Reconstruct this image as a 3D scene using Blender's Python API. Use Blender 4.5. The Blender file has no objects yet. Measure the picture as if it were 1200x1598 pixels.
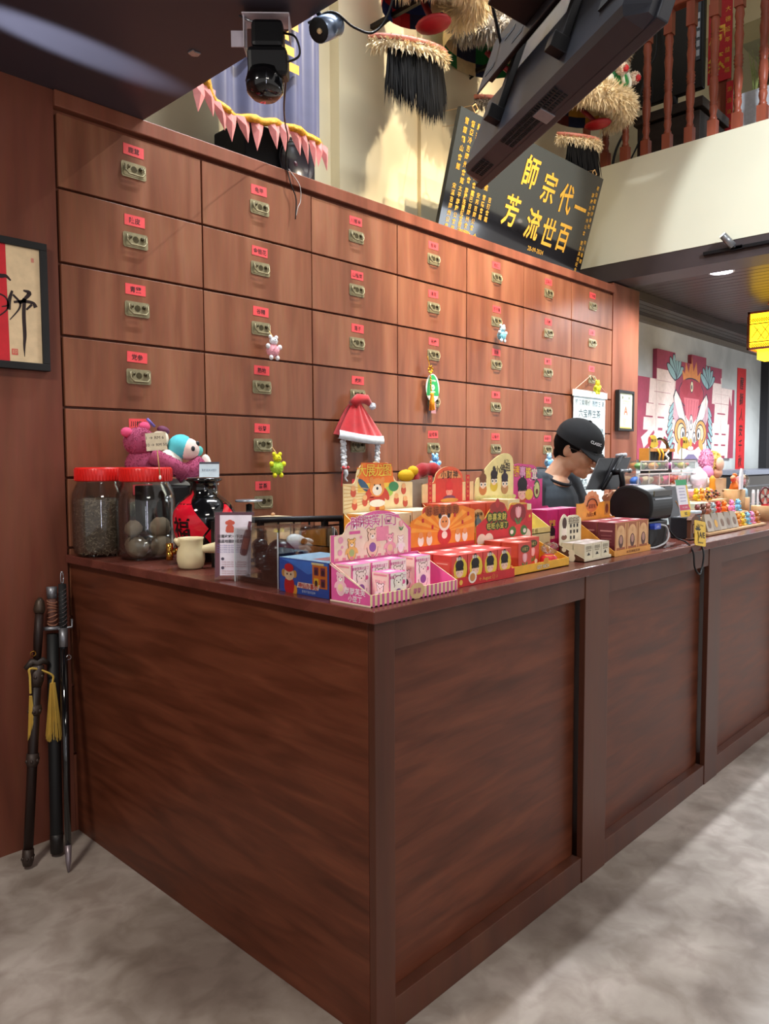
import bpy, bmesh, math, random
from math import sin, cos, pi, radians, sqrt, atan2
from mathutils import Vector, Matrix, Euler
S = bpy.context.scene
COL = S.collection
rnd = random.Random(7)

# ------------------------------------------------------------ camera, world, lights, exposure
cam = bpy.data.cameras.new('camera'); camo = bpy.data.objects.new('camera', cam); COL.objects.link(camo)
cam.sensor_fit = 'VERTICAL'; cam.sensor_height = 24; cam.lens = 24 * 1187.68 / 1598; cam.clip_start = .02
_yaw, _pit, _rol = -0.81067, 0.065983, -0.004069
camo.location = (0, 0, 1.5)
camo.rotation_mode = 'XYZ'
camo.matrix_world = Matrix.Translation((0, 0, 1.5)) @ Matrix.Rotation(_yaw, 4, 'Z') @ Matrix.Rotation(pi / 2 - _pit, 4, 'X') @ Matrix.Rotation(_rol, 4, 'Z')
S.camera = camo
W = bpy.data.worlds.new('world'); S.world = W; W.use_nodes = True
W.node_tree.nodes['Background'].inputs[0].default_value = (1.0, .95, .92, 1)
W.node_tree.nodes['Background'].inputs[1].default_value = .58
S.view_settings.view_transform = 'Standard'; S.view_settings.look = 'None'; S.view_settings.gamma = 1
S.view_settings.exposure = 0.0
S.view_settings.use_curve_mapping = False

def area(name, loc, target, size, energy, color, size_y=None, spread=180):
    l = bpy.data.lights.new(name, 'AREA'); l.energy = energy; l.color = color; l.size = size
    if size_y: l.shape = 'RECTANGLE'; l.size_y = size_y
    l.spread = radians(spread)
    o = bpy.data.objects.new(name, l); COL.objects.link(o); o.location = loc
    o.rotation_euler = (Vector(target) - Vector(loc)).to_track_quat('-Z', 'Y').to_euler(); return o
def spot(name, loc, target, energy, color, angle, blend=.4, r=.03):
    l = bpy.data.lights.new(name, 'SPOT'); l.energy = energy; l.color = color; l.spot_size = radians(angle); l.spot_blend = blend
    l.shadow_soft_size = r
    o = bpy.data.objects.new(name, l); COL.objects.link(o); o.location = loc
    o.rotation_euler = (Vector(target) - Vector(loc)).to_track_quat('-Z', 'Y').to_euler(); return o
COOL = (.86, .93, 1.0); WARM = (1.0, .80, .56); NEUT = (1.0, .93, .84)
area('lamp_over_counter', (3.0, 1.88, 5.7), (3.0, 1.88, 0), 2.4, 120, COOL, .12, 105)
area('side_wall_fill', (9.6, -2.6, 2.1), (9.0, 3.5, 1.7), 2.2, 60, COOL, 1.6)  # added unseen area light that brightens the concrete wall
area('overhead_fill', (2.6, -1.2, 5.6), (2.6, -.9, 0), 1.6, 70, NEUT, .6)  # added out-of-view fill, lifts the general brightness from the front
spot('spotlight_cabinet', (3.6, .9, 5.5), (4.5, 3.0, 1.9), 1500, WARM, 49, .8, .04)
spot('spotlight_plaque', (3.9, .3, 5.2), (4.4, 3.2, 3.7), 240, WARM, 60, .6, .03)
spot('spotlight_wall', (4.5, .9, 5.7), (3.5, 3.45, 3.6), 520, (1.0, .86, .66), 62, .6, .03)
spot('spotlight_fascia', (3.4, -1.0, 4.5), (5.9, .3, 3.55), 900, COOL, 55, .10, .03)
area('left_floor_light', (-.15, 1.85, 2.9), (.2, 1.7, 0), .3, 40, NEUT, .3)
area('left_floor_light', (.2, -.9, 2.9), (.4, .2, 0), .9, 36, NEUT, .5)  # extra fill added to brighten the floor on the left
area('shopfront_light_strip', (-.9, -2.2, 1.45), (1.5, 2.6, 1.3), .16, 13, (.80, .82, 1.0), 1.7)
spot('spotlight_soffit_streak', (-.6, 2.60, 2.5), (1.2, 2.645, 2.93), 2500, COOL, 6.4, .8, .02)

# ------------------------------------------------------------ materials
MAT = {}
def lin(h):
    h = h.lstrip('#'); r = []
    for i in (0, 2, 4):
        c = int(h[i:i + 2], 16) / 255
        r.append(c / 12.92 if c <= .04045 else ((c + .055) / 1.055) ** 2.4)
    return tuple(r)
def base(key, rough=.6, metal=0, spec=.5):
    m = bpy.data.materials.new(key); m.use_nodes = True; MAT[key] = m
    nt = m.node_tree; b = nt.nodes['Principled BSDF']
    b.inputs['Roughness'].default_value = rough; b.inputs['Metallic'].default_value = metal
    b.inputs['Specular IOR Level'].default_value = spec
    return m, nt, b
def noise_mix(nt, b, c1, c2, scale=8, detail=4, stretch=(1, 1, 1), lo=.35, hi=.65, distort=0., rand=True, rot=(0, 0, 0)):
    N = nt.nodes; L = nt.links
    tc = N.new('ShaderNodeTexCoord'); mp = N.new('ShaderNodeMapping'); mp.inputs['Scale'].default_value = stretch
    mp.inputs['Rotation'].default_value = rot
    L.new(tc.outputs['Object'], mp.inputs['Vector'])
    if rand:
        oi = N.new('ShaderNodeObjectInfo'); mu = N.new('ShaderNodeMath'); mu.operation = 'MULTIPLY'; mu.inputs[1].default_value = 37.
        L.new(oi.outputs['Random'], mu.inputs[0]); L.new(mu.outputs[0], mp.inputs['Location'])
    n = N.new('ShaderNodeTexNoise'); n.inputs['Scale'].default_value = scale; n.inputs['Detail'].default_value = detail
    n.inputs['Distortion'].default_value = distort
    L.new(mp.outputs[0], n.inputs['Vector'])
    r = N.new('ShaderNodeValToRGB'); r.color_ramp.elements[0].position = lo; r.color_ramp.elements[1].position = hi
    r.color_ramp.elements[0].color = (*c1, 1); r.color_ramp.elements[1].color = (*c2, 1)
    L.new(n.outputs['Fac'], r.inputs[0]); L.new(r.outputs[0], b.inputs['Base Color'])
    return n, r, mp
def flat(key, hexc, rough=.6, metal=0, var=.06, scale=30, **k):
    m, nt, b = base(key, rough, metal, k.get('spec', .5)); c = lin(hexc)
    noise_mix(nt, b, tuple(x * (1 - var) for x in c), tuple(min(1, x * (1 + var)) for x in c), scale, 2, rand=False)
    if k.get('coat'): b.inputs['Coat Weight'].default_value = k['coat']; b.inputs['Coat Roughness'].default_value = .05
    if k.get('trans'): b.inputs['Transmission Weight'].default_value = k['trans']; b.inputs['IOR'].default_value = k.get('ior', 1.45)
    if k.get('sheen'): b.inputs['Sheen Weight'].default_value = k['sheen']
    if k.get('sss'): b.inputs['Subsurface Weight'].default_value = k['sss']; b.inputs['Subsurface Radius'].default_value = (.01, .004, .002)
    if k.get('emit'):
        b.inputs['Emission Color'].default_value = (*lin(k.get('ecol', hexc)), 1); b.inputs['Emission Strength'].default_value = k['emit']
    if k.get('bump'):
        n = nt.nodes.new('ShaderNodeTexNoise'); n.inputs['Scale'].default_value = k.get('bscale', 120)
        bp = nt.nodes.new('ShaderNodeBump'); bp.inputs['Strength'].default_value = k['bump']; bp.inputs['Distance'].default_value = .01
        nt.links.new(n.outputs['Fac'], bp.inputs['Height']); nt.links.new(bp.outputs[0], b.inputs['Normal'])
    return m
def M_(key):
    if key in MAT: return MAT[key]
    if key[0] == '#':
        p = key.split(':')
        return flat(key, p[0], float(p[1]) if len(p) > 1 else .55, float(p[2]) if len(p) > 2 else 0)
    raise KeyError(key)
def wood(key, dark, mid, lite, stretch, scale, rough=.38, distort=.6, rot=(0, 0, 0), coat=0., contrast=(.3, .72)):
    m, nt, b = base(key, rough, 0, .3)
    N = nt.nodes; L = nt.links
    n, r, mp = noise_mix(nt, b, lin(dark), lin(lite), scale, 7, stretch, contrast[0], contrast[1], distort, True, rot)
    e = r.color_ramp.elements.new(.5); e.color = (*lin(mid), 1)
    n2 = N.new('ShaderNodeTexNoise'); n2.inputs['Scale'].default_value = scale * 9; n2.inputs['Detail'].default_value = 3
    L.new(mp.outputs[0], n2.inputs['Vector'])
    mx = N.new('ShaderNodeMix'); mx.data_type = 'RGBA'; mx.blend_type = 'MULTIPLY'; mx.inputs[0].default_value = .35
    L.new(r.outputs[0], mx.inputs[6]); L.new(n2.outputs['Color'], mx.inputs[7])
    hs = N.new('ShaderNodeHueSaturation'); hs.inputs['Saturation'].default_value = 1.; hs.inputs['Value'].default_value = 1.25
    L.new(mx.outputs[2], hs.inputs['Color'])
    mb = N.new('ShaderNodeMix'); mb.data_type = 'RGBA'; mb.inputs[0].default_value = .55
    L.new(r.outputs[0], mb.inputs[6]); L.new(hs.outputs[0], mb.inputs[7]); L.new(mb.outputs[2], b.inputs['Base Color'])
    mr = N.new('ShaderNodeMapRange'); mr.inputs[3].default_value = rough - .07; mr.inputs[4].default_value = rough + .1
    L.new(n.outputs['Fac'], mr.inputs[0]); L.new(mr.outputs[0], b.inputs['Roughness'])
    if coat: b.inputs['Coat Weight'].default_value = coat; b.inputs['Coat Roughness'].default_value = .2
    return m
wood('wood_drawer', '#6a3d2b', '#7f4e38', '#916047', (1, 1, .12), 9, .36, .4)
wood('wood_cabinet', '#663828', '#7c4735', '#8b5541', (1, 1, .12), 7, .36, .4)
wood('wood_wall', '#592e23', '#6d3c2d', '#7b4938', (1, 1, .15), 6, .42, .5)
wood('wood_counter', '#4a2415', '#5c2f1e', '#6d3b27', (.13, .13, 1.), 22, .38, .6, (.10, .16, 0))
wood('wood_counter_trim', '#47271c', '#553023', '#5f3828', (1, 1, .15), 7, .36, .3)
wood('wood_countertop', '#4d271f', '#62332a', '#744034', (.25, .6, 1), 8, .26, .6)
wood('wood_baluster', '#743828', '#8a4734', '#9b543f', (1, 1, .15), 9, .34, .3)
wood('wood_pale', '#c39a6c', '#d3ac80', '#dfbd94', (.2, 1, 1), 12, .5, .3)
wood('wood_plank', '#2b2423', '#352c2a', '#3e3431', (1, .1, 1), 10, .32, .3)
wood('wood_sword', '#150c0a', '#20130f', '#2c1b16', (1, 1, .2), 20, .45, .3)
wood('wood_shelf_dark', '#241c19', '#332823', '#42352e', (.2, .2, 1), 10, .5, .3)
flat('paint_cream', '#e6d8b4', .75, var=.03, scale=3)
flat('paint_white', '#d3d0b9', .7, var=.02, scale=2)
flat('black_ceiling', '#3b3a45', .34, var=.05, scale=3)
flat('black_plastic', '#0e0e11', .42, spec=.35); flat('black_gloss', '#0b0b0d', .08, coat=.6); flat('black_matte', '#121214', .75)
flat('black_metal', '#1d1d20', .4, .6); flat('dark_beam', '#3a3132', .42, var=.1, scale=5)
flat('tv_grey', '#292b34', .42, var=.05); flat('gold', '#d8a22e', .32, .75, var=.15, scale=60)
flat('gold_paint', '#e8b040', .35, .35, var=.12, scale=60)
flat('brass_old', '#8f8668', .45, .45, var=.12, scale=60, bump=.1, bscale=200); flat('brass_dark', '#48402a', .45, .6, var=.2, scale=60)
flat('brass', '#b98b3c', .2, .95); flat('steel', '#b9bbc0', .25, .95); flat('steel_dull', '#8a8c92', .42, .8)
flat('white_metal', '#d9d2dc', .4, .1); flat('silver_tube', '#8fa0bb', .3, .8)
flat('label_red', '#e2474c', .6, var=.05); flat('ink', '#241012', .7)
flat('red_lid', '#d8201c', .35, var=.05); flat('paper', '#ece8e0', .6)
flat('fur_cream', '#f0dfba', .9, var=.12, scale=20, sheen=.3); flat('fur_grey', '#a39b90', .9, var=.15, scale=20)
flat('hair_black', '#0b0a0b', .8, var=.2, spec=.15)
flat('ceramic_cream', '#d9caa0', .45, var=.08, scale=14); flat('skin', '#d3a283', .5, var=.04, scale=18, sss=.12)
flat('cloth_shirt', '#333b43', .85, var=.06, scale=60, bump=.15, bscale=300); flat('cloth_black', '#0e0f12', .9, bump=.2, bscale=400)
flat('satin_blue', '#4b4d6e', .42, var=.06, scale=12, sheen=.2); flat('satin_pink', '#e58f8b', .5, var=.06)
flat('satin_gold', '#d99a1f', .35, .3, var=.25, scale=90, bump=.4, bscale=90)
flat('felt_red', '#b6121f', .8, var=.1, scale=30, sheen=.4, bump=.25, bscale=200); flat('felt_white', '#dfe6ef', .9, bump=.4, bscale=150)
def glassy(key, col=(1, 1, 1), rough=.02, alpha=.16):
    m = bpy.data.materials.new(key); m.use_nodes = True; MAT[key] = m; nt = m.node_tree; N = nt.nodes; L = nt.links
    for n in list(N): N.remove(n)
    out = N.new('ShaderNodeOutputMaterial'); g = N.new('ShaderNodeBsdfGlossy'); g.inputs['Roughness'].default_value = rough
    t = N.new('ShaderNodeBsdfTransparent'); t.inputs[0].default_value = (*col, 1)
    f = N.new('ShaderNodeLayerWeight'); f.inputs[0].default_value = .35
    mr = N.new('ShaderNodeMapRange'); mr.inputs[3].default_value = alpha * .4; mr.inputs[4].default_value = .5
    mx = N.new('ShaderNodeMixShader'); L.new(f.outputs['Fresnel'], mr.inputs[0]); L.new(mr.outputs[0], mx.inputs[0])
    L.new(t.outputs[0], mx.inputs[1]); L.new(g.outputs[0], mx.inputs[2]); L.new(mx.outputs[0], out.inputs[0])
glassy('clear_plastic', (.95, .965, .96), .02, .05); glassy('clear_acrylic', (.96, .975, .975), .02, .05); glassy('cellophane', (.96, .97, .98), .12, .3)
def floor_mat():
    m, nt, b = base('floor_concrete', .42); N = nt.nodes; L = nt.links
    n, r, mp = noise_mix(nt, b, lin('#80736a'), lin('#bcb0a7'), 1.9, 10, (1, 1, 1), .34, .66, .25, False)
    e = r.color_ramp.elements.new(.5); e.color = (*lin('#a0958b'), 1)
    n2 = N.new('ShaderNodeTexNoise'); n2.inputs['Scale'].default_value = 9; n2.inputs['Detail'].default_value = 9; n2.inputs['Distortion'].default_value = .5
    L.new(mp.outputs[0], n2.inputs['Vector'])
    r2 = N.new('ShaderNodeValToRGB'); r2.color_ramp.elements[0].position = .36; r2.color_ramp.elements[1].position = .6
    r2.color_ramp.elements[0].color = (.62, .58, .55, 1); r2.color_ramp.elements[1].color = (1, 1, 1, 1)
    L.new(n2.outputs['Fac'], r2.inputs[0])
    mx = N.new('ShaderNodeMix'); mx.data_type = 'RGBA'; mx.blend_type = 'MULTIPLY'; mx.inputs[0].default_value = .75
    L.new(r.outputs[0], mx.inputs[6]); L.new(r2.outputs[0], mx.inputs[7]); L.new(mx.outputs[2], b.inputs['Base Color'])
floor_mat()
def conc():
    m, nt, b = base('wall_concrete', .7)
    n, r, mp = noise_mix(nt, b, lin('#a9aba8'), lin('#c9cbc7'), 1.6, 9, (1, 1, 1), .35, .65, .5, False)
conc()

# ------------------------------------------------------------ mesh builder
_txt = {}
def glyphs(body, bold=0., shear=0., space=1., line=1.):
    k = (body, bold, shear, space, line)
    if k not in _txt:
        c = bpy.data.curves.new('t', 'FONT'); c.body = body; c.size = 1; c.offset = bold; c.shear = shear
        c.space_character = space; c.space_line = line; c.align_x = 'CENTER'; c.align_y = 'CENTER'; c.resolution_u = 2
        o = bpy.data.objects.new('t', c); COL.objects.link(o)
        dg = bpy.context.evaluated_depsgraph_get(); dg.update()
        me = bpy.data.meshes.new_from_object(o.evaluated_get(dg))
        vs = [(v.co.x, v.co.y) for v in me.vertices]; fs = [tuple(p.vertices) for p in me.polygons]
        if vs:   # centre on the ink
            cx = (min(v[0] for v in vs) + max(v[0] for v in vs)) / 2; cy = (min(v[1] for v in vs) + max(v[1] for v in vs)) / 2
            vs = [(x - cx, y - cy) for x, y in vs]
        _txt[k] = (vs, fs)
        bpy.data.objects.remove(o); bpy.data.curves.remove(c); bpy.data.meshes.remove(me)
    return _txt[k]
def frame(o, x, y):
    """plane at o with axes x, y (normal x cross y)"""
    x = Vector(x).normalized(); y = Vector(y); y = (y - x * y.dot(x)).normalized(); z = x.cross(y)
    return Matrix(((x.x, y.x, z.x, o[0]), (x.y, y.y, z.y, o[1]), (x.z, y.z, z.z, o[2]), (0, 0, 0, 1)))
FRONT = lambda x, y, z: frame((x, y, z), (1, 0, 0), (0, 0, 1))          # faces -y
ENDF = lambda x, y, z: frame((x, y, z), (0, -1, 0), (0, 0, 1))          # faces -x
TOP = lambda x, y, z: frame((x, y, z), (1, 0, 0), (0, 1, 0))
class MB:
    def __init__(s, mat=None): s.v = []; s.f = []; s.k = []; s.sm = []; s.ly = 0; s.mat = mat; s.M = Matrix.Identity(4); s.smooth = False
    def add(s, vs, fs, mat=None, smooth=None):
        n = len(s.v); s.v += [tuple(s.M @ Vector(v)) for v in vs]
        for f in fs: s.f.append(tuple(i + n for i in f)); s.k.append(mat or s.mat); s.sm.append(s.smooth if smooth is None else smooth)
        return s
    def box(s, a, b, mat=None):
        (x0, y0, z0), (x1, y1, z1) = a, b
        return s.add([(x0, y0, z0), (x1, y0, z0), (x1, y1, z0), (x0, y1, z0), (x0, y0, z1), (x1, y0, z1), (x1, y1, z1), (x0, y1, z1)],
                     [(0, 3, 2, 1), (4, 5, 6, 7), (0, 1, 5, 4), (1, 2, 6, 5), (2, 3, 7, 6), (3, 0, 4, 7)], mat, False)
    def tbox(s, M, size, mat=None):
        """box centred in frame M"""
        o = s.M; s.M = o @ M; a, b, c = size[0] / 2, size[1] / 2, size[2] / 2; s.box((-a, -b, -c), (a, b, c), mat); s.M = o; return s
    def tube(s, pts, r, n=8, mat=None, caps=True):
        pts = [Vector(p) for p in pts]; r = r if isinstance(r, (list, tuple)) else [r] * len(pts)
        vs = []; fs = []; up = None
        for i, p in enumerate(pts):
            t = (pts[min(i + 1, len(pts) - 1)] - pts[max(i - 1, 0)]).normalized()
            if up is None: up = t.orthogonal().normalized()
            up = (up - t * up.dot(t)); up = up.normalized() if up.length > 1e-6 else t.orthogonal().normalized()
            w = t.cross(up)
            for j in range(n):
                a = 2 * pi * j / n; vs.append(p + (up * cos(a) + w * sin(a)) * r[i])
        for i in range(len(pts) - 1):
            for j in range(n):
                k = (j + 1) % n; fs.append((i * n + j, i * n + k, (i + 1) * n + k, (i + 1) * n + j))
        if caps: fs.append(tuple(range(n - 1, -1, -1))); fs.append(tuple(range((len(pts) - 1) * n, len(pts) * n)))
        return s.add(vs, fs, mat, True if n > 5 else False)
    def lathe(s, prof, c=(0, 0, 0), n=24, mat=None, M=None):
        o = s.M
        if M is not None: s.M = o @ M
        vs = []; fs = []
        for r, z in prof:
            for j in range(n): a = 2 * pi * j / n; vs.append((c[0] + r * cos(a), c[1] + r * sin(a), c[2] + z))
        m = len(prof)
        for i in range(m - 1):
            for j in range(n):
                k = (j + 1) % n; fs.append((i * n + j, i * n + k, (i + 1) * n + k, (i + 1) * n + j))
        if prof[0][0] > 1e-5: fs.append(tuple(range(n - 1, -1, -1)))
        if prof[-1][0] > 1e-5: fs.append(tuple(range((m - 1) * n, m * n)))
        s.add(vs, fs, mat, True); s.M = o; return s
    def ell(s, c, r, n=12, mat=None, rot=None):
        r = r if isinstance(r, (list, tuple)) else (r, r, r); R = rot or Matrix.Identity(3); m = max(4, n // 2 + 1)
        vs = []; fs = []
        for i in range(m + 1):
            th = pi * i / m
            for j in range(n):
                a = 2 * pi * j / n; vs.append(Vector(c) + R @ Vector((r[0] * sin(th) * cos(a), r[1] * sin(th) * sin(a), -r[2] * cos(th))))
        for i in range(m):
            for j in range(n): k = (j + 1) % n; fs.append((i * n + j, i * n + k, (i + 1) * n + k, (i + 1) * n + j))
        return s.add(vs, fs, mat, True)
    def prism(s, out, M, d, mat=None, side=None):
        """outline (x, y) in frame M, front face at +d along the normal"""
        o = s.M; s.M = o @ M; n = len(out)
        ar = sum(out[i][0] * out[(i + 1) % n][1] - out[(i + 1) % n][0] * out[i][1] for i in range(n))
        if ar < 0: out = out[::-1]
        vs = [(x, y, d) for x, y in out] + [(x, y, 0) for x, y in out]
        s.add(vs, [tuple(range(n))], mat, False)
        s.add(vs, [tuple(range(2 * n - 1, n - 1, -1))] + [(i, i + n, (i + 1) % n + n, (i + 1) % n) for i in range(n)], side or mat, False)
        s.M = o; return s
    def flatp(s, out, M, z, mat=None):
        o = s.M; s.M = o @ M; n = len(out)
        ar = sum(out[i][0] * out[(i + 1) % n][1] - out[(i + 1) % n][0] * out[i][1] for i in range(n))
        if ar < 0: out = out[::-1]
        s.ly += 1; z += s.ly * 1e-5
        s.add([(x, y, z) for x, y in out], [tuple(range(n))], mat, False); s.M = o; return s
    def disc(s, M, x, y, rx, ry=None, z=.0006, mat=None, n=14, a0=0.):
        ry = ry or rx; ca, sa = cos(a0), sin(a0)
        return s.flatp([(x + rx * cos(2 * pi * i / n) * ca - ry * sin(2 * pi * i / n) * sa, y + rx * cos(2 * pi * i / n) * sa + ry * sin(2 * pi * i / n) * ca) for i in range(n)], M, z, mat)
    def rect(s, M, x, y, w, h, z=.0006, mat=None): return s.flatp([(x - w / 2, y - h / 2), (x + w / 2, y - h / 2), (x + w / 2, y + h / 2), (x - w / 2, y + h / 2)], M, z, mat)
    def text(s, body, M, size, z=.0008, mat='ink', bold=0., shear=0., x=0., y=0., d=0., space=1., line=1., sx=1., a0=0.):
        if any(ord(q) > 0x2e80 for q in body): bold = min(bold, .022 if size > .03 else .012)
        vs, fs = glyphs(body, bold, shear, space, line); o = s.M; s.M = o @ M; ca, sa = cos(a0), sin(a0)
        pts = [(x + (p[0] * sx * ca - p[1] * sa) * size, y + (p[0] * sx * sa + p[1] * ca) * size) for p in vs]
        s.ly += 1; z += s.ly * 1e-5
        s.add([(a, b, z + d) for a, b in pts], fs, mat, False)
        s.M = o; return s
    def vtext(s, body, M, size, x, y, step, **k):
        for i, ch in enumerate(body): s.text(ch, M, size, x=x, y=y - i * step, **k)
        return s
    def spikes(s, pts, length, w, mat=None, jit=.5, droop=0.):
        """fur: thin triangles from (point, normal) pairs"""
        vs = []; fs = []
        for p, n in pts:
            p = Vector(p); n = Vector(n).normalized()
            dv = (n + Vector((rnd.uniform(-1, 1), rnd.uniform(-1, 1), rnd.uniform(-1, 1))) * jit + Vector((0, 0, -droop))).normalized()
            t = dv.cross(Vector((rnd.uniform(-1, 1), rnd.uniform(-1, 1), rnd.uniform(-1, 1)))).normalized() * w
            l = length * rnd.uniform(.6, 1.15); k = len(vs)
            mid = p + dv * l * .55 + t * rnd.uniform(-.6, .6)
            vs += [p - t, p + t, mid + t * .7, mid - t * .7, p + dv * l + Vector((0, 0, -droop * l * .4))]; fs += [(k, k + 1, k + 2, k + 3), (k + 3, k + 2, k + 4)]
        return s.add(vs, fs, mat, False)
ORG = {}
def build(name, mb, root=None, kind=None, bevel=0., org=None):
    me = bpy.data.meshes.new(name)
    og = Vector(org) if org else (ORG[root] if root else Vector((0, 0, 0)))
    me.from_pydata([(v[0] - og.x, v[1] - og.y, v[2] - og.z) for v in mb.v], [], mb.f)
    ks = []
    for k in mb.k:
        if k not in ks: ks.append(k)
    for k in ks: me.materials.append(M_(k))
    me.polygons.foreach_set('material_index', [ks.index(k) for k in mb.k]); me.polygons.foreach_set('use_smooth', mb.sm); me.update()
    o = bpy.data.objects.new(name, me); COL.objects.link(o)
    if root: o.parent = root; ORG[o] = og; 
    else: o.location = og; ORG[o] = og
    if root and org: o.location = og - ORG[root]
    if kind: o['kind'] = kind
    if bevel:
        b = o.modifiers.new('edge', 'BEVEL'); b.width = bevel; b.segments = 2; b.limit_method = 'ANGLE'; b.angle_limit = radians(50)
    return o
def tag(o, label, cat, group=None):
    o['label'] = label; o['category'] = cat
    if group: o['group'] = group
    return o
def thing(name, label, cat, loc, group=None):
    o = bpy.data.objects.new(name, None); o.empty_display_size = .05; COL.objects.link(o); o.location = loc; ORG[o] = Vector(loc)
    return tag(o, label, cat, group)
def solo(name, mb, label, cat, loc, group=None, bevel=0.):
    return tag(build(name, mb, None, None, bevel, loc), label, cat, group)
def struct(name, mb, root=None, bevel=0.): return build(name, mb, root, 'structure', bevel)
def dup(root, dloc, label=None, group=None, rotz=0.):
    r = root.copy(); COL.objects.link(r); r.location = root.location + Vector(dloc); r.rotation_euler.z += rotz
    if label: r['label'] = label
    if group: r['group'] = group
    for ch in root.children:
        c = ch.copy(); COL.objects.link(c); c.parent = r
        for g in ch.children: d = g.copy(); COL.objects.link(d); d.parent = c
    return r
def arc(cx, cy, rx, ry, a0, a1, n): return [(cx + rx * cos(a0 + (a1 - a0) * i / n), cy + ry * sin(a0 + (a1 - a0) * i / n)) for i in range(n + 1)]
def rrect(w, h, r, n=3):
    o = []
    for sx, sy, a in ((1, 1, 0), (-1, 1, pi / 2), (-1, -1, pi), (1, -1, 3 * pi / 2)):
        o += arc(sx * (w / 2 - r), sy * (h / 2 - r), r, r, a, a + pi / 2, n)
    return o
def spline(pts, n=6):
    """Catmull-Rom through points"""
    P = [Vector(p) for p in pts]; P = [P[0] * 2 - P[1]] + P + [P[-1] * 2 - P[-2]]; out = []
    for i in range(1, len(P) - 2):
        for j in range(n):
            t = j / n; a, b, c, d = P[i - 1:i + 3]
            out.append(.5 * (2 * b + (c - a) * t + (2 * a - 5 * b + 4 * c - d) * t * t + (3 * b - a - 3 * c + d) * t ** 3))
    return out + [P[-2]]
# ------------------------------------------------------------ the setting
struct('floor', MB('floor_concrete').box((-6, -6, -.1), (14, 6, 0)))
struct('wall_left', MB('wood_wall').box((-4, 3.0, 0), (1.316, 3.5, 2.93)))
struct('ceiling', MB('black_ceiling').box((-4, -4, 2.93), (1.69, 3.5, 3.25)))
wb = MB('paint_cream'); wb.box((-1, 3.5, 2.5), (6.3, 3.6, 6.2)); struct('wall_back', wb)
struct('trim_1', MB('paint_cream').box((3.22, 3.42, 2.6), (3.93, 3.5, 6.2)))
struct('trim_2', MB('paint_cream').box((3.93, 3.39, 2.6), (4.55, 3.5, 6.2)))
struct('trim_3', MB('paint_cream').box((5.15, 3.43, 2.6), (5.45, 3.5, 6.2)))
struct('wall_right', MB('wall_concrete').box((6.3, 3.5, 0), (11.15, 3.6, 3.3)))
struct('trim_4', MB('#6f675c:.6').box((6.3, 3.44, 2.90), (11.15, 3.5, 2.97)))
struct('wall_far', MB('#26262a:.7').box((11.15, 3.4, 0), (13.8, 3.5, 3.3)))
struct('balcony_floor', MB('paint_white').box((5.89, -3, 3.11), (11.2, 3.5, 3.80)))
struct('fascia_wall', MB('paint_white').box((5.88, -3, 3.11), (5.96, 3.5, 3.90)))
struct('beam', MB('dark_beam').box((5.885, -3, 2.965), (6.19, 3.5, 3.11)))
cl = struct('ceiling', MB('wood_plank').box((6.19, -3, 3.045), (13.8, 3.5, 3.11)))
for i in range(24):
    x = 6.195 + i * .115
    build('plank', MB('wood_plank').box((x, -1.2, 3.02), (x + .109, 3.12, 3.046)), cl, bevel=.003)
sf = struct('trim_5', MB('wood_plank').box((6.36, 3.12, 2.955), (11.15, 3.5, 3.044)))
for i in range(4): build('slat', MB('wood_plank').box((6.365, 3.13 + i * .078, 2.945), (11.14, 3.20 + i * .078, 2.956)), sf)

# ------------------------------------------------------------ medicine drawer cabinet
X0, PX, YC = 1.3245, .6485, 3.0
rows = [2.853, 2.567, 2.282, 2.001, 1.721, 1.442, 1.162, .882, .6, .32]
cab = thing('drawer_cabinet', 'tall brown wood apothecary cabinet of labelled drawers along the wall behind the counter', 'cabinet', (X0, YC, 0))
c = MB('wood_cabinet'); c.box((1.317, 3.026, .0), (5.885, 3.49, 2.93)); build('carcass', c, cab)
c = MB('wood_cabinet'); c.box((1.317, 2.985, 2.868), (5.885, 3.49, 2.93)); build('top_trim', c, cab, bevel=.004)
c = MB('wood_cabinet'); c.box((5.887, 3.0, 0), (6.36, 3.49, 2.955)); build('side_panel', c, cab, bevel=.003)
c = MB('wood_cabinet'); c.box((1.317, 3.0, 0), (5.885, 3.03, .315)); build('plinth', c, cab)
names = [['鹿茸', '陳皮', '青黛', '党参', '川楝皮', '黄芪', '当归'], ['龟甲', '金银花', '谷精', '熟地', '谷芽', '普茶', '甘草'],
         ['川郁金', '山楂炭', '莲子', '虎刺', '防风', '白芍', '茯苓'], ['郁金', '泽泻', '桔梗', '白术', '益母草', '橘子', '杜仲'],
         ['柏仁', '苏子黄', '沉香', '厚朴', '山楂子', '麦冬', '远志'], ['五味子', '天麻', '秦艽', '知母', '金银子', '柴胡', '桂枝'],
         ['广木香', '山楂', '赤芍', '白芷', '红花', '半夏', '生地']]
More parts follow.
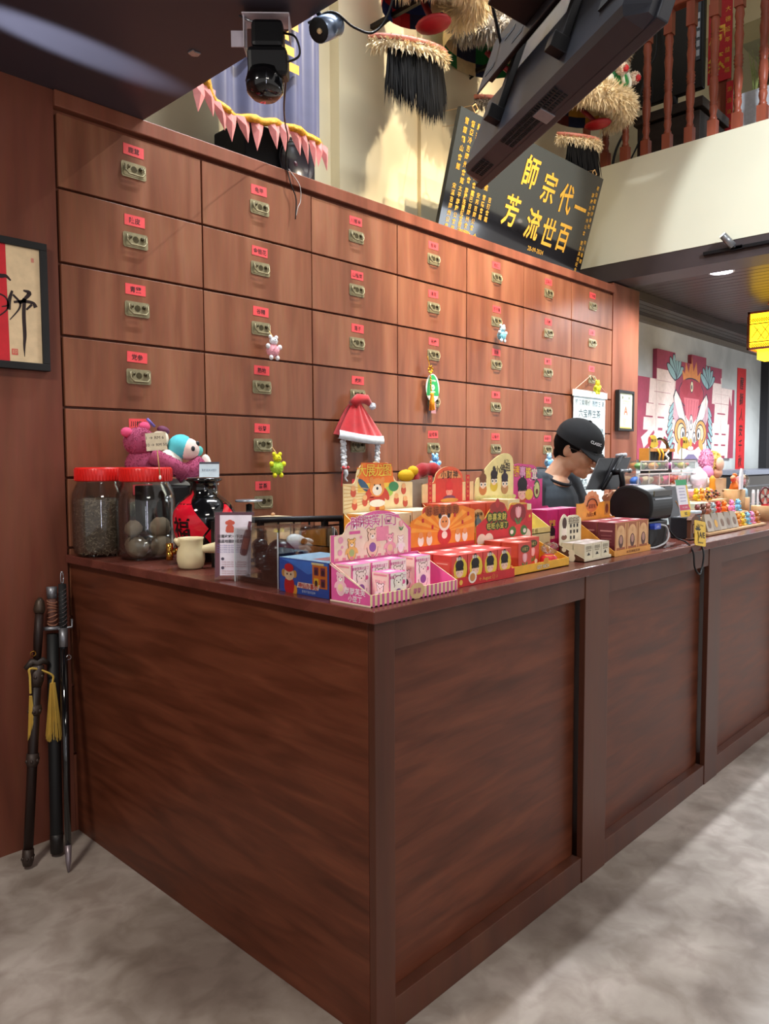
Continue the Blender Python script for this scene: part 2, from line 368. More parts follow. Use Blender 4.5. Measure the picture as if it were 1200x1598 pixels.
def handle_mb(x, y, z):
    h = MB('brass_old'); F = FRONT(x, y, z)
    h.prism([(a, b) for a, b in [(-.05, .031), (-.056, .025), (-.056, -.025), (-.05, -.031), (.05, -.031), (.056, -.025), (.056, .025), (.05, .031)]], F, .003, 'brass_old')
    h.prism([(-.047, .024), (-.047, -.024), (.047, -.024), (.047, .024)], F, .0042, 'brass_old')
    P = lambda u, v, w: (x + u, y - w, z + v)
    h.tube([P(-.024, .010, .008), P(-.031, .010, .01), P(-.031, .002, .01), P(-.036, .002, .012), P(-.036, .018, .012), P(-.043, .018, .012), P(-.043, -.008, .016), P(-.030, -.022, .02), P(.030, -.022, .02),
            P(.043, -.008, .016), P(.043, .018, .012), P(.036, .018, .012), P(.036, .002, .012), P(.031, .002, .01), P(.031, .010, .01), P(.024, .010, .008)], .0036, 6, 'brass_old')
    for s in (-1, 1): h.tube([P(s * .028, .010, 0), P(s * .028, .010, .014)], .0075, 8, 'brass_dark')
    h.disc(F, 0, .004, .014, .014, .005, 'brass_dark', 8)
    return h
for ci in range(7):
    xa = X0 + ci * PX + .003; xb = X0 + (ci + 1) * PX - .004
    if ci == 6: xb = 5.862
    for ri in range(9):
        zb, zt = rows[ri + 1], rows[ri]
        d = MB('wood_drawer'); dy = rnd.uniform(-.002, .002)
        d.box((xa, 2.998 + dy, zb + .004), (xb, 3.025, zt - .006))
        dr = build('drawer', d, cab, bevel=.002)
        xm = (xa + xb) / 2 - .004; zc = (zb + zt) / 2; y = 2.998 + dy
        if ri > 5: continue
        h = handle_mb(xm, y, zc + .002); build('handle', h, dr)
        if (ci, ri) in ((3, 3),): continue
        l = MB('label_red'); ltilt = rnd.uniform(-.03, .03); lx = xm + rnd.uniform(-.006, .006); lz = zc + .083
        F = frame((lx, y - .0006, lz), (cos(ltilt), 0, sin(ltilt)), (0, 0, 1))
        l.prism([(-.046, -.022), (.046, -.022), (.046, .022), (-.046, .022)], F, .0008); l.text(names[ci][ri], F, .026, .0014, 'ink', bold=.012, sx=1.0)
        build('paper_label', l, dr)

# ------------------------------------------------------------ counter
ct = thing('counter_cabinet', 'dark brown panelled shop counter standing on the grey floor', 'counter', (1.325, 1.30, 0))
c = MB('wood_counter'); c.box((1.326, 1.32, 0.0), (1.37, 2.997, 1.10)); build('end_panel', c, ct, bevel=.002)
def stile(a, b): c = MB('wood_counter_trim'); c.box((a, 1.297, 0), (b, 1.32, 1.102)); build('stile', c, ct, bevel=.002)
stile(1.3265, 1.400); stile(2.376, 2.545); stile(3.505, 3.66); stile(4.62, 4.78); stile(5.74, 5.9)
ed = [1.400, 2.376, 2.545, 3.505, 3.66, 4.62, 4.78, 5.74]
for i in range(0, 8, 2):
    a, b = ed[i] + .0005, ed[i + 1] - .0005
    c = MB('wood_counter'); c.box((a, 1.338, .09), (b, 1.36, 1.025)); build('panel', c, ct)
    c = MB('wood_counter_trim'); c.box((a, 1.300, 0), (b, 1.338, .092)); build('bottom_rail', c, ct, bevel=.002)
    c = MB('wood_counter_trim'); c.box((a, 1.300, 1.022), (b, 1.338, 1.102)); build('top_rail', c, ct, bevel=.002)
c = MB('wood_counter_trim'); c.box((1.37, 1.36, 0), (5.9, 1.375, 1.1)); c.box((1.78, 1.78, 0), (5.9, 1.795, 1.1)); c.box((1.78, 1.795, 0), (1.795, 2.997, 1.1)); build('back_panel', c, ct)
c = MB('wood_countertop')
c.add([(x, y, z) for z in (1.104, 1.136) for x, y in ((1.306, 1.278), (5.95, 1.278), (5.95, 1.81), (1.81, 1.81), (1.81, 2.994), (1.306, 2.994))],
      [(5, 4, 3, 2, 1, 0), (6, 7, 8, 9, 10, 11)] + [(i, (i + 1) % 6, (i + 1) % 6 + 6, i + 6) for i in range(6)])
solo('countertop', c, 'long reddish brown L-shaped worktop lying on the panelled counter', 'countertop', (1.306, 1.278, 1.104), bevel=.003)
# ------------------------------------------------------------ brush strokes, fur
def brush(mb, M, pts, w, z=.001, mat='ink', n=6):
    P = spline([(a, b, 0) for a, b in pts], n); m = len(P); L_ = []; R_ = []
    for i, p in enumerate(P):
        t = (P[min(i + 1, m - 1)] - P[max(i - 1, 0)]).normalized(); u = i / (m - 1) * (len(w) - 1); k = min(int(u), len(w) - 2)
        ww = (w[k] * (1 - (u - k)) + w[k + 1] * (u - k)) / 2
        L_.append((p.x - t.y * ww, p.y + t.x * ww)); R_.append((p.x + t.y * ww, p.y - t.x * ww))
    o = mb.M; mb.M = o @ M
    vs = [(x, y, z) for x, y in L_] + [(x, y, z) for x, y in R_]
    mb.add(vs, [(i, i + m, i + m + 1, i + 1) for i in range(m - 1)], mat, False); mb.M = o
def fur_tube(mb, path, r, count, length, w, mat, jit=.55, droop=.15, core=None):
    r = r if isinstance(r, (list, tuple)) else [r] * len(path)
    mb.tube(path, [x * .8 for x in r], 10, core or mat); pts = []
    for _ in range(count):
        u = rnd.random() * (len(path) - 1.001); i = int(u); p = Vector(path[i]).lerp(Vector(path[i + 1]), u - i); rr = r[i] * (1 - u + i) + r[i + 1] * (u - i)
        t = (Vector(path[i + 1]) - Vector(path[i])).normalized(); a = t.orthogonal().normalized(); b = t.cross(a); an = rnd.random() * 2 * pi
        n = a * cos(an) + b * sin(an); pts.append((p + n * rr * .75, n))
    mb.spikes(pts, length, w, mat, jit, droop)
def fur_ball(mb, c, r, count, length, w, mat, jit=.5, droop=.1, core=None, cut=None):
    r = r if isinstance(r, (list, tuple)) else (r, r, r); mb.ell(c, [x * .85 for x in r], 12, core or mat); pts = []
    for _ in range(count):
        n = Vector((rnd.gauss(0, 1), rnd.gauss(0, 1), rnd.gauss(0, 1))).normalized()
        if cut and not cut(n): continue
        pts.append((Vector(c) + Vector((n.x * r[0], n.y * r[1], n.z * r[2])) * .82, n))
    mb.spikes(pts, length, w, mat, jit, droop)

# ------------------------------------------------------------ framed calligraphy on the wood wall
fr = thing('framed_calligraphy', 'black framed calligraphy with red band and cream paper on the wood wall', 'picture', (.98, 2.985, 1.85))
c = MB('black_matte')
for a, b in (((.70, 1.852), (1.262, 1.879)), ((.70, 2.305), (1.262, 2.332)), ((.70, 1.879), (.727, 2.305)), ((1.235, 1.879), (1.262, 2.305))): c.box((a[0], 2.968, a[1]), (b[0], 2.999, b[1]))
build('picture_frame', c, fr, bevel=.002)
c = MB('#d9c09a:.7'); c.box((.727, 2.978, 1.879), (1.235, 2.985, 2.305)); F = frame((0, 2.978, 0), (1, 0, 0), (0, 0, 1))
c.flatp([(.80, 1.88), (1.116, 1.88), (1.113, 2.305), (.80, 2.305)], F, .0005, '#c51f2b:.7')
for pts, w in (([(1.132, 2.139), (1.12, 2.101), (1.117, 2.068)], [.008, .014, .014]), ([(1.134, 2.125), (1.158, 2.099), (1.153, 2.073), (1.12, 2.031)], [.008, .009, .006, .003]),
               ([(1.136, 2.098), (1.173, 2.106), (1.206, 2.104), (1.216, 2.089)], [.008, .011, .012, .016]), ([(1.172, 2.146), (1.194, 2.138), (1.158, 2.095)], [.006, .016, .008]),
               ([(1.175, 2.116), (1.171, 2.056), (1.172, 1.982), (1.169, 1.941), (1.169, 1.9)], [.013, .014, .013, .009, .002]), ([(1.181, 2.076), (1.202, 2.098)], [.007, .009]),
               ([(1.05, 2.2), (1.09, 2.187), (1.111, 2.189), (1.128, 2.175)], [.012, .016, .012, .006]), ([(1.067, 2.125), (1.105, 2.113), (1.115, 2.085), (1.093, 2.075)], [.006, .006, .006, .004]),
               ([(1.07, 2.03), (1.107, 2.062), (1.118, 2.086)], [.004, .005, .005]), ([(1.0, 2.14), (1.03, 2.02), (1.06, 2.1)], [.015, .012, .01]), ([(.93, 2.16), (1.0, 2.07), (.95, 1.99)], [.014, .012, .004])): brush(c, F, pts, w)
c.rect(F, 1.134, 1.915, .022, .022, .0012, '#d0584f'); c.text('印', F, .018, .0018, '#d9c09a:.7', x=1.134, y=1.915)
c.rect(F, 1.209, 2.263, .010, .016, .0012, '#c98070')
build('calligraphy_paper', c, fr)

# ------------------------------------------------------------ banner behind the soffit
bn = thing('hanging_banner', 'dark blue satin banner with gold hem and pink pennants hanging on the wall', 'banner', (2.4, 3.06, 3.1))
hem = [(2.03, 3.25), (2.07, 3.167), (2.174, 3.13), (2.323, 3.15), (2.481, 3.183), (2.605, 3.178), (2.757, 3.149)]
def hz(x):
    for (a, b), (c_, d) in zip(hem, hem[1:]):
        if x <= c_: t = max(0, min(1, (x - a) / (c_ - a))); t = t * t * (3 - 2 * t) * .5 + t * .5; return b + (d - b) * t
    return hem[-1][1]
c = MB('satin_blue'); n = 60; m = 8; vs = []
wav = lambda x, v: 3.06 + (.014 * sin(x * 46) + .009 * sin(x * 23 + 1)) * (1 - .3 * v)
for j in range(m + 1):
    for i in range(n + 1):
        x = 2.03 + (2.757 - 2.03) * i / n; z = hz(x) + (4.6 - hz(x)) * j / m; vs.append((x, wav(x, j / m), z))
fs = [(j * (n + 1) + i, j * (n + 1) + i + 1, (j + 1) * (n + 1) + i + 1, (j + 1) * (n + 1) + i) for j in range(m) for i in range(n)]
c.add(vs, fs, None, True); build('satin_panel', c, bn)
c = MB('satin_gold'); c.tube([(2.018, 3.045, 3.5), (2.022, 3.045, 3.3)] + [(2.03 + .727 * i / 24, wav(2.03 + .727 * i / 24, 0) - .012, hz(2.03 + .727 * i / 24) - .008) for i in range(25)], .02, 6); build('gold_hem', c, bn)
px = [2.0, 2.045, 2.10, 2.16, 2.235, 2.325, 2.415, 2.495, 2.56, 2.62, 2.675, 2.72, 2.75]
for i, x in enumerate(px):
    z = hz(max(2.05, x)) - .02; w = .042 if i < 9 else .03; l = rnd.uniform(.10, .14); y = 3.045 + rnd.uniform(-.006, .006); k = rnd.uniform(-.02, .03)
    c = MB('satin_pink'); c.add([(x - w, y, z + .012), (x, y - .014, z + .012), (x + w, y, z + .012), (x + w * .7 + k * .4, y - .004, z - l * .35), (x + k, y - .008, z - l), (x - w * .6 + k * .4, y, z - l * .4), (x + k * .3, y - .02, z - l * .3)],
        [(0, 5, 6, 1), (1, 6, 3, 2), (5, 4, 6), (6, 4, 3)]); build('pennant', c, bn)
c = MB('#f2a318:.5'); F = frame((2.39, 3.028, 3.62), (1, 0, 0), (0, 0, 1)); c.text('堂', F, .40, .004, '#f2a318:.5', bold=.03); build('gold_character', c, bn)

# ------------------------------------------------------------ speaker and hanging cable on the cabinet
sp = thing('loudspeaker', 'black loudspeaker on top of the drawer cabinet behind the pink pennants', 'speaker', (2.62, 3.3, 2.931))
c = MB('black_matte'); c.box((2.37, 3.21, 2.931), (2.84, 3.48, 3.22)); build('speaker_box', c, sp, bevel=.01)
F = Matrix.Translation((2.70, 3.208, 3.085)) @ Matrix.Rotation(pi / 2, 4, 'X')
c = MB('#2d2a33:.25'); c.lathe([(.115, 0), (.122, .012), (.108, .014), (.09, .002), (.03, -.03), (.0, -.02)], n=28, M=F); build('woofer', c, sp)
c = MB('#55303f:.3'); c.lathe([(.035, -.02), (.028, -.004), (0, .004)], n=16, M=F); build('dust_cap', c, sp)
c = MB('#c8323c'); c.box((2.66, 3.185, 2.931), (2.73, 3.2, 2.99)); c.text('喜', frame((2.695, 3.185, 2.96), (1, 0, 0), (0, 0, 1)), .04, .001, '#f0d0c0'); solo('red_packet', c, 'small red packet leaning at the foot of the black loudspeaker', 'packet', (2.69, 3.19, 2.931))
c = MB('black_plastic'); c.tube(spline([(1.64, 1.99, 2.76), (1.80, 2.2, 2.78), (2.05, 2.5, 2.88), (2.36, 2.86, 3.02), (2.44, 2.972, 2.96), (2.47, 2.972, 2.86), (2.50, 2.972, 2.80), (2.495, 2.972, 2.70)]), .0035, 6)
c.tube(spline([(2.47, 2.99, 2.94), (2.52, 2.968, 2.87), (2.53, 2.972, 2.80), (2.51, 2.970, 2.76), (2.50, 2.972, 2.72)]), .002, 5, '#a9a3a0')
solo('hanging_cable', c, 'thin black cable dangling over the top edge of the drawer cabinet', 'cable', (2.47, 2.97, 2.8))

# ------------------------------------------------------------ black lacquer plaque
pq = thing('memorial_plaque', 'black lacquer plaque with gold Chinese writing leaning forward on the drawer cabinet', 'plaque', (4.65, 3.1, 2.94))
TL, TR, BL, BR = Vector((3.785, 2.925, 3.640)), Vector((5.525, 2.915, 3.705)), Vector((3.765, 3.115, 2.944)), Vector((5.50, 3.105, 2.944))
xd = (BR - BL).normalized(); F = frame(BL, xd, TL - BL); PW, PH = (BR - BL).length, (TL - BL).length
flat('lacquer', '#0e0e12', .10, var=.05, coat=.8)
c = MB('lacquer'); c.prism([(0, 0), (PW, 0), (PW + .02, PH + .02), (0, PH)], F @ Matrix.Translation((0, 0, -.03)), .03); build('board', c, pq, bevel=.004)
c = MB('gold_paint')
for ch, x, y in (('一', 1.53, .475), ('代', 1.315, .495), ('宗', 1.075, .515), ('師', .83, .555), ('百', 1.40, .235), ('世', 1.195, .235), ('流', .98, .245), ('芳', .70, .275)): c.text(ch, F, .215, .0025, 'gold_paint', bold=.018, shear=.12, x=x, y=y, sx=.82)
build('gold_calligraphy', c, pq)
c = MB('gold_paint')
colsL = ['雲督鶴等安金馬', '霞亞造都順寶來']
src = ['雪霞鶴山會館', '督亞冷吉岡州會館', '蘇造吉岡州公會', '等都身色吉岡州會館', '安順吉岡州會館', '金寶吉岡州會館', '馬來亞會館']
src2 = ['宋溪吉岡州公會', '太平霹靂公會館', '霹靂珠寶紅會館公會', '金巴吉岡州會館', '安邦吉岡公會', '雪隆會館', '吉打會館']
for i, (a, b) in enumerate(zip(src, src2)):
    c.vtext(a, F, .040, .075 + i * .062, .66, .047 if len(a) > 7 else .052, z=.0015, mat='gold_paint', bold=.01)
    c.vtext(b, F, .036, .075 + i * .062, .285, .034 if len(b) > 7 else .040, z=.0015, mat='gold_paint', bold=.01)
for i, ch in enumerate('賀敬仝'): c.text(ch, F, .048, .0015, 'gold_paint', bold=.012, x=.22 + i * .075, y=.035)
c.vtext('霹靂吉岡州公會', F, .034, 1.66, .60, .046, z=.0015, mat='gold_paint', bold=.01); c.vtext('開幕典禮紀念', F, .034, 1.66, .25, .04, z=.0015, mat='gold_paint', bold=.01)
c.vtext('國術體育健身社', F, .034, 1.705, .66, .046, z=.0015, mat='gold_paint', bold=.01); c.vtext('同人敬贈', F, .034, 1.705, .26, .046, z=.0015, mat='gold_paint', bold=.01)
c.text('28-09-2024', F, .044, .0015, 'gold_paint', x=1.08, y=.085)
build('gold_inscription', c, pq, 'stuff')
for x in (.15, .38, 1.64):
    c = MB('#c9a06a:.5'); p = F @ Vector((x, PH + .005, -.01)); u = xd
    c.tube([p, p + Vector((0, 0, .03)) - u * .03, p + Vector((0, 0, .055)), p + Vector((0, 0, .03)) + u * .03, p], .004, 5); c.tube([p + Vector((0, 0, .05)), (p.x, 3.38, p.z + .12)], .0015, 4); build('hanging_hook', c, pq)

# ------------------------------------------------------------ lion dance heads on the wall
def bracket(x, z, l, y0=3.48):
    c = MB('#37322d:.5:.5'); c.box((x - .012, y0 - .01, z - .07), (x + .012, y0 + .018, z + .07)); c.tbox(frame((x, y0 - l / 2, z), (1, 0, 0), (0, 1, 0)), (.026, l, .026)); c.tube([(x, y0, z - .06), (x, y0 - l * .5, z)], .008, 6); return c
def lion(x, y, z, label, c1, c2, fur, jaw, wallx, sc=1., jx=-.10, jz=-.26, jw=.24, bl=.34, lw=1.):
    r = thing('lion_dance_head', label, 'lion head', (x, y, z), 'lion dance heads on the back wall'); P = lambda a, b, d: (x + a * sc * lw, y + b * sc, z + d * sc)
    c = MB(c1); c.M = Matrix.Translation((x, y, z)) @ Matrix.Scale(sc, 4)
    vs = []; fs = []; n = 24; m = 10      # painted shell: an open half egg
    for i in range(m + 1):
        th = .02 + (pi / 2 + .15) * i / m
        for j in range(n): a = 2 * pi * j / n; vs.append((.36 * lw * sin(th) * cos(a), .26 * sin(th) * sin(a) + .0, .08 + .55 * cos(th)))
    pal = [c1, c2, '#e8d3a4:.6', c1, '#27314f:.5', c2]
    for i in range(m):
        for j in range(n): fs.append(((i * n + j, i * n + (j + 1) % n, (i + 1) * n + (j + 1) % n, (i + 1) * n + j), pal[(j // 2 + i // 3) % 6]))
    for f, k in fs: c.add([vs[q] for q in f], [(0, 1, 2, 3)], k, True)
    build('painted_shell', c, r)
    lip = [(.36 * cos(a), -.34 * sin(a) - .02, .03 - .05 * sin(a)) for a in [pi * i / 14 for i in range(15)]]
    c = MB(fur); fur_tube(c, [P(*q) for q in lip], .09 * sc, 3000, .075 * sc, .006 * sc, fur, .5, .25); o = build('lip_fur', c, r); o['kind'] = 'stuff'
    for s in (-1, 1):
        q = P(s * .19, -.25, .30); c = MB('#f2efe6:.25'); c.ell(q, (.075 * sc, .06 * sc, .085 * sc), 16); c.ell((q[0] + s * .005, q[1] - .045 * sc, q[2] - .01), (.04 * sc, .03 * sc, .045 * sc), 12, '#233047:.15'); build('eye', c, r)
        ring = [(q[0] + .095 * sc * cos(t), q[1] - .01, q[2] + .11 * sc * sin(t)) for t in [2 * pi * k / 14 for k in range(15)]]
        c = MB('#efe6d2:.9'); fur_tube(c, ring, .025 * sc, 900, .045 * sc, .004 * sc, '#efe6d2:.9', .5, .1); c.tube([(a + (a - q[0]) * .3, b + .02, d + (d - q[2]) * .3) for a, b, d in ring], .018 * sc, 6, '#b98a3a:.5'); o = build('eye_ring', c, r); o['kind'] = 'stuff'
        brow = [P(s * .05, -.27, .44), P(s * .15, -.28, .50), P(s * .27, -.22, .50), P(s * .35, -.12, .44)]
        c = MB(fur); fur_tube(c, spline(brow, 3), .07 * sc, 1400, .07 * sc, .006 * sc, fur, .5, .2); o = build('brow_fur', c, r); o['kind'] = 'stuff'
        c = MB(c2); F = frame(P(s * .30, -.02, .30), (s * .8, -.5, 0), (0, 0, 1)); c.prism([(-.07 * sc, -.12 * sc), (.08 * sc, -.10 * sc), (.13 * sc, .05 * sc), (.05 * sc, .14 * sc), (-.06 * sc, .06 * sc)], F, .01, c2); c.disc(F, .02 * sc, 0, .05 * sc, .08 * sc, .012, '#e8d3a4:.6'); build('ear', c, r)
        q = P(s * .11, -.43, .17); c = MB('#f0d9c8:.8'); fur_ball(c, q, .048 * sc, 400, .016, .004, '#f3e2d2:.8', .4); c.ell((q[0], q[1] - .03 * sc, q[2] - .01), .028 * sc, 10, '#c3202a:.6'); c.tube([q, P(s * .08, -.28, .16)], .006, 6, '#8a6a3a'); build('pompom', c, r)
    c = MB('#1f8a46:.35'); q = P(0, -.33, .13)
    c.ell(q, (.13 * sc, .09 * sc, .085 * sc), 18, '#1f8a46:.35'); 
    for s in (-1, 1): c.ell((q[0] + s * .12 * sc, q[1] + .02, q[2] - .015), (.06 * sc, .06 * sc, .06 * sc), 14, '#e9ecdf:.4'); c.tube([(q[0] + s * .05 * sc, q[1] - .088 * sc, q[2] - .05), (q[0] + s * .07 * sc, q[1] - .085 * sc, q[2]), (q[0] + s * .05 * sc, q[1] - .07 * sc, q[2] + .06)], .016 * sc, 8, '#e9ecdf:.4')
    build('nose', c, r)
    c = MB('#c8a03a:.4'); c.lathe([(.05, 0), (.04, .12), (.02, .2), (0, .24)], P(0, -.05, .58), 12, '#c8a03a:.4'); build('horn', c, r)
    # lower jaw: thin tilted boat, edge, fur, beard
    J = Matrix.Translation(P(jx, .06, jz)) @ Matrix.Rotation(radians(-8), 4, 'Y') @ Matrix.Rotation(radians(16), 4, 'X')
    ol = [(jw * 1.15 * sc * cos(pi * i / 20), -jw * sc * sin(pi * i / 20)) for i in range(21)]
    c = MB(jaw); c.prism(ol, J, .02 * sc, jaw); c.tube([tuple(J @ Vector((a, b, .015))) for a, b in ol], .014 * sc, 6, '#d98a7c:.5'); build('lower_jaw', c, r)
    c = MB('#a8252a:.45'); tq = P(jx + .08, -.14, jz + .10); c.ell(tq, (.09 * sc, .12 * sc, .03 * sc), 14, '#a8252a:.45'); c.tube([P(.0, .0, .02), tq], .02 * sc, 8, '#7a1a24:.5'); build('tongue', c, r)
    c = MB(fur); fur_tube(c, [tuple(J @ Vector((a * .93, b * .95, -.02 * sc))) for a, b in ol], .03 * sc, 1300, .045 * sc, .005 * sc, fur, .5, .4); o = build('jaw_fur', c, r); o['kind'] = 'stuff'
    c = MB('hair_black')
    for _ in range(900):
        i = rnd.uniform(2, 17); a = ol[int(i)]; b = ol[int(i) + 1]; t = i - int(i); k = rnd.uniform(.8, .95); p = J @ Vector(((a[0] + (b[0] - a[0]) * t) * k, (a[1] + (b[1] - a[1]) * t) * k, -.02)); l = rnd.uniform(.7, 1.) * bl * sc * (1.1 - .35 * abs(i - 9.5) / 9.5)
        g = Vector((rnd.gauss(0, .012), rnd.gauss(0, .012), 0)); w = .0024
        c.add([p + Vector((-w, w, 0)), p + Vector((w, -w, 0)), p + g + Vector((w, -w, -l * .6)), p + g + Vector((-w, w, -l * .6)), p + g * 1.6 + Vector((0, 0, -l))], [(0, 1, 2, 3), (3, 2, 4)], 'hair_black', False)
    o = build('beard', c, r); o['kind'] = 'stuff'
    build('wall_bracket', bracket(wallx, z + .03, 3.48 - y + .02), r)
    return r
lion(3.50, 3.0, 4.15, 'lion dance head with cream fur and purple jaw beside the blue banner', '#27417a:.5', '#c5262d:.5', 'fur_cream', '#8a3440:.4', 3.50, .95, -.18, -.30, .25, .40, .72)
lion(4.28, 3.12, 4.20, 'green lion dance head with curly grey fur, half behind the hanging television', '#1f7a44:.5', '#e3cf9a:.6', 'fur_grey', '#c8452c:.45', 4.46, .95, .22, -.26)
lion(5.50, 3.10, 4.22, 'lion dance head with white fur and green nose beside the balcony balusters', '#c8963a:.5', '#6b2f2a:.5', 'fur_cream', '#b23a34:.45', 5.40, .90, -.04, -.24, .22, .36)

# ------------------------------------------------------------ hanging television seen from behind
tv = thing('hanging_television', 'large black television hanging tilted from the ceiling, seen from behind', 'television', (2.54, 1.893, 2.6))
d = Vector((-.518, -.855, 0)); n_ = Vector((.855, -.518, 0)); th = radians(20); up = n_ * sin(th) + Vector((0, 0, cos(th))); back = up.cross(d) * 1.
if back.dot(n_) > 0: back = -back
TV = Matrix(((d.x, up.x, 0, 2.54), (d.y, up.y, 0, 1.893), (d.z, up.z, 0, 2.6), (0, 0, 0, 1)))
for i in range(3): TV[i][2] = back[i]
def tvbox(mb, x0, y0, z0, x1, y1, z1, mat=None): o = mb.M; mb.M = TV; mb.box((x0, y0, z0), (x1, y1, z1), mat); mb.M = o
c = MB('tv_grey'); tvbox(c, 0, 0, -.022, 1.21, .70, .012); build('screen_panel', c, tv, bevel=.004)
c = MB('#0a0a0c:.45'); tvbox(c, .012, .014, -.0235, 1.198, .688, -.0225); build('screen', c, tv)
c = MB('tv_grey'); c.M = TV
pr = [(0, .012), (.004, .075), (.03, .088), (.30, .085), (.42, .04), (.60, .012)]     # (height, depth) of the back bulge
xs = [.02, .06, 1.15, 1.19]
vs = []; 
for k, x in enumerate(xs):
    for h, dp in pr: vs.append((x, h + (.012 if k in (0, 3) else 0), dp if k in (1, 2) else min(dp, .03)))
m = len(pr)
fs = [(k * m + i, (k + 1) * m + i, (k + 1) * m + i + 1, k * m + i + 1) for k in range(3) for i in range(m - 1)]; fs += [tuple(range(m)), tuple(range(4 * m - 1, 3 * m - 1, -1))]
c.add(vs, fs); build('back_shell', c, tv)
for x0, nx, w in ((.10, 9, .010), (.62, 11, .011), (.38, 26, .007)):
    c = MB('black_matte'); c.M = TV
    for i in range(nx):
        for j in range(3): a = x0 + i * w * 1.35; b = .022 + j * .018; c.box((a, -.0012 + .0, b), (a + w * .7, .002, b + .013))
    o = build('vent_slots', c, tv); 
c = MB('black_matte'); c.M = TV; c.box((.015, .03, .015), (.05, .10, .045)); c.box((1.0, .10, .088), (1.1, .17, .095)); build('port_recess', c, tv)
c = MB('#8b8d94:.3:.4'); c.M = TV; c.box((.60, -.003, .0), (.66, .004, .055)); build('logo_bar', c, tv, bevel=.002)
mt = tv
for x in (.33, .80):
    c = MB('black_metal'); c.M = TV; c.box((x - .02, .10, .09), (x + .02, .62, .115)); c.box((x - .022, .08, .085), (x + .022, .13, .14)); c.box((x - .022, .60, .085), (x + .022, .64, .14)); build('mount_arm', c, mt, bevel=.003)
c = MB('black_metal'); c.M = TV; c.box((.16, .31, .12), (1.0, .33, .14)); c.box((.16, .45, .12), (1.0, .47, .14)); c.box((.16, .31, .118), (.30, .47, .126)); c.box((.86, .31, .118), (1.0, .47, .126)); c.box((.44, .31, .118), (.72, .47, .126))
build('wall_plate', c, mt, bevel=.002)
c = MB('#33343a:.45:.4'); c.M = TV
c.box((.10, .28, .142), (1.0, .50, .148)); build('slotted_plate', c, mt, bevel=.002)
for i in range(6):
    c = MB('black_matte'); c.M = TV; c.box((.14 + i * .12, .33 + (i % 2) * .08, .1475), (.22 + i * .12, .35 + (i % 2) * .08, .1495)); build('slot', c, mt)
p0 = TV @ Vector((.58, .42, .15)); p1 = TV @ Vector((.58, .44, .34))
c = MB('black_metal'); c.tbox(TV @ Matrix.Translation((.58, .42, .22)), (.20, .17, .15)); c.tube([p1 + Vector((0, 0, -.1)), p1 + Vector((0, 0, 2.6))], .032, 12); build('pole_head', c, mt, bevel=.006)
for sx in (-.07, .07):
    c = MB('steel'); q = TV @ Vector((.58 + sx, .36, .29)); c.ell(q, (.013, .013, .013), 8); build('bolt', c, mt)
c = MB('black_plastic'); c.tube(spline([(2.06, 1.60, 3.75), (2.12, 1.68, 3.42), (2.28, 1.78, 3.30), (2.36, 1.72, 3.22), (2.46, 1.72, 3.05)]), .006, 6); build('television_cable', c, tv)

# ------------------------------------------------------------ lamps on the soffit edge
ml = thing('moving_head_lamp', 'black and white moving stage lamp mounted under the edge of the black ceiling', 'lamp', (1.585, 2.01, 2.93))
c = MB('white_metal'); V3 = Vector
B = frame((1.585, 2.01, 2.882), (.70, -.70, 0), (0, 0, 1))
c.tbox(B @ Matrix.Translation((-.005, .028, 0)), (.15, .004, .09)); c.tbox(B @ Matrix.Translation((-.075, -.02, 0)), (.004, .10, .07)); c.tbox(B @ Matrix.Translation((.068, -.005, 0)), (.004, .06, .06)); build('bracket', c, ml, bevel=.002)
c = MB('#c9c0cc:.4'); c.tbox(B @ Matrix.Translation((-.095, -.03, .0)), (.05, .05, .004)); c.tube([B @ V3((-.09, .03, .02)), B @ V3((-.03, .0, .03))], .004, 6, 'steel'); build('side_plate', c, ml)
c = MB('black_plastic'); c.tbox(B @ Matrix.Translation((.0, -.035, .01)), (.10, .085, .09)); c.tbox(B @ Matrix.Translation((.0, -.115, .012)) @ Matrix.Rotation(.2, 4, 'X'), (.125, .085, .10)); build('lamp_body', c, ml, bevel=.014)
q = B @ V3((-.012, -.165, .015)); c = MB('white_metal'); c.ell(q, (.052, .052, .05), 18); build('lens_housing', c, ml)
c = MB('black_gloss'); c.lathe([(.056, .03), (.062, 0), (.058, -.032), (.04, -.05), (0, -.055)], (q.x, q.y, q.z - .005), 22); build('lens', c, ml)
c = MB('black_plastic'); c.tube(spline([B @ V3((.05, -.02, .02)), B @ V3((.09, -.05, .05)), B @ V3((.10, -.10, .04)), B @ V3((.05, -.12, .04)), B @ V3((.03, -.10, .05))]), .0035, 6); build('lamp_cord', c, ml)
cy = thing('cylinder_lamp', 'grey cylindrical spotlight at the edge of the black ceiling', 'lamp', (1.735, 1.93, 2.93))
ax = Vector((.62, .10, .42)).normalized(); a0 = Vector((1.715, 1.915, 2.895)); c = MB('silver_tube'); c.tube([a0, a0 + ax * .10], .038, 22); build('lamp_tube', c, cy)
c = MB('black_matte'); c.tube([a0 - ax * .003, a0 + ax * .001], .036, 22); build('end_cap', c, cy)
c = MB('#d9b98a:.4'); c.ell(a0 - ax * .004 + Vector((.0, -.006, -.004)), .009, 8); build('cord_grip', c, cy)
c = MB('black_metal'); c.tube([a0 + ax * .05, a0 + ax * .05 + Vector((-.06, 0, .05))], .008, 8); build('lamp_arm', c, cy)
c = MB('black_plastic'); c.tube(spline([(1.70, 1.95, 2.925), (1.76, 1.90, 2.965), (1.84, 1.88, 2.94), (1.92, 1.86, 2.95), (1.97, 1.83, 3.05), (2.0, 1.8, 3.3)]), .004, 6); solo('lamp_cable', c, 'black cable drooping from the grey cylindrical spotlight across the cream wall', 'cable', (1.8, 1.9, 2.95))
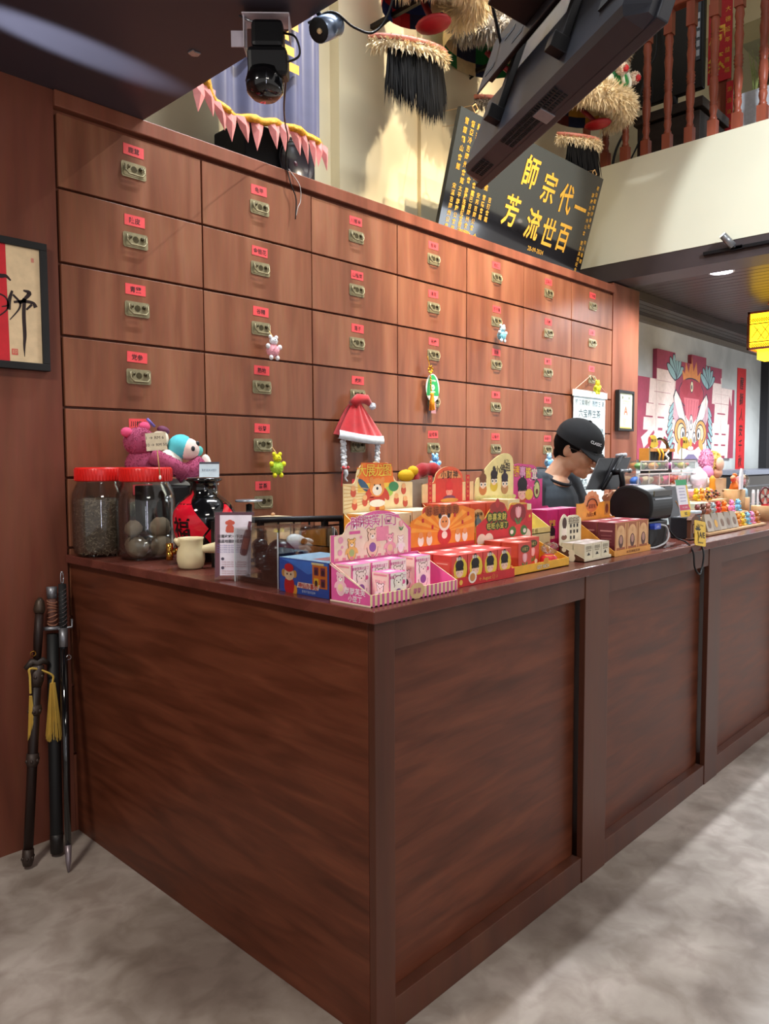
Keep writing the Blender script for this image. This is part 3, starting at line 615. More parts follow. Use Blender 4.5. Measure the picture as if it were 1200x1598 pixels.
c = MB('#b9b6ba:.25:.6'); c.prism([(-.018, -.012), (.004, -.02), (.02, -.006), (.016, .016), (-.004, .012), (-.016, .018)], frame((1.547, 2.38, 2.929), (1, 0, 0), (0, -1, 0)), .004); solo('foil_tape', c, 'crumpled scrap of silver tape stuck on the black ceiling', 'tape', (1.547, 2.38, 2.929))

# ------------------------------------------------------------ balcony: balusters and what stands behind
bl = thing('balustrade', 'row of turned reddish wood balusters along the balcony edge', 'railing', (5.99, 1.0, 3.9))
prof = [(.0, .0), (.026, .0), (.024, .010), (.030, .02), (.024, .03), (.022, .045), (.030, .08), (.026, .11), (.022, .115), (.029, .122), (.023, .13), (.029, .138), (.023, .146), (.030, .19), (.034, .25), (.029, .31), (.024, .33), (.031, .337), (.025, .346), (.034, .36), (.026, .373), (.035, .386), (.026, .40), (.032, .412), (.025, .42), (.028, .50), (.034, .56), (.025, .61), (.030, .618), (.024, .63), (.030, .64), (.026, .66), (.034, .70), (.028, .75), (.022, .76), (.0, .76)]
first = None
for i in range(26):
    y = 3.32 - i * .175
    if first is None:
        c = MB('wood_baluster'); c.box((5.96, y - .032, 3.9), (6.024, y + .032, 4.05)); c.box((5.96, y - .032, 4.80), (6.024, y + .032, 4.98)); c.lathe(prof, (5.992, y, 4.045), 14); first = build('baluster', c, bl)
    else:
        o = first.copy(); COL.objects.link(o); o.location.y -= i * .175
c = MB('wood_baluster'); c.box((5.945, -1.2, 4.98), (6.04, 3.4, 5.06)); build('handrail', c, bl, bevel=.01)
struct('upper_wall', MB('#6d736f:.7').box((11.0, -3, 3.8), (11.15, 6, 7)))
struct('upper_ceiling', MB('paint_white').box((6.3, -3, 6.6), (11.2, 3.6, 6.7)))
struct('ceiling_beam', MB('paint_cream').box((8.6, -3, 6.05), (9.0, 3.5, 6.6)))
struct('wall_upper', MB('paint_cream').box((6.3, 3.5, 3.3), (11.2, 3.6, 6.8)))
tb = thing('side_table', 'dark brown wooden stand behind the balcony balusters', 'table', (6.7, 2.8, 3.8))
c = MB('wood_shelf_dark'); c.box((6.5, 2.55, 4.42), (7.1, 3.15, 4.5)); build('table_top', c, tb, bevel=.005)
c = MB('wood_shelf_dark'); c.box((6.52, 2.58, 4.12), (7.08, 3.12, 4.40)); build('drawer_box', c, tb); c = MB('#b8a992:.5'); c.box((6.5, 2.56, 4.06), (7.1, 3.14, 4.11)); build('shelf', c, tb)
c = MB('#6b5b4e:.6'); c.box((6.53, 2.59, 3.8), (7.07, 3.11, 4.05)); build('base', c, tb)
mo = thing('monitor', 'flat black television standing on the balcony behind the balusters', 'television', (6.7, 2.8, 4.5))
c = MB('black_plastic'); c.box((6.62, 2.60, 4.62), (6.68, 3.3, 5.6)); build('screen_back', c, mo, bevel=.01); c = MB('black_metal'); c.tube([(6.65, 2.85, 4.5), (6.65, 2.85, 4.7)], .03, 8); c.box((6.55, 2.7, 4.5), (6.78, 3.0, 4.512)); build('stand', c, mo)
c = MB('#3a4552:.3'); c.box((6.612, 2.625, 4.85), (6.621, 2.66, 5.5)); build('port_strip', c, mo)
for i in range(5):
    c = MB('#aab4c0:.4'); c.box((6.607, 2.63, 4.88 + i * .075), (6.613, 2.655, 4.93 + i * .075)); build('port', c, mo)
c = MB('black_plastic'); c.tube(spline([(6.6, 3.0, 5.3), (6.55, 2.98, 5.0), (6.5, 3.02, 4.85), (6.5, 2.98, 4.65), (6.52, 3.1, 4.3), (6.3, 3.15, 3.95)]), .008, 6); c.tube(spline([(6.5, 3.05, 4.8), (6.42, 3.1, 4.5), (6.3, 3.2, 4.2), (6.2, 3.2, 3.95)]), .012, 6); solo('loose_wire', c, 'black wires drooping behind the balcony television', 'cable', (6.4, 3.1, 4.3))
rb = thing('red_sign', 'red hanging sign with gold Chinese writing on the balcony', 'sign', (7.4, 2.75, 5.2))
c = MB('#c2202a:.6'); F = frame((7.4, 2.76, 5.28), (0, -1, 0), (0, 0, 1)); c.prism([(-.10, -.30), (.11, -.30), (.11, .42), (-.10, .42)], F, .01); c.text('周', F, .16, .012, 'gold_paint', bold=.02, y=.12, x=-.02); c.text('然', F, .16, .012, 'gold_paint', bold=.02, y=-.12, x=-.02); c.vtext('大德延年益壽福', F, .05, .075, .32, .09, z=.012, mat='gold_paint'); build('sign_board', c, rb)
c = MB('wood_baluster'); c.box((7.405, 2.68, 3.8), (7.5, 2.80, 5.6)); build('sign_post', c, rb, bevel=.005)
c = MB('#c2202a:.6'); F = frame((7.39, 2.655, 4.85), (0, -1, 0), (0, 0, 1)); c.prism([(-.03, -.45), (.03, -.45), (.03, .1), (-.03, .1)], F, .006); c.vtext('源遠流長', F, .045, 0, .03, .1, z=.008, mat='gold_paint'); build('side_scroll', c, rb)
for i, (y0, y1) in enumerate(((2.30, 2.60), (1.95, 2.27), (1.6, 1.92))):
    p = thing('white_planter', 'white box planter of dry grass on the balcony, ' + ('leftmost, beside the red sign', 'middle of three', 'rightmost of three')[i], 'planter', (7.6, (y0 + y1) / 2, 4.3), 'white planters on the balcony'); c = MB('#c9ccd2:.5'); c.box((7.5, y0, 4.35), (7.75, y1, 4.86)); build('box', c, p, bevel=.008)
    c = MB('#8f9a5a:.7')
    for _ in range(26): x = rnd.uniform(7.55, 7.7); y = rnd.uniform(y0 + .05, y1 - .05); c.tube([(x, y, 4.86), (x + rnd.uniform(-.05, .05), y + rnd.uniform(-.07, .07), 4.86 + rnd.uniform(.15, .42))], [.006, .002], 4)
    o = build('grass_stems', c, p); o['kind'] = 'stuff'
    c = MB('#2b2f33:.5'); c.box((7.45, y0 - .01, 3.8), (7.8, y1 + .01, 4.34)); solo('low_cabinet', c, 'dark low cabinet on the balcony under the ' + ('leftmost', 'middle', 'rightmost')[i] + ' white planter', 'cabinet', (7.6, (y0 + y1) / 2, 3.8), 'dark cabinets under the planters', bevel=.006)

# ------------------------------------------------------------ under the balcony: lights, lantern
flat('lamp_white', '#ffffff', .4, emit=14, ecol='#eaf2ff'); flat('lamp_warm', '#fff4e6', .4, emit=3.5, ecol='#fff0dc')
dl = thing('recessed_downlight', 'round lit downlight recessed in the dark plank ceiling under the balcony', 'light', (6.40, 2.33, 3.02))
c = MB('lamp_white'); c.lathe([(0, 0), (.085, 0), (.085, .01)], (6.40, 2.33, 3.012), 24); build('diffuser', c, dl); c = MB('white_metal'); c.lathe([(.085, .004), (.092, 0), (.1, .004), (.1, .012)], (6.40, 2.33, 3.008), 24); build('rim', c, dl)
spot('under_balcony_beam', (6.40, 2.33, 3.0), (6.40, 2.33, 0), 330, COOL, 160, .5, .08)
for x, y in ((8.4, 1.5), (10.2, 1.5), (7.4, -.3)):  # added beams without fixtures, out of view, to lift the under-balcony wall
    spot('under_balcony_beam', (x, y, 3.0), (x, y, 0), 300, COOL, 165, .5, .08)
tk = thing('track_spotlight', 'small lit spotlight on a black track along the beam below the balcony', 'light', (5.88, 2.1, 3.04))
c = MB('black_metal'); c.box((5.855, -1.5, 3.03), (5.884, 2.27, 3.055)); build('track', c, tk, bevel=.003)
a0 = Vector((5.85, 2.05, 3.055)); a1 = Vector((5.80, 2.11, 3.135)); c = MB('#77787a:.35:.6'); c.tube([a0, a1], .026, 18); build('lamp_barrel', c, tk); c = MB('lamp_warm'); c.tube([a1, a1 + (a1 - a0).normalized() * .004], .022, 18); build('lamp_face', c, tk)
c = MB('black_metal'); c.tube([(5.868, 2.04, 3.045), a0], .012, 8); c.box((5.855, 1.99, 3.028), (5.884, 2.07, 3.058)); build('track_adapter', c, tk)
flat('lantern_paper', '#ffd23a', .6, emit=3.2, ecol='#ffc81e')
ln = thing('square_lantern', 'glowing yellow square lantern with lattice sides hanging from the plank ceiling', 'lantern', (7.98, 2.40, 2.5))
def Lf(s): 
    return [frame((7.80, 2.40, 2.72), (0, -1, 0), (0, 0, 1)), frame((7.98, 2.22, 2.72), (1, 0, 0), (0, 0, 1)), frame((8.16, 2.40, 2.72), (0, 1, 0), (0, 0, 1)), frame((7.98, 2.58, 2.72), (-1, 0, 0), (0, 0, 1))][s]
c = MB('lantern_paper'); c.box((7.81, 2.23, 2.58), (8.15, 2.57, 2.90)); build('paper_body', c, ln)
c = MB('lantern_paper'); c.box((7.87, 2.29, 2.47), (8.09, 2.51, 2.575)); build('lower_box', c, ln)
c = MB('wood_baluster')
for sx in (7.80, 8.14):
    for sy in (2.22, 2.56): c.box((sx, sy, 2.56), (sx + .022, sy + .022, 2.92))
for z in (2.56, 2.90): c.box((7.80, 2.22, z), (8.162, 2.24, z + .02)); c.box((7.80, 2.56, z), (8.162, 2.582, z + .02)); c.box((7.80, 2.24, z), (7.82, 2.56, z + .02)); c.box((8.142, 2.24, z), (8.162, 2.56, z + .02))
build('lantern_frame', c, ln)
for s in range(4):
    c = MB('#7a4410:.5'); F = Lf(s)
    for i in range(-7, 8):
        for k in (-1, 1):
            for q in (.115, -.125): c.tbox(F @ Matrix.Translation((i * .02, q, .006)) @ Matrix.Rotation(k * .785, 4, 'Z'), (.05, .004, .004))
    for i in range(-3, 4): c.tbox(F @ Matrix.Translation((i * .036, -.006, .006)) @ Matrix.Rotation(.95 * (1 if i % 2 else -1), 4, 'Z'), (.17 if abs(i) < 3 else .10, .005, .004))
    for a in ((-.165, 0), (.165, 0)): c.tbox(F @ Matrix.Translation((a[0], 0, .006)), (.008, .31, .006))
    for b in (-.09, .08): c.tbox(F @ Matrix.Translation((0, b, .006)), (.33, .008, .006))
    build('lattice', c, ln)
c = MB('wood_baluster'); c.tube([(7.98, 2.40, 2.92), (7.98, 2.40, 3.02)], .008, 6); c.lathe([(.06, 0), (.05, .02), (0, .02)], (7.98, 2.40, 3.0), 12); build('hanger', c, ln)
# ------------------------------------------------------------ items on the left of the counter
ZT = 1.1365
def candy_jar(x, y, r, name, label):
    t = thing('glass_jar', label, 'jar', (x, y, ZT)); c = MB('clear_plastic')
    c.lathe([(r * .82, .0), (r * .96, .012), (r, .04), (r, .215), (r * .97, .245), (r * .80, .285), (r * .78, .335), (r * .755, .335), (r * .775, .282), (r * .945, .243), (r * .975, .213), (r * .975, .04), (r * .94, .015), (r * .8, .006), (0, .006)], (x, y, ZT), 28); build('jar_body', c, t)
    c = MB('red_lid'); c.lathe([(r * .83, .0), (r * .87, .004), (r * .87, .048), (r * .83, .054), (r * .70, .054), (r * .66, .050), (0, .050)], (x, y, ZT + .292), 28)
    for i in range(48):
        a = 2 * pi * i / 48; c.tbox(Matrix.Translation((x + r * .872 * cos(a), y + r * .872 * sin(a), ZT + .318)) @ Matrix.Rotation(a, 4, 'Z'), (.002, .004, .044))
    build('screw_lid', c, t); return t
ja = candy_jar(1.405, 2.885, .108, 'jar', 'tall clear jar with red lid full of dried brown roots, beside the wall')
c = MB('#5e4c3c:.9'); R_ = .100
c.lathe([(.08, .008), (R_ * .96, .03), (R_ * .96, .20), (R_ * .8, .222), (0, .23)], (1.405, 2.885, ZT), 18, '#5a4938:.95')
for _ in range(3800):
    a = rnd.random() * 2 * pi; z = ZT + rnd.uniform(.012, .222); r0 = R_ * rnd.uniform(.9, .985); p = Vector((1.405 + r0 * cos(a), 2.885 + r0 * sin(a), z)); t = Vector((-sin(a), cos(a), 0)); d_ = (t * rnd.uniform(-1, 1) + Vector((0, 0, rnd.uniform(-.7, .7)))).normalized() * rnd.uniform(.008, .02); w = d_.cross(Vector((cos(a), sin(a), 0))).normalized() * .0014
    m = p + d_ * .5 + Vector((cos(a), sin(a), 0)) * .002; c.add([p - w, p + w, m + w, m - w, p + d_], [(0, 1, 2, 3), (3, 2, 4)], rnd.choice(['#7d6a55:.9', '#66523f:.9', '#8f7d66:.9', '#4b3a2d:.9']), False)
o = build('dried_herbs', c, ja); o['kind'] = 'stuff'
jb = candy_jar(1.475, 2.655, .112, 'jar', 'wide clear jar with red lid holding round roots in plastic bags')
i = 0
for dx, dy, dz, r0 in ((-.055, -.03, .045, .042), (.03, -.055, .045, .044), (.05, .03, .042, .04), (-.02, .05, .045, .042), (-.055, .0, .115, .034), (.035, -.035, .118, .04)):
    p = Vector((1.475 + dx, 2.655 + dy, ZT + dz)); c = MB('#8d7b66:.85'); c.ell((0, 0, 0), (r0, r0 * .92, r0 * .95), 16)
    c.v = [tuple(Vector(v) * (1 + .08 * sin(v[0] * 260 + i) * sin(v[2] * 220 + v[1] * 180)) + p) for v in c.v]; i += 1
    build('root_ball', c, jb)
for dx, dy, r0 in ((-.03, -.035, .055), (.05, -.03, .05)):
    p = Vector((1.475 + dx, 2.655 + dy, ZT + .055)); c = MB('cellophane'); c.ell((0, 0, 0), (r0, r0, r0 * .9), 12); c.v = [tuple(Vector(v) * (1 + .12 * sin(v[0] * 190 + v[2] * 300)) + p) for v in c.v]; build('plastic_wrap', c, jb)
pc = thing('price_card', 'small handwritten cream price card on a cotton bud in front of the red lid', 'card', (1.47, 2.552, 1.44)); F = frame((1.462, 2.548, 1.578), (.80, -.60, .05), (-.05, 0, 1))
c = MB('#d9cbb0:.7'); c.prism([(-.037, -.034), (.037, -.031), (.035, .034), (-.038, .031)], F, .0012); c.text('1 → RM 6', F, .016, .0018, x=-.004, y=.014); c.text('10 → RM 50', F, .015, .0018, y=-.012); build('card', c, pc)
c = MB('#c9a06a:.6'); c.tube([F @ Vector((0, -.02, -.002)), (1.476, 2.552, 1.448)], .0022, 6); c.ell((1.476, 2.552, 1.445), (.005, .005, .009), 8, '#efece4:.9'); build('cotton_bud', c, pc)
# black box, cards and plush behind
c = MB('black_plastic'); c.box((1.585, 2.70, ZT), (1.86 - .05, 2.95, 1.405)); solo('cash_box', c, 'black box standing on the counter behind the jars and the lacquer pot', 'box', (1.7, 2.8, ZT), bevel=.006)
c = MB('#b9c6c4:.5'); c.box((1.69, 2.66, 1.406), (1.808, 2.86, 1.432)); solo('pale_case', c, 'flat pale grey case lying on the black box behind the lacquer pot', 'case', (1.74, 2.75, 1.406), bevel=.004)
F = frame((1.765, 2.665, 1.468), (.75, -.66, 0), (0, .25, 1)); c = MB('#c9dbe6:.5'); c.prism([(-.04, -.034), (.04, -.034), (.04, .034), (-.04, .034)], F, .002); c.prism([(-.04, .026), (.04, .026), (.04, .034), (-.04, .034)], F, .0026, '#3a3a48:.5'); c.text('RESERVED', F, .013, .0028, '#5a6f8a:.5'); solo('reserved_card', c, 'pale blue RESERVED card leaning on the grey case beside the plush toys', 'card', (1.765, 2.665, 1.433))
def fuzzy(c, ctr, r, mat, n=260, l=.005): fur_ball(c, ctr, r, n, l, .0016, mat, .6, .1)
pb = thing('plush_bear', 'rose pink plush bear with cream muzzle slumped behind the red-lidded jars', 'plush toy', (1.62, 2.86, 1.41)); K = '#a5486a:.95'; V = Vector
c = MB(K); fuzzy(c, (1.60, 2.87, 1.492), (.105, .085, .085), K, 2200); build('body', c, pb)
c = MB(K); fuzzy(c, (1.565, 2.86, 1.585), (.075, .070, .070), K, 1800); build('head', c, pb)
c = MB('#e8dcc4:.9'); c.ell((1.627, 2.815, 1.588), (.036, .038, .048), 16, None, Matrix.Rotation(.5, 3, 'Y')); build('muzzle', c, pb)
c = MB('#6a3050:.7'); c.ell((1.645, 2.81, 1.632), (.028, .02, .017), 12, None, Matrix.Rotation(.3, 3, 'Y')); build('nose', c, pb)
for p in ((1.505, 2.85, 1.622), (1.60, 2.88, 1.648)): c = MB('#d9507c:.9'); c.ell(p, (.026, .014, .02), 12); build('ear', c, pb)
c = MB('#e6e0d4:.9'); c.ell((1.665, 2.80, 1.50), (.062, .04, .052), 14, None, Matrix.Rotation(.5, 3, 'Y')); build('belly', c, pb)
c = MB(K)
for q in ([(1.58, 2.80, 1.53), (1.65, 2.76, 1.49), (1.70, 2.74, 1.455)],): fur_tube(c, q, [.042, .04, .045], 1500, .005, .0016, K, .6, .1)
build('arm', c, pb)
c = MB(K); fur_tube(c, [(1.68, 2.77, 1.45), (1.74, 2.755, 1.47), (1.785, 2.75, 1.50)], [.045, .045, .043], 1500, .005, .0016, K, .6, .1); c.ell((1.80, 2.745, 1.49), (.016, .036, .044), 14, '#e8e2d6:.9'); build('leg', c, pb)
dq = thing('plush_doll', 'small plush doll in a turquoise hood lying on the pink bear', 'plush toy', (1.72, 2.79, 1.51)); c = MB('#58c3cf:.9'); c.ell((1.715, 2.795, 1.565), (.055, .05, .052), 18); c.ell((1.775, 2.765, 1.545), (.03, .012, .022), 10, '#58b7b0:.9', Matrix.Rotation(-.5, 3, 'Y')); build('hood', c, dq)
c = MB('#e9cfc6:.85'); c.ell((1.738, 2.775, 1.555), (.046, .045, .046), 18); build('face', c, dq)
for p in ((1.733, 2.731, 1.557), (1.762, 2.742, 1.578)): c = MB('#1c1f26:.4'); c.ell(p, (.009, .006, .011), 10); build('eye', c, dq)
c = MB('#c7c0dd:.4'); c.tube([(1.60, 2.80, 1.645), (1.568, 2.80, 1.675)], .006, 8, '#6f63b5:.35'); solo('purple_pen', c, 'short purple stick poking up behind the plush bear', 'stick', (1.58, 2.80, 1.65))

# black lacquer pot with red diamonds and brass tap
lp = thing('lacquer_pot', 'big glossy black pot with red diamond papers and a brass tap', 'pot', (1.575, 2.415, ZT)); pcx, pcy = 1.575, 2.415
PP = [(.06, 0), (.066, .008), (.085, .04), (.108, .10), (.115, .15), (.111, .185), (.095, .215), (.066, .238), (.052, .248), (.050, .285), (.056, .292), (.066, .297), (.067, .304), (.060, .308), (.0, .310)]
def prad(z):
    for (a, b), (c_, d_) in zip(PP, PP[1:]):
        if z <= d_: return a + (c_ - a) * (z - b) / max(1e-6, d_ - b)
    return .05
c = MB('black_gloss'); c.lathe(PP, (pcx, pcy, ZT), 40); build('pot_body', c, lp)
def diamond(a0, zc, ha, hz, ch):
    c = MB('#d0142c:.12'); n = 9; vs = []; fs = []
    for i in range(n + 1):
        for j in range(n + 1):
            u, v = i / n * 2 - 1, j / n * 2 - 1; a = a0 + (u + v) / 2 * ha; z = zc + (v - u) / 2 * hz; rr = prad(z) + .0015; vs.append((pcx + rr * cos(a), pcy + rr * sin(a), ZT + z))
    for i in range(n):
        for j in range(n): k = i * (n + 1) + j; fs.append((k, k + 1, k + n + 2, k + n + 1))
    c.add(vs, fs, None, True)
    gv, gf = glyphs(ch, .02); 
    c.add([(pcx + (prad(zc + y * .085) + .003) * cos(a0 + x * .085 / .115), pcy + (prad(zc + y * .085) + .003) * sin(a0 + x * .085 / .115), ZT + zc + y * .085) for x, y in gv], gf, '#1c0508:.3', False)
    build('red_diamond', c, lp)
diamond(-2.98, .128, .95, .135, '福'); diamond(-1.30, .10, .85, .12, '酒')
c = MB('brass'); q = Vector((pcx + .112 * cos(-3.25), pcy + .112 * sin(-3.25), ZT + .045)); dv = Vector((cos(-3.1), sin(-3.1), 0)); q -= dv * .02
c.tube([q, q + dv * .045], [.013, .011], 14); e = q + dv * .05; c.lathe([(.009, -.03), (.011, -.03), (.012, .005), (.013, .03), (.0, .032)], tuple(e), 14); c.tube([e + Vector((0, 0, .0)), e + Vector((0, 0, -.03))], .012, 14); build('brass_tap', c, lp)
# cream clay pot
cp = thing('clay_pot', 'small cream clay pouring pot with hollow side handle in front of the black pot', 'pot', (1.428, 2.278, ZT)); X, Y = 1.428, 2.278
c = MB('ceramic_cream'); c.lathe([(.034, 0), (.042, .006), (.048, .03), (.047, .055), (.041, .078), (.042, .098), (.045, .106), (.041, .106), (.038, .098), (.037, .078), (.042, .05), (.041, .01), (0, .008)], (X, Y, ZT), 28); 
dv = Vector((-.80, .25, 0)).normalized(); c.tube([Vector((X, Y, ZT + .088)) + dv * .036, Vector((X, Y, ZT + .103)) + dv * .055], [.014, .006], 10); build('pot_body', c, cp)
dv = Vector((.66, -.70, .10)).normalized(); b0 = Vector((X, Y, ZT + .062)) + dv * .042; b1 = b0 + dv * .055; c = MB('ceramic_cream'); c.tube([b0, b1], [.013, .021], 18, caps=False); c.tube([b1, b1 - dv * .001, b1 - dv * .035], [.021, .0155, .012], 18, '#8d7f62:.7', False); build('hollow_handle', c, cp)

# acrylic sign holder, acrylic box with figurine
sg = thing('sign_holder', 'leaning clear acrylic sign holder with printed leaflet beside the acrylic box', 'sign', (1.378, 1.955, ZT)); F = frame((1.382, 1.958, ZT), (.083, -.092, 0), (.05, .045, .98))
c = MB('clear_acrylic'); c.prism([(-.063, 0), (.063, 0), (.063, .212), (-.063, .212)], F, .0025); c.box((1.36, 1.93, ZT), (1.42, 1.99, ZT + .002)); build('acrylic', c, sg)
c = MB('#e6ddea:.6'); P2 = F @ Matrix.Translation((0, 0, .003)); c.flatp([(-.046, .012), (.05, .012), (.054, .2), (-.046, .2)], P2, 0); c.flatp([(-.061, .004), (-.046, .012), (-.046, .2), (-.061, .205)], P2, 0, '#6d4450:.6'); c.flatp([(-.061, .2), (.061, .2), (.061, .209), (-.061, .209)], P2, .0003, '#5b3a48:.6')
for x_, y_, r_ in ((-.014, .176, .010), (-.023, .176, .006), (-.005, .176, .006), (-.014, .158, .013), (-.021, .152, .007), (-.007, .152, .007)): c.disc(P2, x_, y_, r_, r_, .0006 + r_ * .02, '#cc5a48:.6')
c.text('只需吃吃一下才知', P2, .0115, .001, '#1f1b28', y=.134, x=-.008, bold=.02); c.text('酒道地靓的茗茶道', P2, .0115, .001, '#1f1b28', y=.119, x=-.008, bold=.02)
for i_, y_ in enumerate((.106, .099, .092, .085)): c.text('Have a little sip then you know', P2, .0068, .001, '#6b6aa8', y=y_, x=-.012)
for k, y_ in enumerate((.064, .036)):
    c.disc(P2, -.037, y_, .005, None, .001, '#4a4156'); 
    for q in range(3): c.text('slowly taste the herbal tea wine', P2, .006, .001, '#a8505a', y=y_ - .010 - q * .007, x=-.002)
bt = [(-.006, .0), (.006, .0), (.011, .006), (.012, .06), (.009, .078), (.005, .088), (.005, .108), (-.005, .108), (-.005, .088), (-.009, .078), (-.012, .06), (-.011, .006)]
c.flatp([(.026 + x * 1.0 * cos(-.22) - y * sin(-.22), .075 + x * sin(-.22) + y * cos(-.22)) for x, y in bt], P2, .0014, '#5e2f3c:.5'); c.flatp([(.026 + x * cos(-.22) - y * sin(-.22), .075 + x * sin(-.22) + y * cos(-.22)) for x, y in ((-.009, .02), (.009, .02), (.009, .055), (-.009, .055))], P2, .0018, '#8d4a44:.5'); build('printed_leaflet', c, sg)
ab = thing('acrylic_box', 'clear acrylic display box with a dark lion figurine inside', 'display box', (1.465, 1.82, ZT)); A0, A1, A2, A3 = 1.36, 1.58, 1.715, 1.925; ZH = ZT + .162
for nm, a, b in (('pane', (A0, A2, ZT), (A0 + .003, A3, ZH)), ('pane', (A1 - .003, A2, ZT), (A1, A3, ZH)), ('pane', (A0 + .003, A2, ZT), (A1 - .003, A2 + .003, ZH)), ('pane', (A0 + .003, A3 - .003, ZT), (A1 - .003, A3, ZH)), ('lid_pane', (A0 - .001, A2 - .001, ZH + .0003), (A1 + .001, A3 + .001, ZH + .003))):
    c = MB('clear_acrylic'); c.box(a, b); build(nm, c, ab)
for x, y in ((A0, A2), (A1, A2), (A0, A3), (A1, A3)): c = MB('#cfd6da:.2'); c.box((x - .0012, y - .0012, ZT), (x + .0012, y + .0012, ZH)); build('edge_strip', c, ab)
c = MB('black_gloss'); c.box((A0 + .01, A2 + .01, ZT + .0005), (A1 - .01, A3 - .01, ZT + .018)); build('base', c, ab, bevel=.003)
fg = thing('lion_figurine', 'dark glossy figurine with white mask inside the clear acrylic box', 'figurine', (1.47, 1.82, ZT + .02)); c = MB('#141216:.25')
c.ell((1.455, 1.83, ZT + .06), (.06, .07, .045), 14); c.ell((1.43, 1.79, ZT + .09), (.045, .045, .045), 14)
for q in range(16): a = rnd.random() * 6.28; c.ell((1.45 + .06 * cos(a), 1.82 + .07 * sin(a), ZT + .03 + rnd.random() * .08), .016 + rnd.random() * .012, 10, rnd.choice(['#141216:.25', '#2a1418:.3', '#0d0d10:.15']))
build('body', c, fg); c = MB('#dfe5e8:.35'); c.ell((1.475, 1.765, ZT + .122), (.042, .02, .024), 14, None, Matrix.Rotation(.35, 3, 'Y'))
for k in range(4): c.ell((1.515 - k * .004, 1.76, ZT + .125 - k * .011), (.02, .010, .007), 10, None, Matrix.Rotation(.3 + k * .12, 3, 'Y'))
c.disc(FRONT(1.478, 1.742, ZT + .126), 0, 0, .013, .010, .004, '#5a2a22'); build('white_mask', c, fg)
# black rail rack, bamboo box, gourds
rk = thing('black_rack', 'black metal rail rack standing across the counter behind the acrylic box', 'rack', (1.65, 2.06, ZT)); a, b = Vector((1.50, 2.24, 1.298)), Vector((1.795, 1.905, 1.306))
c = MB('black_metal'); c.tube([a, b], .011, 10); build('top_rail', c, rk)
for t in (.0, .36, .5, .62, .74, .86, 1.):
    p = a.lerp(b, t); c = MB('black_metal'); c.box((p.x - .009, p.y - .009, ZT), (p.x + .009, p.y + .009, p.z)) if t in (0, .36, .86, 1.) else c.tube([(p.x, p.y, ZT + .01), p], .004, 6); build('post', c, rk)
c = MB('black_metal'); c.tube([a - Vector((0, 0, .14)), b - Vector((0, 0, .14))], .007, 8); build('bottom_rail', c, rk)
bs = thing('bamboo_box', 'round pale bamboo box with knobbed lid behind the black rail', 'box', (1.705, 2.175, ZT)); c = MB('wood_pale'); c.lathe([(.095, 0), (.098, .005), (.098, .14), (0, .14)], (1.705, 2.175, ZT), 28); build('box_body', c, bs)
c = MB('#cdb894:.5'); c.lathe([(.1, 0), (.1, .018), (.09, .024), (.03, .030), (0, .031)], (1.705, 2.175, ZT + .1405), 28); build('lid', c, bs); c = MB('#b98a62:.5'); c.ell((1.705, 2.175, ZT + .176), (.008, .008, .007), 10); build('knob', c, bs)
for i, (x, y) in enumerate(((1.73, 2.03), (1.765, 1.995), (1.79, 1.955))):
    c = MB('black_gloss'); c.lathe([(.012, 0), (.022, .012), (.025, .035), (.02, .058), (.012, .070), (.02, .084), (.0235, .104), (.018, .126), (.006, .138), (.0, .141)], (x, y, ZT), 18); solo('black_gourd', c, 'glossy black double-bulb gourd bottle, %s of three behind the acrylic box' % ('leftmost', 'middle', 'rightmost')[i], 'bottle', (x, y, ZT), 'black gourds behind the acrylic box')
c = MB('#9aa3ad:.25:.6'); c.lathe([(.05, 0), (.052, .004), (.05, .008), (0, .008)], (1.718, 2.335, 1.352), 20); c.lathe([(.03, 0), (.012, .01), (.012, .205), (0, .21)], (1.718, 2.335, ZT), 14, 'black_plastic'); solo('round_stand', c, 'small round metal dish on a stem behind the leaflet holder', 'stand', (1.70, 2.345, ZT))

# ------------------------------------------------------------ carton art
def bear(c, F, x, y, s, col='#e8c49a:.6', ol='#7a4a34:.6', tum='#8a5aa0:.6'):
    c.disc(F, x, y - .1 * s, .34 * s, .46 * s, .0006, ol); c.disc(F, x, y + .36 * s, .29 * s, .27 * s, .0006, ol)
    for q in (-1, 1): c.disc(F, x + q * .22 * s, y + .58 * s, .1 * s, None, .0006, ol); c.disc(F, x + q * .22 * s, y + .58 * s, .075 * s, None, .0009, col); c.disc(F, x + q * .36 * s, y - .02 * s, .09 * s, .2 * s, .0008, col, 10, q * .5)
    c.disc(F, x, y - .1 * s, .31 * s, .43 * s, .0009, col); c.disc(F, x, y + .36 * s, .26 * s, .24 * s, .0010, col)
    c.disc(F, x, y - .12 * s, .2 * s, .2 * s, .0013, tum); c.disc(F, x, y + .3 * s, .13 * s, .09 * s, .0013, '#fff4e6:.6'); c.disc(F, x, y + .33 * s, .04 * s, .03 * s, .0016, '#3a2a2a:.5', 8)
    for q in (-1, 1): c.disc(F, x + q * .12 * s, y + .42 * s, .025 * s, .03 * s, .0015, '#2a1f1f:.5', 8)
def face(c, F, x, y, s, hair='#1d1718:.6', skin='#f3cdb4:.6'):
    c.disc(F, x, y - .12 * s, .34 * s, .32 * s, .0006, skin); c.disc(F, x, y + .26 * s, .38 * s, .30 * s, .0010, hair); 
    for i in range(5): c.disc(F, x + (-.28 + i * .14) * s, y + .03 * s, .07 * s, .09 * s, .0013, hair, 8)
    c.disc(F, x, y + .62 * s, .14 * s, .18 * s, .0009, hair)
    for q in (-1, 1): c.disc(F, x + q * .16 * s, y - .16 * s, .035 * s, .02 * s, .0013, '#2a1f1f:.5', 8); c.disc(F, x + q * .22 * s, y - .22 * s, .05 * s, .03 * s, .0012, '#ee8f8f:.6', 8)
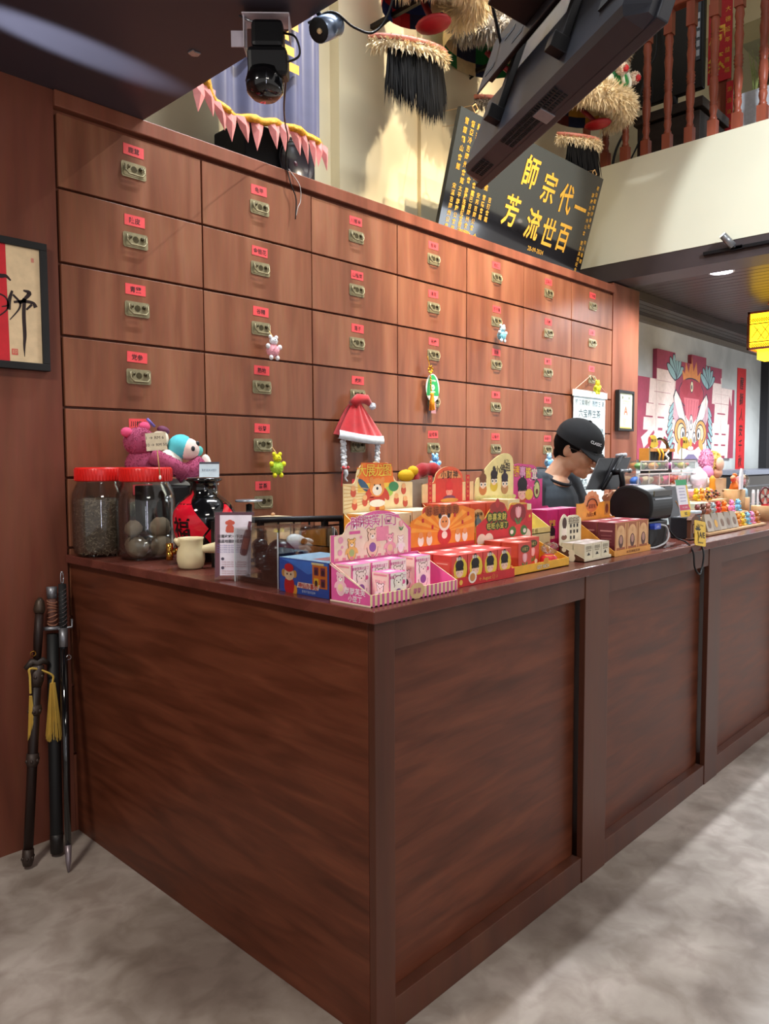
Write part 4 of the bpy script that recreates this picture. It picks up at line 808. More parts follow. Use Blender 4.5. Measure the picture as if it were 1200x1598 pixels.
def tulip(c, F, x, y, s):
    c.rect(F, x, y - .3 * s, .05 * s, .4 * s, .0007, '#3f8a4a:.6')
    for q in (-1, 1): c.disc(F, x + q * .16 * s, y - .32 * s, .06 * s, .2 * s, .0009, '#3f8a4a:.6', 10, -q * .6); c.disc(F, x + q * .12 * s, y + .1 * s, .12 * s, .26 * s, .0010, '#f0a0a8:.6', 12, -q * .2)
    c.disc(F, x, y + .1 * s, .13 * s, .28 * s, .0013, '#f7bcc0:.6')
def carton(x0, x1, y0, y1, z0, z1, side, front, top, art, label, group, name='blind_box'):
    c = MB(side); e = .0008; x0 += e; x1 -= e; y0 += e; y1 -= e
    c.box((x0, y0, z0), (x1, y1, z1)); F = FRONT((x0 + x1) / 2, y0, (z0 + z1) / 2); w, h = x1 - x0, z1 - z0
    c.rect(F, 0, 0, w, h, .0003, front); T = TOP((x0 + x1) / 2, (y0 + y1) / 2, z1); c.rect(T, 0, 0, w, y1 - y0, .0003, top); c.rect(T, 0, 0, w * .5, (y1 - y0) * .35, .0006, '#f4e8e2:.6'); c.rect(T, 0, 0, w * .9, .0012, .0007, '#c9a0a0:.6')
    E_ = ENDF(x0, (y0 + y1) / 2, (z0 + z1) / 2)
    art(c, F, w, h, E_, y1 - y0)
    return solo(name, c, label, 'box', ((x0 + x1) / 2, (y0 + y1) / 2, z0), group)
def tray(name, label, x0, x1, y0, y1, z0, lip, side, top, cols, deco=None, hdr=None, hdeco=None, hx=(0, 1), thick=.0035, htilt=0.):
    """open display carton: floor, front lip, sloped cheeks, back; hdr = outline of the header card above z=side"""
    out, inn, lipc, edge = cols; t = thing(name, label, 'display carton', (x0, y0, z0))
    c = MB(out); k = thick
    c.box((x0, y0, z0), (x1, y1, z0 + .003), inn); c.prism([(0, 0), (x1 - x0, 0), (x1 - x0, lip), (0, lip)], frame((x0, y0 + k, z0), (1, 0, 0), (0, 0, 1)), k, lipc)
    for x in (x0, x1 - k):
        pl = [(y0 + k, z0), (y1, z0), (y1, side), (y0 + k, z0 + lip)]
        c.add([(x, a, b) for a, b in pl] + [(x + k, a, b) for a, b in pl], [(0, 3, 2, 1)], out, False); n = len(c.v) - 8; c.f.append((n + 4, n + 5, n + 6, n + 7)); c.k.append(inn); c.sm.append(False)
        for i in range(4): j = (i + 1) % 4; c.f.append((n + i, n + j, n + j + 4, n + i + 4)); c.k.append(edge); c.sm.append(False)
    c.box((x0, y1 - k, z0), (x1, y1, side), inn)
    if deco: deco(c, FRONT((x0 + x1) / 2, y0, z0 + lip / 2), x1 - x0, lip, ENDF(x0, (y0 + y1) / 2, z0), y1 - y0)
    build('tray', c, t)
    if hdr:
        c = MB(edge); F = frame((x0 + hx[0], y1 - k + .001, side), (1, 0, 0), (0, htilt, 1)); c.prism(hdr, F @ Matrix.Translation((0, 0, -.003)), .003, inn, edge); hdeco(c, F); build('header_card', c, t)
    return t
def bump(w, h0, pts, n=4):
    """outline: flat base, smooth top through pts"""
    P = spline([(a, b, 0) for a, b in pts], n); return [(0, 0), (w, 0), (w, h0)] + [(p.x, p.y) for p in reversed(P)] + [(0, h0)]

# pink bear tray
PK, CR = '#e05fa0:.5', '#f0dcc4:.55'
def d_pink(c, F, w, h, E_, dp):
    for i in range(20): c.rect(F, -w / 2 + w * (i + .5) / 20, 0, w / 42, h, .0004, '#d8609c:.5' if i % 1 == 0 else CR)
    c.disc(F, .0, .006, .03, .022, .0008, '#d9b884:.6'); c.text('胖胖', F, .016, .0012, '#c0408a', bold=.02, x=0, y=.006)
    bear(c, E_, -.035, .045, .05, '#f2b9c8:.6', '#fbeee6:.6', '#f0d0a8:.6'); c.text('胖胖芙芙', E_, .019, .0010, '#fff0f4', bold=.05, x=.018, y=.034); c.text('小豆丁', E_, .017, .0010, '#fff0f4', bold=.05, x=.018, y=.015)
    for p in (((-dp / 2, .002), (dp / 2, .002)), ((-dp / 2, .097), (dp / 2, .031))): (a, b), (e, f) = p; c.flatp([(a, b - .002), (e, f - .002), (e, f + .002), (a, b + .002)], E_, .0008, CR)
def h_pink(c, F):
    c.flatp([(.012, 0), (.303, 0), (.303, .066), (.27, .10), (.2, .117), (.12, .115), (.06, .09), (.045, .07), (.012, .066)], F, .0003, CR); c.flatp([(0, 0), (.012, 0), (.012, .068), (0, .068)], F, .0003, '#d8609c:.5'); c.flatp([(.303, 0), (.315, 0), (.315, .068), (.303, .068)], F, .0003, '#d8609c:.5')
    for i_, ch in enumerate('胖胖芙芙小豆丁'): c.text(ch, F, .037 - .002 * (i_ % 2), .0006, '#fff6fa', bold=.04, x=.088 + i_ * .0265, y=.097 + (i_ % 2) * .004); c.text(ch, F, .036 - .002 * (i_ % 2), .0012, '#d04a92', bold=.0, x=.088 + i_ * .0265, y=.097 + (i_ % 2) * .004)
    bear(c, F, .155, .035, .068, '#f0cfb4:.6'); bear(c, F, .075, .024, .05, '#efc06a:.6', '#7a4a34:.6', '#a9c47a:.6'); bear(c, F, .225, .026, .052, '#f2a9b8:.6', '#a0506a:.6', '#f0d0a8:.6'); bear(c, F, .27, .024, .042, '#f7ece6:.6', '#d08a9a:.6', '#fbe3ea:.6')
    c.rect(F, .195, .062, .05, .04, .0005, '#e88fa8:.6'); c.rect(F, .087, .072, .04, .008, .0006, '#d8609c:.5'); tulip(c, F, .272, .082, .034)
    for x, y, r_ in ((.035, .055, .009), (.032, .022, .008), (.04, .036, .004), (.11, .058, .004)): c.disc(F, x, y, r_, None, .0006, '#e8a0b8:.6')
    for i in range(11): c.rect(F, .02 + i * .027, .004, .012, .007, .0006, '#e88fa0:.6')
tp = tray('display_carton', 'open pink striped carton with white bear header at the counter corner', 1.337, 1.684, 1.318, 1.468, ZT, .031, 1.238, 0, ('#dd5b9c:.5', '#e66aa8:.5', '#ecd7a6:.55', '#f0d4ae:.55'), d_pink, bump(.315, .07, [(0, .07), (.045, .07), (.06, .095), (.10, .112), (.16, .126), (.215, .124), (.255, .112), (.29, .085), (.315, .07)]), h_pink)
def a_pink(c, F, w, h, E_, dp):
    c.rect(F, -w / 2 + .003, 0, .006, h, .0005, PK); bear(c, F, .002, -.01, .062, '#f4ece4:.6', '#6a4038:.6'); c.text('胖胖芙芙小豆丁', F, .0088, .0008, '#c0408a', y=h / 2 - .011, bold=.02); c.disc(F, w * .33, .01, .006, None, .0007, '#e05fa0')
    c.rect(E_, 0, 0, dp * .98, h * .98, .0003, '#f4d9cc:.6'); c.rect(E_, 0, h / 2 - .006, dp * .8, .005, .0006, '#e88fa0:.6'); c.text('月球小豆', E_, .010, .0006, '#d8609c', y=.012); bear(c, E_, 0, -.02, .045, '#f7f2ee:.6', '#4a3a3a:.6', '#2a2228:.6')
for i, (x, y, l) in enumerate(((1.345, 1.398, 'leftmost at the back'), (1.417, 1.398, 'second in the back row'), (1.489, 1.398, 'third in the back row'), (1.585, 1.392, 'rightmost at the back'), (1.412, 1.328, 'alone in front'))):
    carton(x, x + .069, y, y + .062, ZT + .0035, ZT + .098 - (.022 if i == 4 else .0), '#f0d4c6:.6', '#f3ebe6:.6', '#e678b4:.5', a_pink, 'pink and white bear carton in the pink tray, ' + l, 'bear cartons in the pink tray')

# red tray with orange header
def d_red(c, F, w, h, E_, dp): c.rect(F, 0, 0, w, h, .0004, '#c8242a:.5'); c.text('← August ☺ ♪', F, .015, .0008, '#e9b84a', x=.02); c.disc(F, -.115, .0, .008, None, .0008, '#e9b84a'); c.disc(F, -.06, .010, .02, .018, .0008, '#f2e8da:.6'); c.disc(F, -.06, .010, .013, .012, .0012, '#c98a4a:.6')
def h_or(c, F):
    c.flatp([(0, .012), (.315, .012), (.315, .112), (.25, .128), (.1, .128), (0, .09)], F, .0003, '#ee8a1e:.5'); c.rect(F, .158, .006, .315, .012, .0004, '#d2342a:.5')
    for i in range(9):
        a = pi * (i + .5) / 9; c.flatp([(.158, .05), (.158 + .16 * cos(a - .09), .05 + .08 * sin(a - .09)), (.158 + .16 * cos(a + .09), .05 + .08 * sin(a + .09))], F, .0005, '#f6a93c:.5')
    for i_, ch in enumerate('好运连连到'): c.disc(F, .085 + i_ * .032, .118, .02, .017, .0008, '#a85a2a:.6'); c.text(ch, F, .026, .0014, '#7a3a1c', bold=.03, x=.085 + i_ * .032, y=.117)
    c.disc(F, .158, .038, .034, .03, .0008, '#cf2a2a:.5'); c.disc(F, .158, .04, .014, .012, .0012, '#f6ece0:.6'); c.disc(F, .158, .078, .028, .026, .0008, '#f6ece0:.6'); c.disc(F, .158, .08, .02, .019, .0011, '#e79a5a:.6')
    for q in (-1, 1): c.disc(F, .158 + q * .022, .1, .008, None, .0009, '#2b2326:.6'); c.disc(F, .158 + q * .008, .082, .003, None, .0014, '#3a2a22')
    for x in (.045, .085, .225, .262): c.disc(F, x, .03, .014, .018, .0008, '#f6ece0:.6'); c.disc(F, x, .046, .011, .010, .0010, '#e79a5a:.6')
    for x, y in ((.055, .09), (.1, .068), (.25, .075), (.28, .1), (.21, .1)): c.rect(F, x, y, .009, .012, .0008, '#c8242a:.5')
tray('display_carton', 'open red carton with orange sunburst header, second in the front row', 1.69, 2.008, 1.345, 1.502, ZT, .027, 1.231, 0, ('#d8382f:.5', '#d04038:.5', '#c8242a:.5', '#e89a4a:.5'), d_red, bump(.315, .11, [(0, .085), (.03, .09), (.05, .10), (.06, .128), (.10, .134), (.15, .128), (.2, .136), (.24, .128), (.27, .118), (.315, .11)]), h_or)
def a_red(c, F, w, h, E_, dp):
    c.disc(F, .004, .002, w * .44, h * .40, .0005, '#e8c83a:.5'); face(c, F, 0, .002, .052); c.text('福泰小', F, .011, .0012, '#f4ece0', y=h / 2 - .010, bold=.05); c.rect(E_, 0, 0, dp * .8, h * .6, .0004, '#d9564a:.5'); c.rect(E_, 0, .02, dp * .6, .003, .0006, '#f0b0a0:.5'); c.disc(E_, .0, -.012, .008, None, .0006, '#f3cdb4:.6')
for i in range(4):
    for j in range(2):
        x = 1.70 + i * .0755; y = 1.352 + j * .073
        carton(x, x + .0745, y, y + .0715, ZT + .0035, ZT + .092, '#cf4038:.5', '#d8453c:.5', '#dd5a55:.5', a_red, 'red hair-bun face carton, %s in the %s row' % (('first', 'second', 'third', 'fourth')[i], ('front', 'back')[j]), 'face cartons in the red tray')

# yellow tray with strawberry header
def d_yel(c, F, w, h, E_, dp): c.text('GET RICH', F, .017, .0008, '#5a3a10', bold=.04, x=.0); c.text('GET RICH', F, .017, .0012, '#f6ecd0', bold=.012, x=.0); c.disc(F, .02, .018, .016, .010, .0006, '#d99a2a:.5')
def h_yel(c, F):
    c.flatp([(0, 0), (.335, 0), (.335, .10), (.30, .10), (.30, .122), (.2, .122), (.18, .10), (.16, .13), (.09, .13), (.06, .09), (0, .06)], F, .0003, '#c8202a:.5'); c.disc(F, .12, .118, .045, .02, .0005, '#9c2a22:.5'); c.disc(F, .12, .132, .012, .016, .0007, '#b8302a:.5')
    for i_, ch in enumerate('恭喜发财'): c.disc(F, .075 + i_ * .028, .086, .019, .018, .0006, '#3a4a1e:.6'); c.text(ch, F, .026, .0012, '#d8d060', bold=.03, x=.075 + i_ * .028, y=.086)
    for i_, ch in enumerate('旺旺小豆丁'): c.disc(F, .07 + i_ * .025, .056, .016, .015, .0006, '#3a4a1e:.6'); c.text(ch, F, .022, .0012, '#d8d060', bold=.03, x=.07 + i_ * .025, y=.056)
    c.disc(F, .245, .092, .05, .034, .0006, '#8c1c22:.5'); tulip(c, F, .245, .088, .075); c.disc(F, .245, .028, .034, .026, .0007, '#dd3a34:.5'); 
    for q in (-1, 1): c.disc(F, .245 + q * .035, .03, .022, .018, .0009, '#4a7a3a:.6'); c.disc(F, .245 + q * .04, .028, .01, .008, .0012, '#f0e6da:.6')
    for x in (.03, .07, .30): c.disc(F, x, .012, .026, .022, .0006, '#f2dcc8:.6')
    c.rect(F, .318, .075, .03, .03, .0005, '#d8302a:.5'); c.disc(F, .318, .078, .006, None, .0008, '#f0c04a')
tray('display_carton', 'open yellow carton with red tulip header, third in the front row', 2.014, 2.352, 1.35, 1.502, ZT, .029, 1.226, 0, ('#e6ac2e:.5', '#e0a83a:.5', '#eab02e:.5', '#f0c04a:.5'), d_yel, bump(.335, .10, [(0, .06), (.04, .075), (.07, .105), (.12, .138), (.16, .125), (.19, .105), (.2, .128), (.25, .128), (.3, .125), (.303, .102), (.335, .10)]), h_yel)
def a_tul(c, F, w, h, E_, dp): c.disc(F, 0, .028, .026, .013, .0006, '#4a4a26:.6'); c.text('小豆丁', F, .012, .0010, '#cfc070', y=.028, bold=.03); tulip(c, F, -.002, -.006, .055); c.disc(F, -.018, -.032, .010, .008, .0007, '#3f8a4a:.6'); c.disc(F, .018, -.034, .009, .008, .0007, '#f2e4da:.6'); c.rect(E_, 0, 0, dp * .85, h * .8, .0004, '#d85a46:.5')
for i, (x, y) in enumerate(((2.05, 1.358), (2.05, 1.427), (2.128, 1.427), (2.206, 1.427), (2.122, 1.39))):
    if i == 4: continue
    carton(x, x + .077, y, y + .067, ZT + .0035, ZT + .101, '#d04a38:.5', '#d2493c:.5', '#dd6a5a:.5', a_tul, 'red tulip carton in the yellow tray, ' + ('alone in front', 'left end of the back row', 'middle of the back row', 'right end of the back row')[i], 'tulip cartons in the yellow tray')
pouch = thing('candy_pouch', 'small red pouch topped with clear crinkled plastic in the yellow tray', 'pouch', (2.30, 1.40, ZT)); c = MB('#c8202a:.4'); c.lathe([(.024, 0), (.032, .012), (.030, .026), (.018, .036), (0, .037)], (2.30, 1.40, ZT + .004), 14); build('pouch', c, pouch); c = MB('cellophane'); c.ell((0, 0, 0), (.03, .026, .02), 12); c.v = [tuple(Vector(v) * (1 + .25 * sin(v[0] * 400 + v[2] * 300)) + Vector((2.315, 1.405, ZT + .06))) for v in c.v]; build('plastic_top', c, pouch); c = MB('gold'); c.tube([(2.30 + .02 * cos(a), 1.40 + .02 * sin(a), ZT + .037) for a in [i * .524 for i in range(13)]], .002, 5); build('gold_cord', c, pouch)

# cream tray
def d_cr(c, F, w, h, E_, dp): c.disc(E_, .0, .03, .013, None, .0008, '#e8dcc0:.6'); c.disc(E_, .0, .012, .014, None, .0008, '#e8dcc0:.6'); c.disc(E_, -.032, .04, .009, None, .0008, '#e8dcc0:.6')
def h_cr(c, F):
    c.disc(F, .03, .05, .02, .03, .0005, '#f5eedc:.6'); c.disc(F, .032, .078, .016, .022, .0008, '#4a3028:.6'); c.disc(F, .03, .046, .015, .014, .0010, '#f6e6d8:.6'); c.disc(F, .03, .026, .02, .010, .0009, '#7a4a34:.6'); c.text('招招招', F, .027, .0008, '#6a5a48', bold=.03, x=.10, y=.086)
    for i in range(8): c.rect(F, .078 + (i % 3) * .024, .066 - (i // 3) * .022, .012, .013, .0006, '#3a3430:.6')
tray('display_carton', 'small cream and brown carton with figure header beside the black printer', 2.457, 2.655, 1.346, 1.452, ZT, .012, 1.192, 0, ('#5a3426:.5', '#e8dfc4:.55', '#e8dfc4:.55', '#e8dfc4:.55'), d_cr, bump(.155, .08, [(0, .078), (.008, .095), (.03, .112), (.055, .1), (.07, .105), (.12, .105), (.155, .09)]), h_cr)
def a_cr(c, F, w, h, E_, dp): c.text('招招招', F, .014, .0006, '#6a6048', y=.016, bold=.05); c.rect(F, 0, .005, w * .6, .003, .0005, '#8a8060'); c.flatp([(-.012, -.012), (.012, -.012), (.0, .0)], F, .0006, '#2a2622:.6')
for i in range(3):
    for j in range(2): carton(2.464 + i * .0625, 2.525 + i * .0625, 1.352 + j * .048, 1.398 + j * .048, ZT + .0035, ZT + .064, '#d8cdb0:.55', '#e4dcc2:.55', '#c8b8b0:.55', a_cr, 'cream carton, %s in the %s row of the small cream tray' % (('left', 'middle', 'right')[i], ('front', 'back')[j]), 'cream cartons in the cream tray')
# orange arch tray
def d_ar(c, F, w, h, E_, dp): c.rect(F, 0, 0, w, h, .0004, '#e6a24a:.5'); c.text('MUSEUM·MUSEUM', F, .014, .0008, '#8a5424', bold=.02)
def h_ar(c, F):
    c.flatp([(0, 0), (.272, 0), (.272, .062), (0, .062)], F, .0003, '#efa33a:.5'); c.disc(F, .12, .066, .055, .04, .0006, '#d8743a:.5')
    for i in range(7): a = pi * i / 6; c.disc(F, .12 + .05 * cos(a), .068 + .034 * sin(a), .014, .012, .0008, '#e89a6a:.5')
    c.tube([F @ Vector((.12 + .042 * cos(pi * i / 8), .05 + .03 * sin(pi * i / 8), .002)) for i in range(9)], .0022, 5, '#3a2418:.6'); c.text('家家有', F, .02, .0012, '#7a2a18', bold=.02, x=.12, y=.05); c.rect(F, .245, .038, .04, .056, .0005, '#c98a4a:.5'); c.disc(F, .245, .036, .014, .02, .0008, '#7a3a26:.5'); c.text('♪a&b:♫i', F, .026, .0008, '#8a3a1a', bold=.02, x=.115, y=.018)
tray('display_carton', 'orange and maroon carton with fan crest header left of the black printer', 2.672, 2.985, 1.342, 1.505, ZT, .022, 1.268, 0, ('#e0983a:.5', '#e0983a:.5', '#e6a24a:.5', '#e8a850:.5'), d_ar, bump(.272, .066, [(0, .064), (.06, .066), (.075, .09), (.10, .105), (.12, .11), (.14, .105), (.165, .09), (.18, .066), (.272, .066)]), h_ar)
def a_ar(c, F, w, h, E_, dp):
    c.rect(F, 0, 0, w * .9, h * .96, .0004, '#a85e34:.5'); P_ = arc(0, .02, w * .36, .03, 0, pi, 10) + [(-w * .36, -.035), (w * .36, -.035)]; c.flatp(P_, F, .0007, '#e2b07a:.5'); c.disc(F, 0, -.012, .020, .026, .0010, '#5a3428:.5'); c.disc(F, 0, -.006, .012, .016, .0013, '#b98a7a:.5'); c.disc(F, 0, .03, .009, None, .0011, '#d9a06a:.5')
    for q in (-1, 1): c.rect(F, q * w * .41, 0, .006, h * .9, .0009, '#e8b078:.5')
    c.rect(E_, 0, 0, dp * .96, h * .96, .0004, '#6e2430:.5'); c.rect(E_, .0, .03, dp * .7, .005, .0006, '#c98a8a:.5')
    for k in range(3): c.rect(E_, 0, .012 - k * .012, dp * .6, .002, .0006, '#a86a6a:.5')
for i in range(3):
    for j in range(2): carton(2.69 + i * .097, 2.786 + i * .097, 1.349 + j * .075, 1.423 + j * .075, ZT + .0035, ZT + .127, '#7a2a34:.5', '#c98a50:.5', '#a84a54:.5', a_ar, 'maroon carton with ornate arch front, %s in the %s row of the orange tray' % (('left', 'middle', 'right')[i], ('front', 'back')[j]), 'arch cartons in the orange tray')
# blue wrapped carton
bx = thing('blue_carton', 'blue carton in shiny clear wrap left of the pink striped tray', 'box', (1.41, 1.59, ZT)); c = MB('#2a5fc0:.35'); c.box((1.345, 1.482, ZT), (1.50, 1.690, ZT + .096)); E_ = ENDF(1.345, 1.586, ZT + .048)
c.rect(E_, 0, 0, .207, .095, .0003, '#2358b4:.35'); c.flatp([(-.1, .046), (.1, .046), (.1, .03), (.02, .01), (-.06, .038)], E_, .0006, '#3f7fd8:.35'); c.rect(E_, .068, .008, .06, .062, .0008, '#e07a2e:.4'); 
for q in range(4): c.rect(E_, .054 + (q % 2) * .027, .022 - (q // 2) * .03, .018, .022, .0012, '#f2c63a:.4' if q == 2 else '#7a3050:.4'); c.disc(E_, .054 + (q % 2) * .027, .020 - (q // 2) * .03, .006, .008, .0016, '#3a2030:.5')
c.disc(E_, -.060, -.028, .022, .03, .0008, '#c8242a:.4'); c.disc(E_, -.060, .004, .022, .018, .0010, '#e8c9a4:.5'); c.disc(E_, -.06, .022, .02, .012, .0013, '#cc2630:.4')
for q in (-1, 1): c.disc(E_, -.06 + q * .024, .006, .009, .011, .0009, '#c9924a:.5'); c.disc(E_, -.06 + q * .008, .004, .003, None, .0014, '#2a1c1c')
c.disc(E_, -.036, -.038, .010, .014, .0007, '#e8a13a:.4'); c.flatp([(-.028, -.03), (.062, -.03), (.068, -.014), (-.022, -.014)], E_, .0008, '#f3dccc:.5'); c.text('神仙办事处', E_, .0165, .0014, '#c8242a', bold=.03, x=.02, y=-.022); c.text('爱萌不是好运神', E_, .008, .0012, '#cfe0f4', x=.022, y=-.038); c.rect(E_, .06, .042, .05, .006, .001, '#e8d8a0:.4')
c.rect(TOP(1.4225, 1.586, ZT + .096), 0, 0, .154, .207, .0003, '#a9d0ea:.35'); c.rect(TOP(1.4225, 1.55, ZT + .096), 0, 0, .10, .06, .0006, '#c98a90:.35'); c.rect(FRONT(1.4225, 1.482, ZT + .048), 0, 0, .154, .095, .0004, '#c8402e:.35'); build('printed_carton', c, bx)
c = MB('cellophane'); c.add([(1.3435, 1.4805, ZT), (1.3435, 1.6915, ZT), (1.3425, 1.6915, ZT + .097), (1.342, 1.63, ZT + .099), (1.3438, 1.56, ZT + .098), (1.3422, 1.4805, ZT + .0975), (1.341, 1.60, ZT + .05), (1.3405, 1.53, ZT + .06)], [(0, 7, 6), (0, 6, 1), (1, 6, 2), (2, 6, 3), (3, 6, 7), (3, 7, 4), (4, 7, 5), (5, 7, 0)]); c.add([(1.3425, 1.6915, ZT + .097), (1.342, 1.48, ZT + .0975), (1.50, 1.48, ZT + .0985), (1.50, 1.6915, ZT + .0975)], [(0, 1, 2, 3)]); build('clear_wrap', c, bx)

# ------------------------------------------------------------ second row
c = MB('#d98a3a:.55'); c.box((1.585, 1.545, ZT), (1.925, 1.68, ZT + .098)); solo('base_carton', c, 'plain orange carton under the orange tiger display', 'box', (1.75, 1.61, ZT), bevel=.002)
c = MB('#cf6a3a:.55'); c.box((1.95, 1.545, ZT), (2.235, 1.68, ZT + .098)); solo('base_carton', c, 'plain red-brown carton under the wealth god display', 'box', (2.09, 1.61, ZT), bevel=.002)
c = MB('#d9c79a:.55'); c.box((2.255, 1.515, ZT), (2.50, 1.68, ZT + .095)); solo('base_carton', c, 'plain beige carton under the yellow bun figures display', 'box', (2.38, 1.6, ZT), bevel=.002)
Z2 = ZT + .0985
def h_ti(c, F):
    c.flatp([(0, 0), (.315, 0), (.312, .088), (.235, .088), (.22, .1), (.21, .135), (.07, .135), (.06, .1), (.05, .088), (0, .088)], F, .0003, '#f0d9a6:.5'); c.flatp([(.06, .088), (.225, .088), (.215, .14), (.19, .152), (.075, .152)], F, .0005, '#ee7a2a:.5'); c.flatp([(.06, .06), (.23, .06), (.225, .095), (.06, .095)], F, .0004, '#f4c84a:.5')
    for i_, ch in enumerate('大展龙图'): c.text(ch, F, .046, .0009, '#e8602a', bold=.05, x=.078 + i_ * .038, y=.128); c.text(ch, F, .043, .0014, '#e8d24a', bold=.0, x=.078 + i_ * .038, y=.128)
    c.disc(F, .145, .035, .036, .034, .0009, '#c8402e:.5'); c.disc(F, .145, .074, .034, .030, .0012, '#e8944a:.5'); c.disc(F, .145, .066, .022, .018, .0015, '#f2e6d8:.6'); c.disc(F, .145, .071, .005, None, .0018, '#2a2a3a'); c.disc(F, .145, .024, .036, .012, .0015, '#f4ece0:.6')
    for q in (-1, 1): c.disc(F, .145 + q * .026, .098, .009, None, .0011, '#e8944a:.5'); c.disc(F, .145 + q * .013, .082, .003, None, .0018, '#3a2a22'); c.disc(F, .145 + q * .022, .008, .014, .010, .0014, '#e8a04a:.5'); c.disc(F, .145 + q * .04, .052, .012, .024, .0010, '#c8402e:.5', 12, q * .6)
    c.disc(F, .085, .082, .012, .03, .0008, '#3a5a7a:.5', 12, .9); c.disc(F, .222, .075, .024, .016, .0008, '#3f8a5a:.5'); c.disc(F, .2, .06, .02, .016, .0007, '#a8cc5a:.5')
    for x, y in ((.04, .06), (.045, .02), (.235, .03), (.27, .062), (.278, .02), (.09, .03)): c.disc(F, x, y, .012, .014, .0008, '#c8503a:.5'); c.disc(F, x, y + .014, .010, .009, .0011, '#eab07a:.5')
    for q in range(7): c.flatp([(.0, .01 + q * .012), (.13, .03 + q * .006), (.13, .032 + q * .006), (.0, .013 + q * .012)], F, .0006, '#d9b070:.5')
def d_ti(c, F, w, h, E_, dp): pass
tray('display_carton', 'tall orange carton with tiger header behind the white bear header', 1.585, 1.925, 1.545, 1.68, Z2, .02, 1.345, 0, ('#ee9a2e:.5', '#f4e0b0:.5', '#f0b04a:.5', '#f4dca0:.5'), d_ti, bump(.315, .09, [(0, .088), (.045, .09), (.06, .128), (.085, .15), (.115, .146), (.14, .156), (.165, .148), (.195, .152), (.212, .128), (.232, .095), (.26, .09), (.315, .088)]), h_ti)
def a_ti(c, F, w, h, E_, dp): c.rect(F, 0, -.018, w, h * .6, .0005, '#d98a2e:.5'); c.text('大展', F, .03, .0010, '#b87a2a', bold=.03, y=-.012); c.rect(E_, 0, 0, dp, h * .9, .0004, '#e07a3a:.5')
for i in range(4): carton(1.592 + i * .0815, 1.672 + i * .0815, 1.55, 1.672, Z2 + .0035, Z2 + .112 - .004 * (i < 2), '#e8a04a:.5', '#f2e2bc:.5', '#f2e6c4:.5', a_ti, 'cream-topped orange carton, %s in the tiger display' % ('first from the left', 'second from the left', 'third from the left', 'at the right end')[i], 'cartons in the tiger display')
def h_ca(c, F):
    c.flatp([(0, 0), (.285, 0), (.285, .068), (0, .062)], F, .0003, '#f0d49a:.5'); c.flatp(arc(.145, .06, .075, .052, 0, pi, 14) + [(.07, 0), (.22, 0)], F, .0006, '#d8402e:.5'); c.flatp(arc(.145, .075, .068, .034, .2, pi - .2, 10), F, .0009, '#e8a060:.5')
    for i_, ch in enumerate('小财神'): c.text(ch, F, .03, .0013, '#1f1414', bold=.04, x=.112 + i_ * .033, y=.094)
    face(c, F, .145, .042, .055, '#d8302a:.5', '#f3b49a:.6'); c.disc(F, .145, .010, .036, .012, .0010, '#7a4a6a:.5'); c.disc(F, .145, .004, .05, .008, .0012, '#e8b84a:.5')
    for q in (-1, 1): c.rect(F, .145 + q * .105, .042, .022, .10, .0012, '#c8242a:.5'); c.vtext('HOHOHO' if q < 0 else 'HOHOH', F, .013, .145 + q * .105, .082, .0165, z=.0016, mat='#e8c060'); 
tray('display_carton', 'red and gold carton with wealth god header in the second row', 1.95, 2.235, 1.545, 1.68, Z2, .018, 1.36, 0, ('#e05a3a:.5', '#e8643a:.5', '#e05a3a:.5', '#f0d49a:.5'), d_ti, bump(.285, .066, [(0, .062), (.035, .066), (.06, .07), (.075, .10), (.11, .118), (.145, .122), (.18, .118), (.215, .10), (.23, .07), (.285, .066)]), h_ca)
def a_ca(c, F, w, h, E_, dp): c.flatp(arc(0, .01, w * .42, .03, 0, pi, 10) + [(-w * .42, -.04), (w * .42, -.04)], F, .0006, '#f0c890:.5'); c.text('小财神', F, .017, .0012, '#2a1414', bold=.04, y=.022); face(c, F, 0, -.018, .05, '#7a9ab0:.5', '#f3b49a:.6')
for i in range(3): carton(1.957 + i * .091, 2.046 + i * .091, 1.55, 1.672, Z2 + .0035, Z2 + .122, '#e0603e:.5', '#e0553a:.5', '#e86a50:.5', a_ca, 'red wealth god carton, %s in the second-row red and gold display' % ('left', 'middle', 'right')[i], 'wealth god cartons')
def h_bu(c, F):
    for i_, ch in enumerate('小佛祖'): c.text(ch, F, .036, .0008, '#3a2c22', bold=.02, x=.142 + i_ * .034, y=.108 + i_ * .006)
    c.text('A2!', F, .026, .0008, '#5a4a38', x=.2, y=.14)
    for i_, (x, k) in enumerate(((.05, '#7a4a2e:.6'), (.12, '#2c2026:.6'), (.19, '#33283a:.6'))):
        y = .058 + (i_ == 1) * .012; c.disc(F, x, y - .02, .024, .022, .0006, ['#c8783a:.6', '#d8b83a:.6', '#c08a5a:.6'][i_]); face(c, F, x, y + .008, .058, k)
        for q in (-1, 1): c.disc(F, x + q * .011, y - .002, .0085, .008, .0018, '#f6f2ea:.5'); c.disc(F, x + q * .011, y - .002, .004, .004, .0021, '#2a2026')
    for q in range(8): c.disc(F, .02 + q * .033, .006, .016, .008, .0007, '#e4d888:.5')
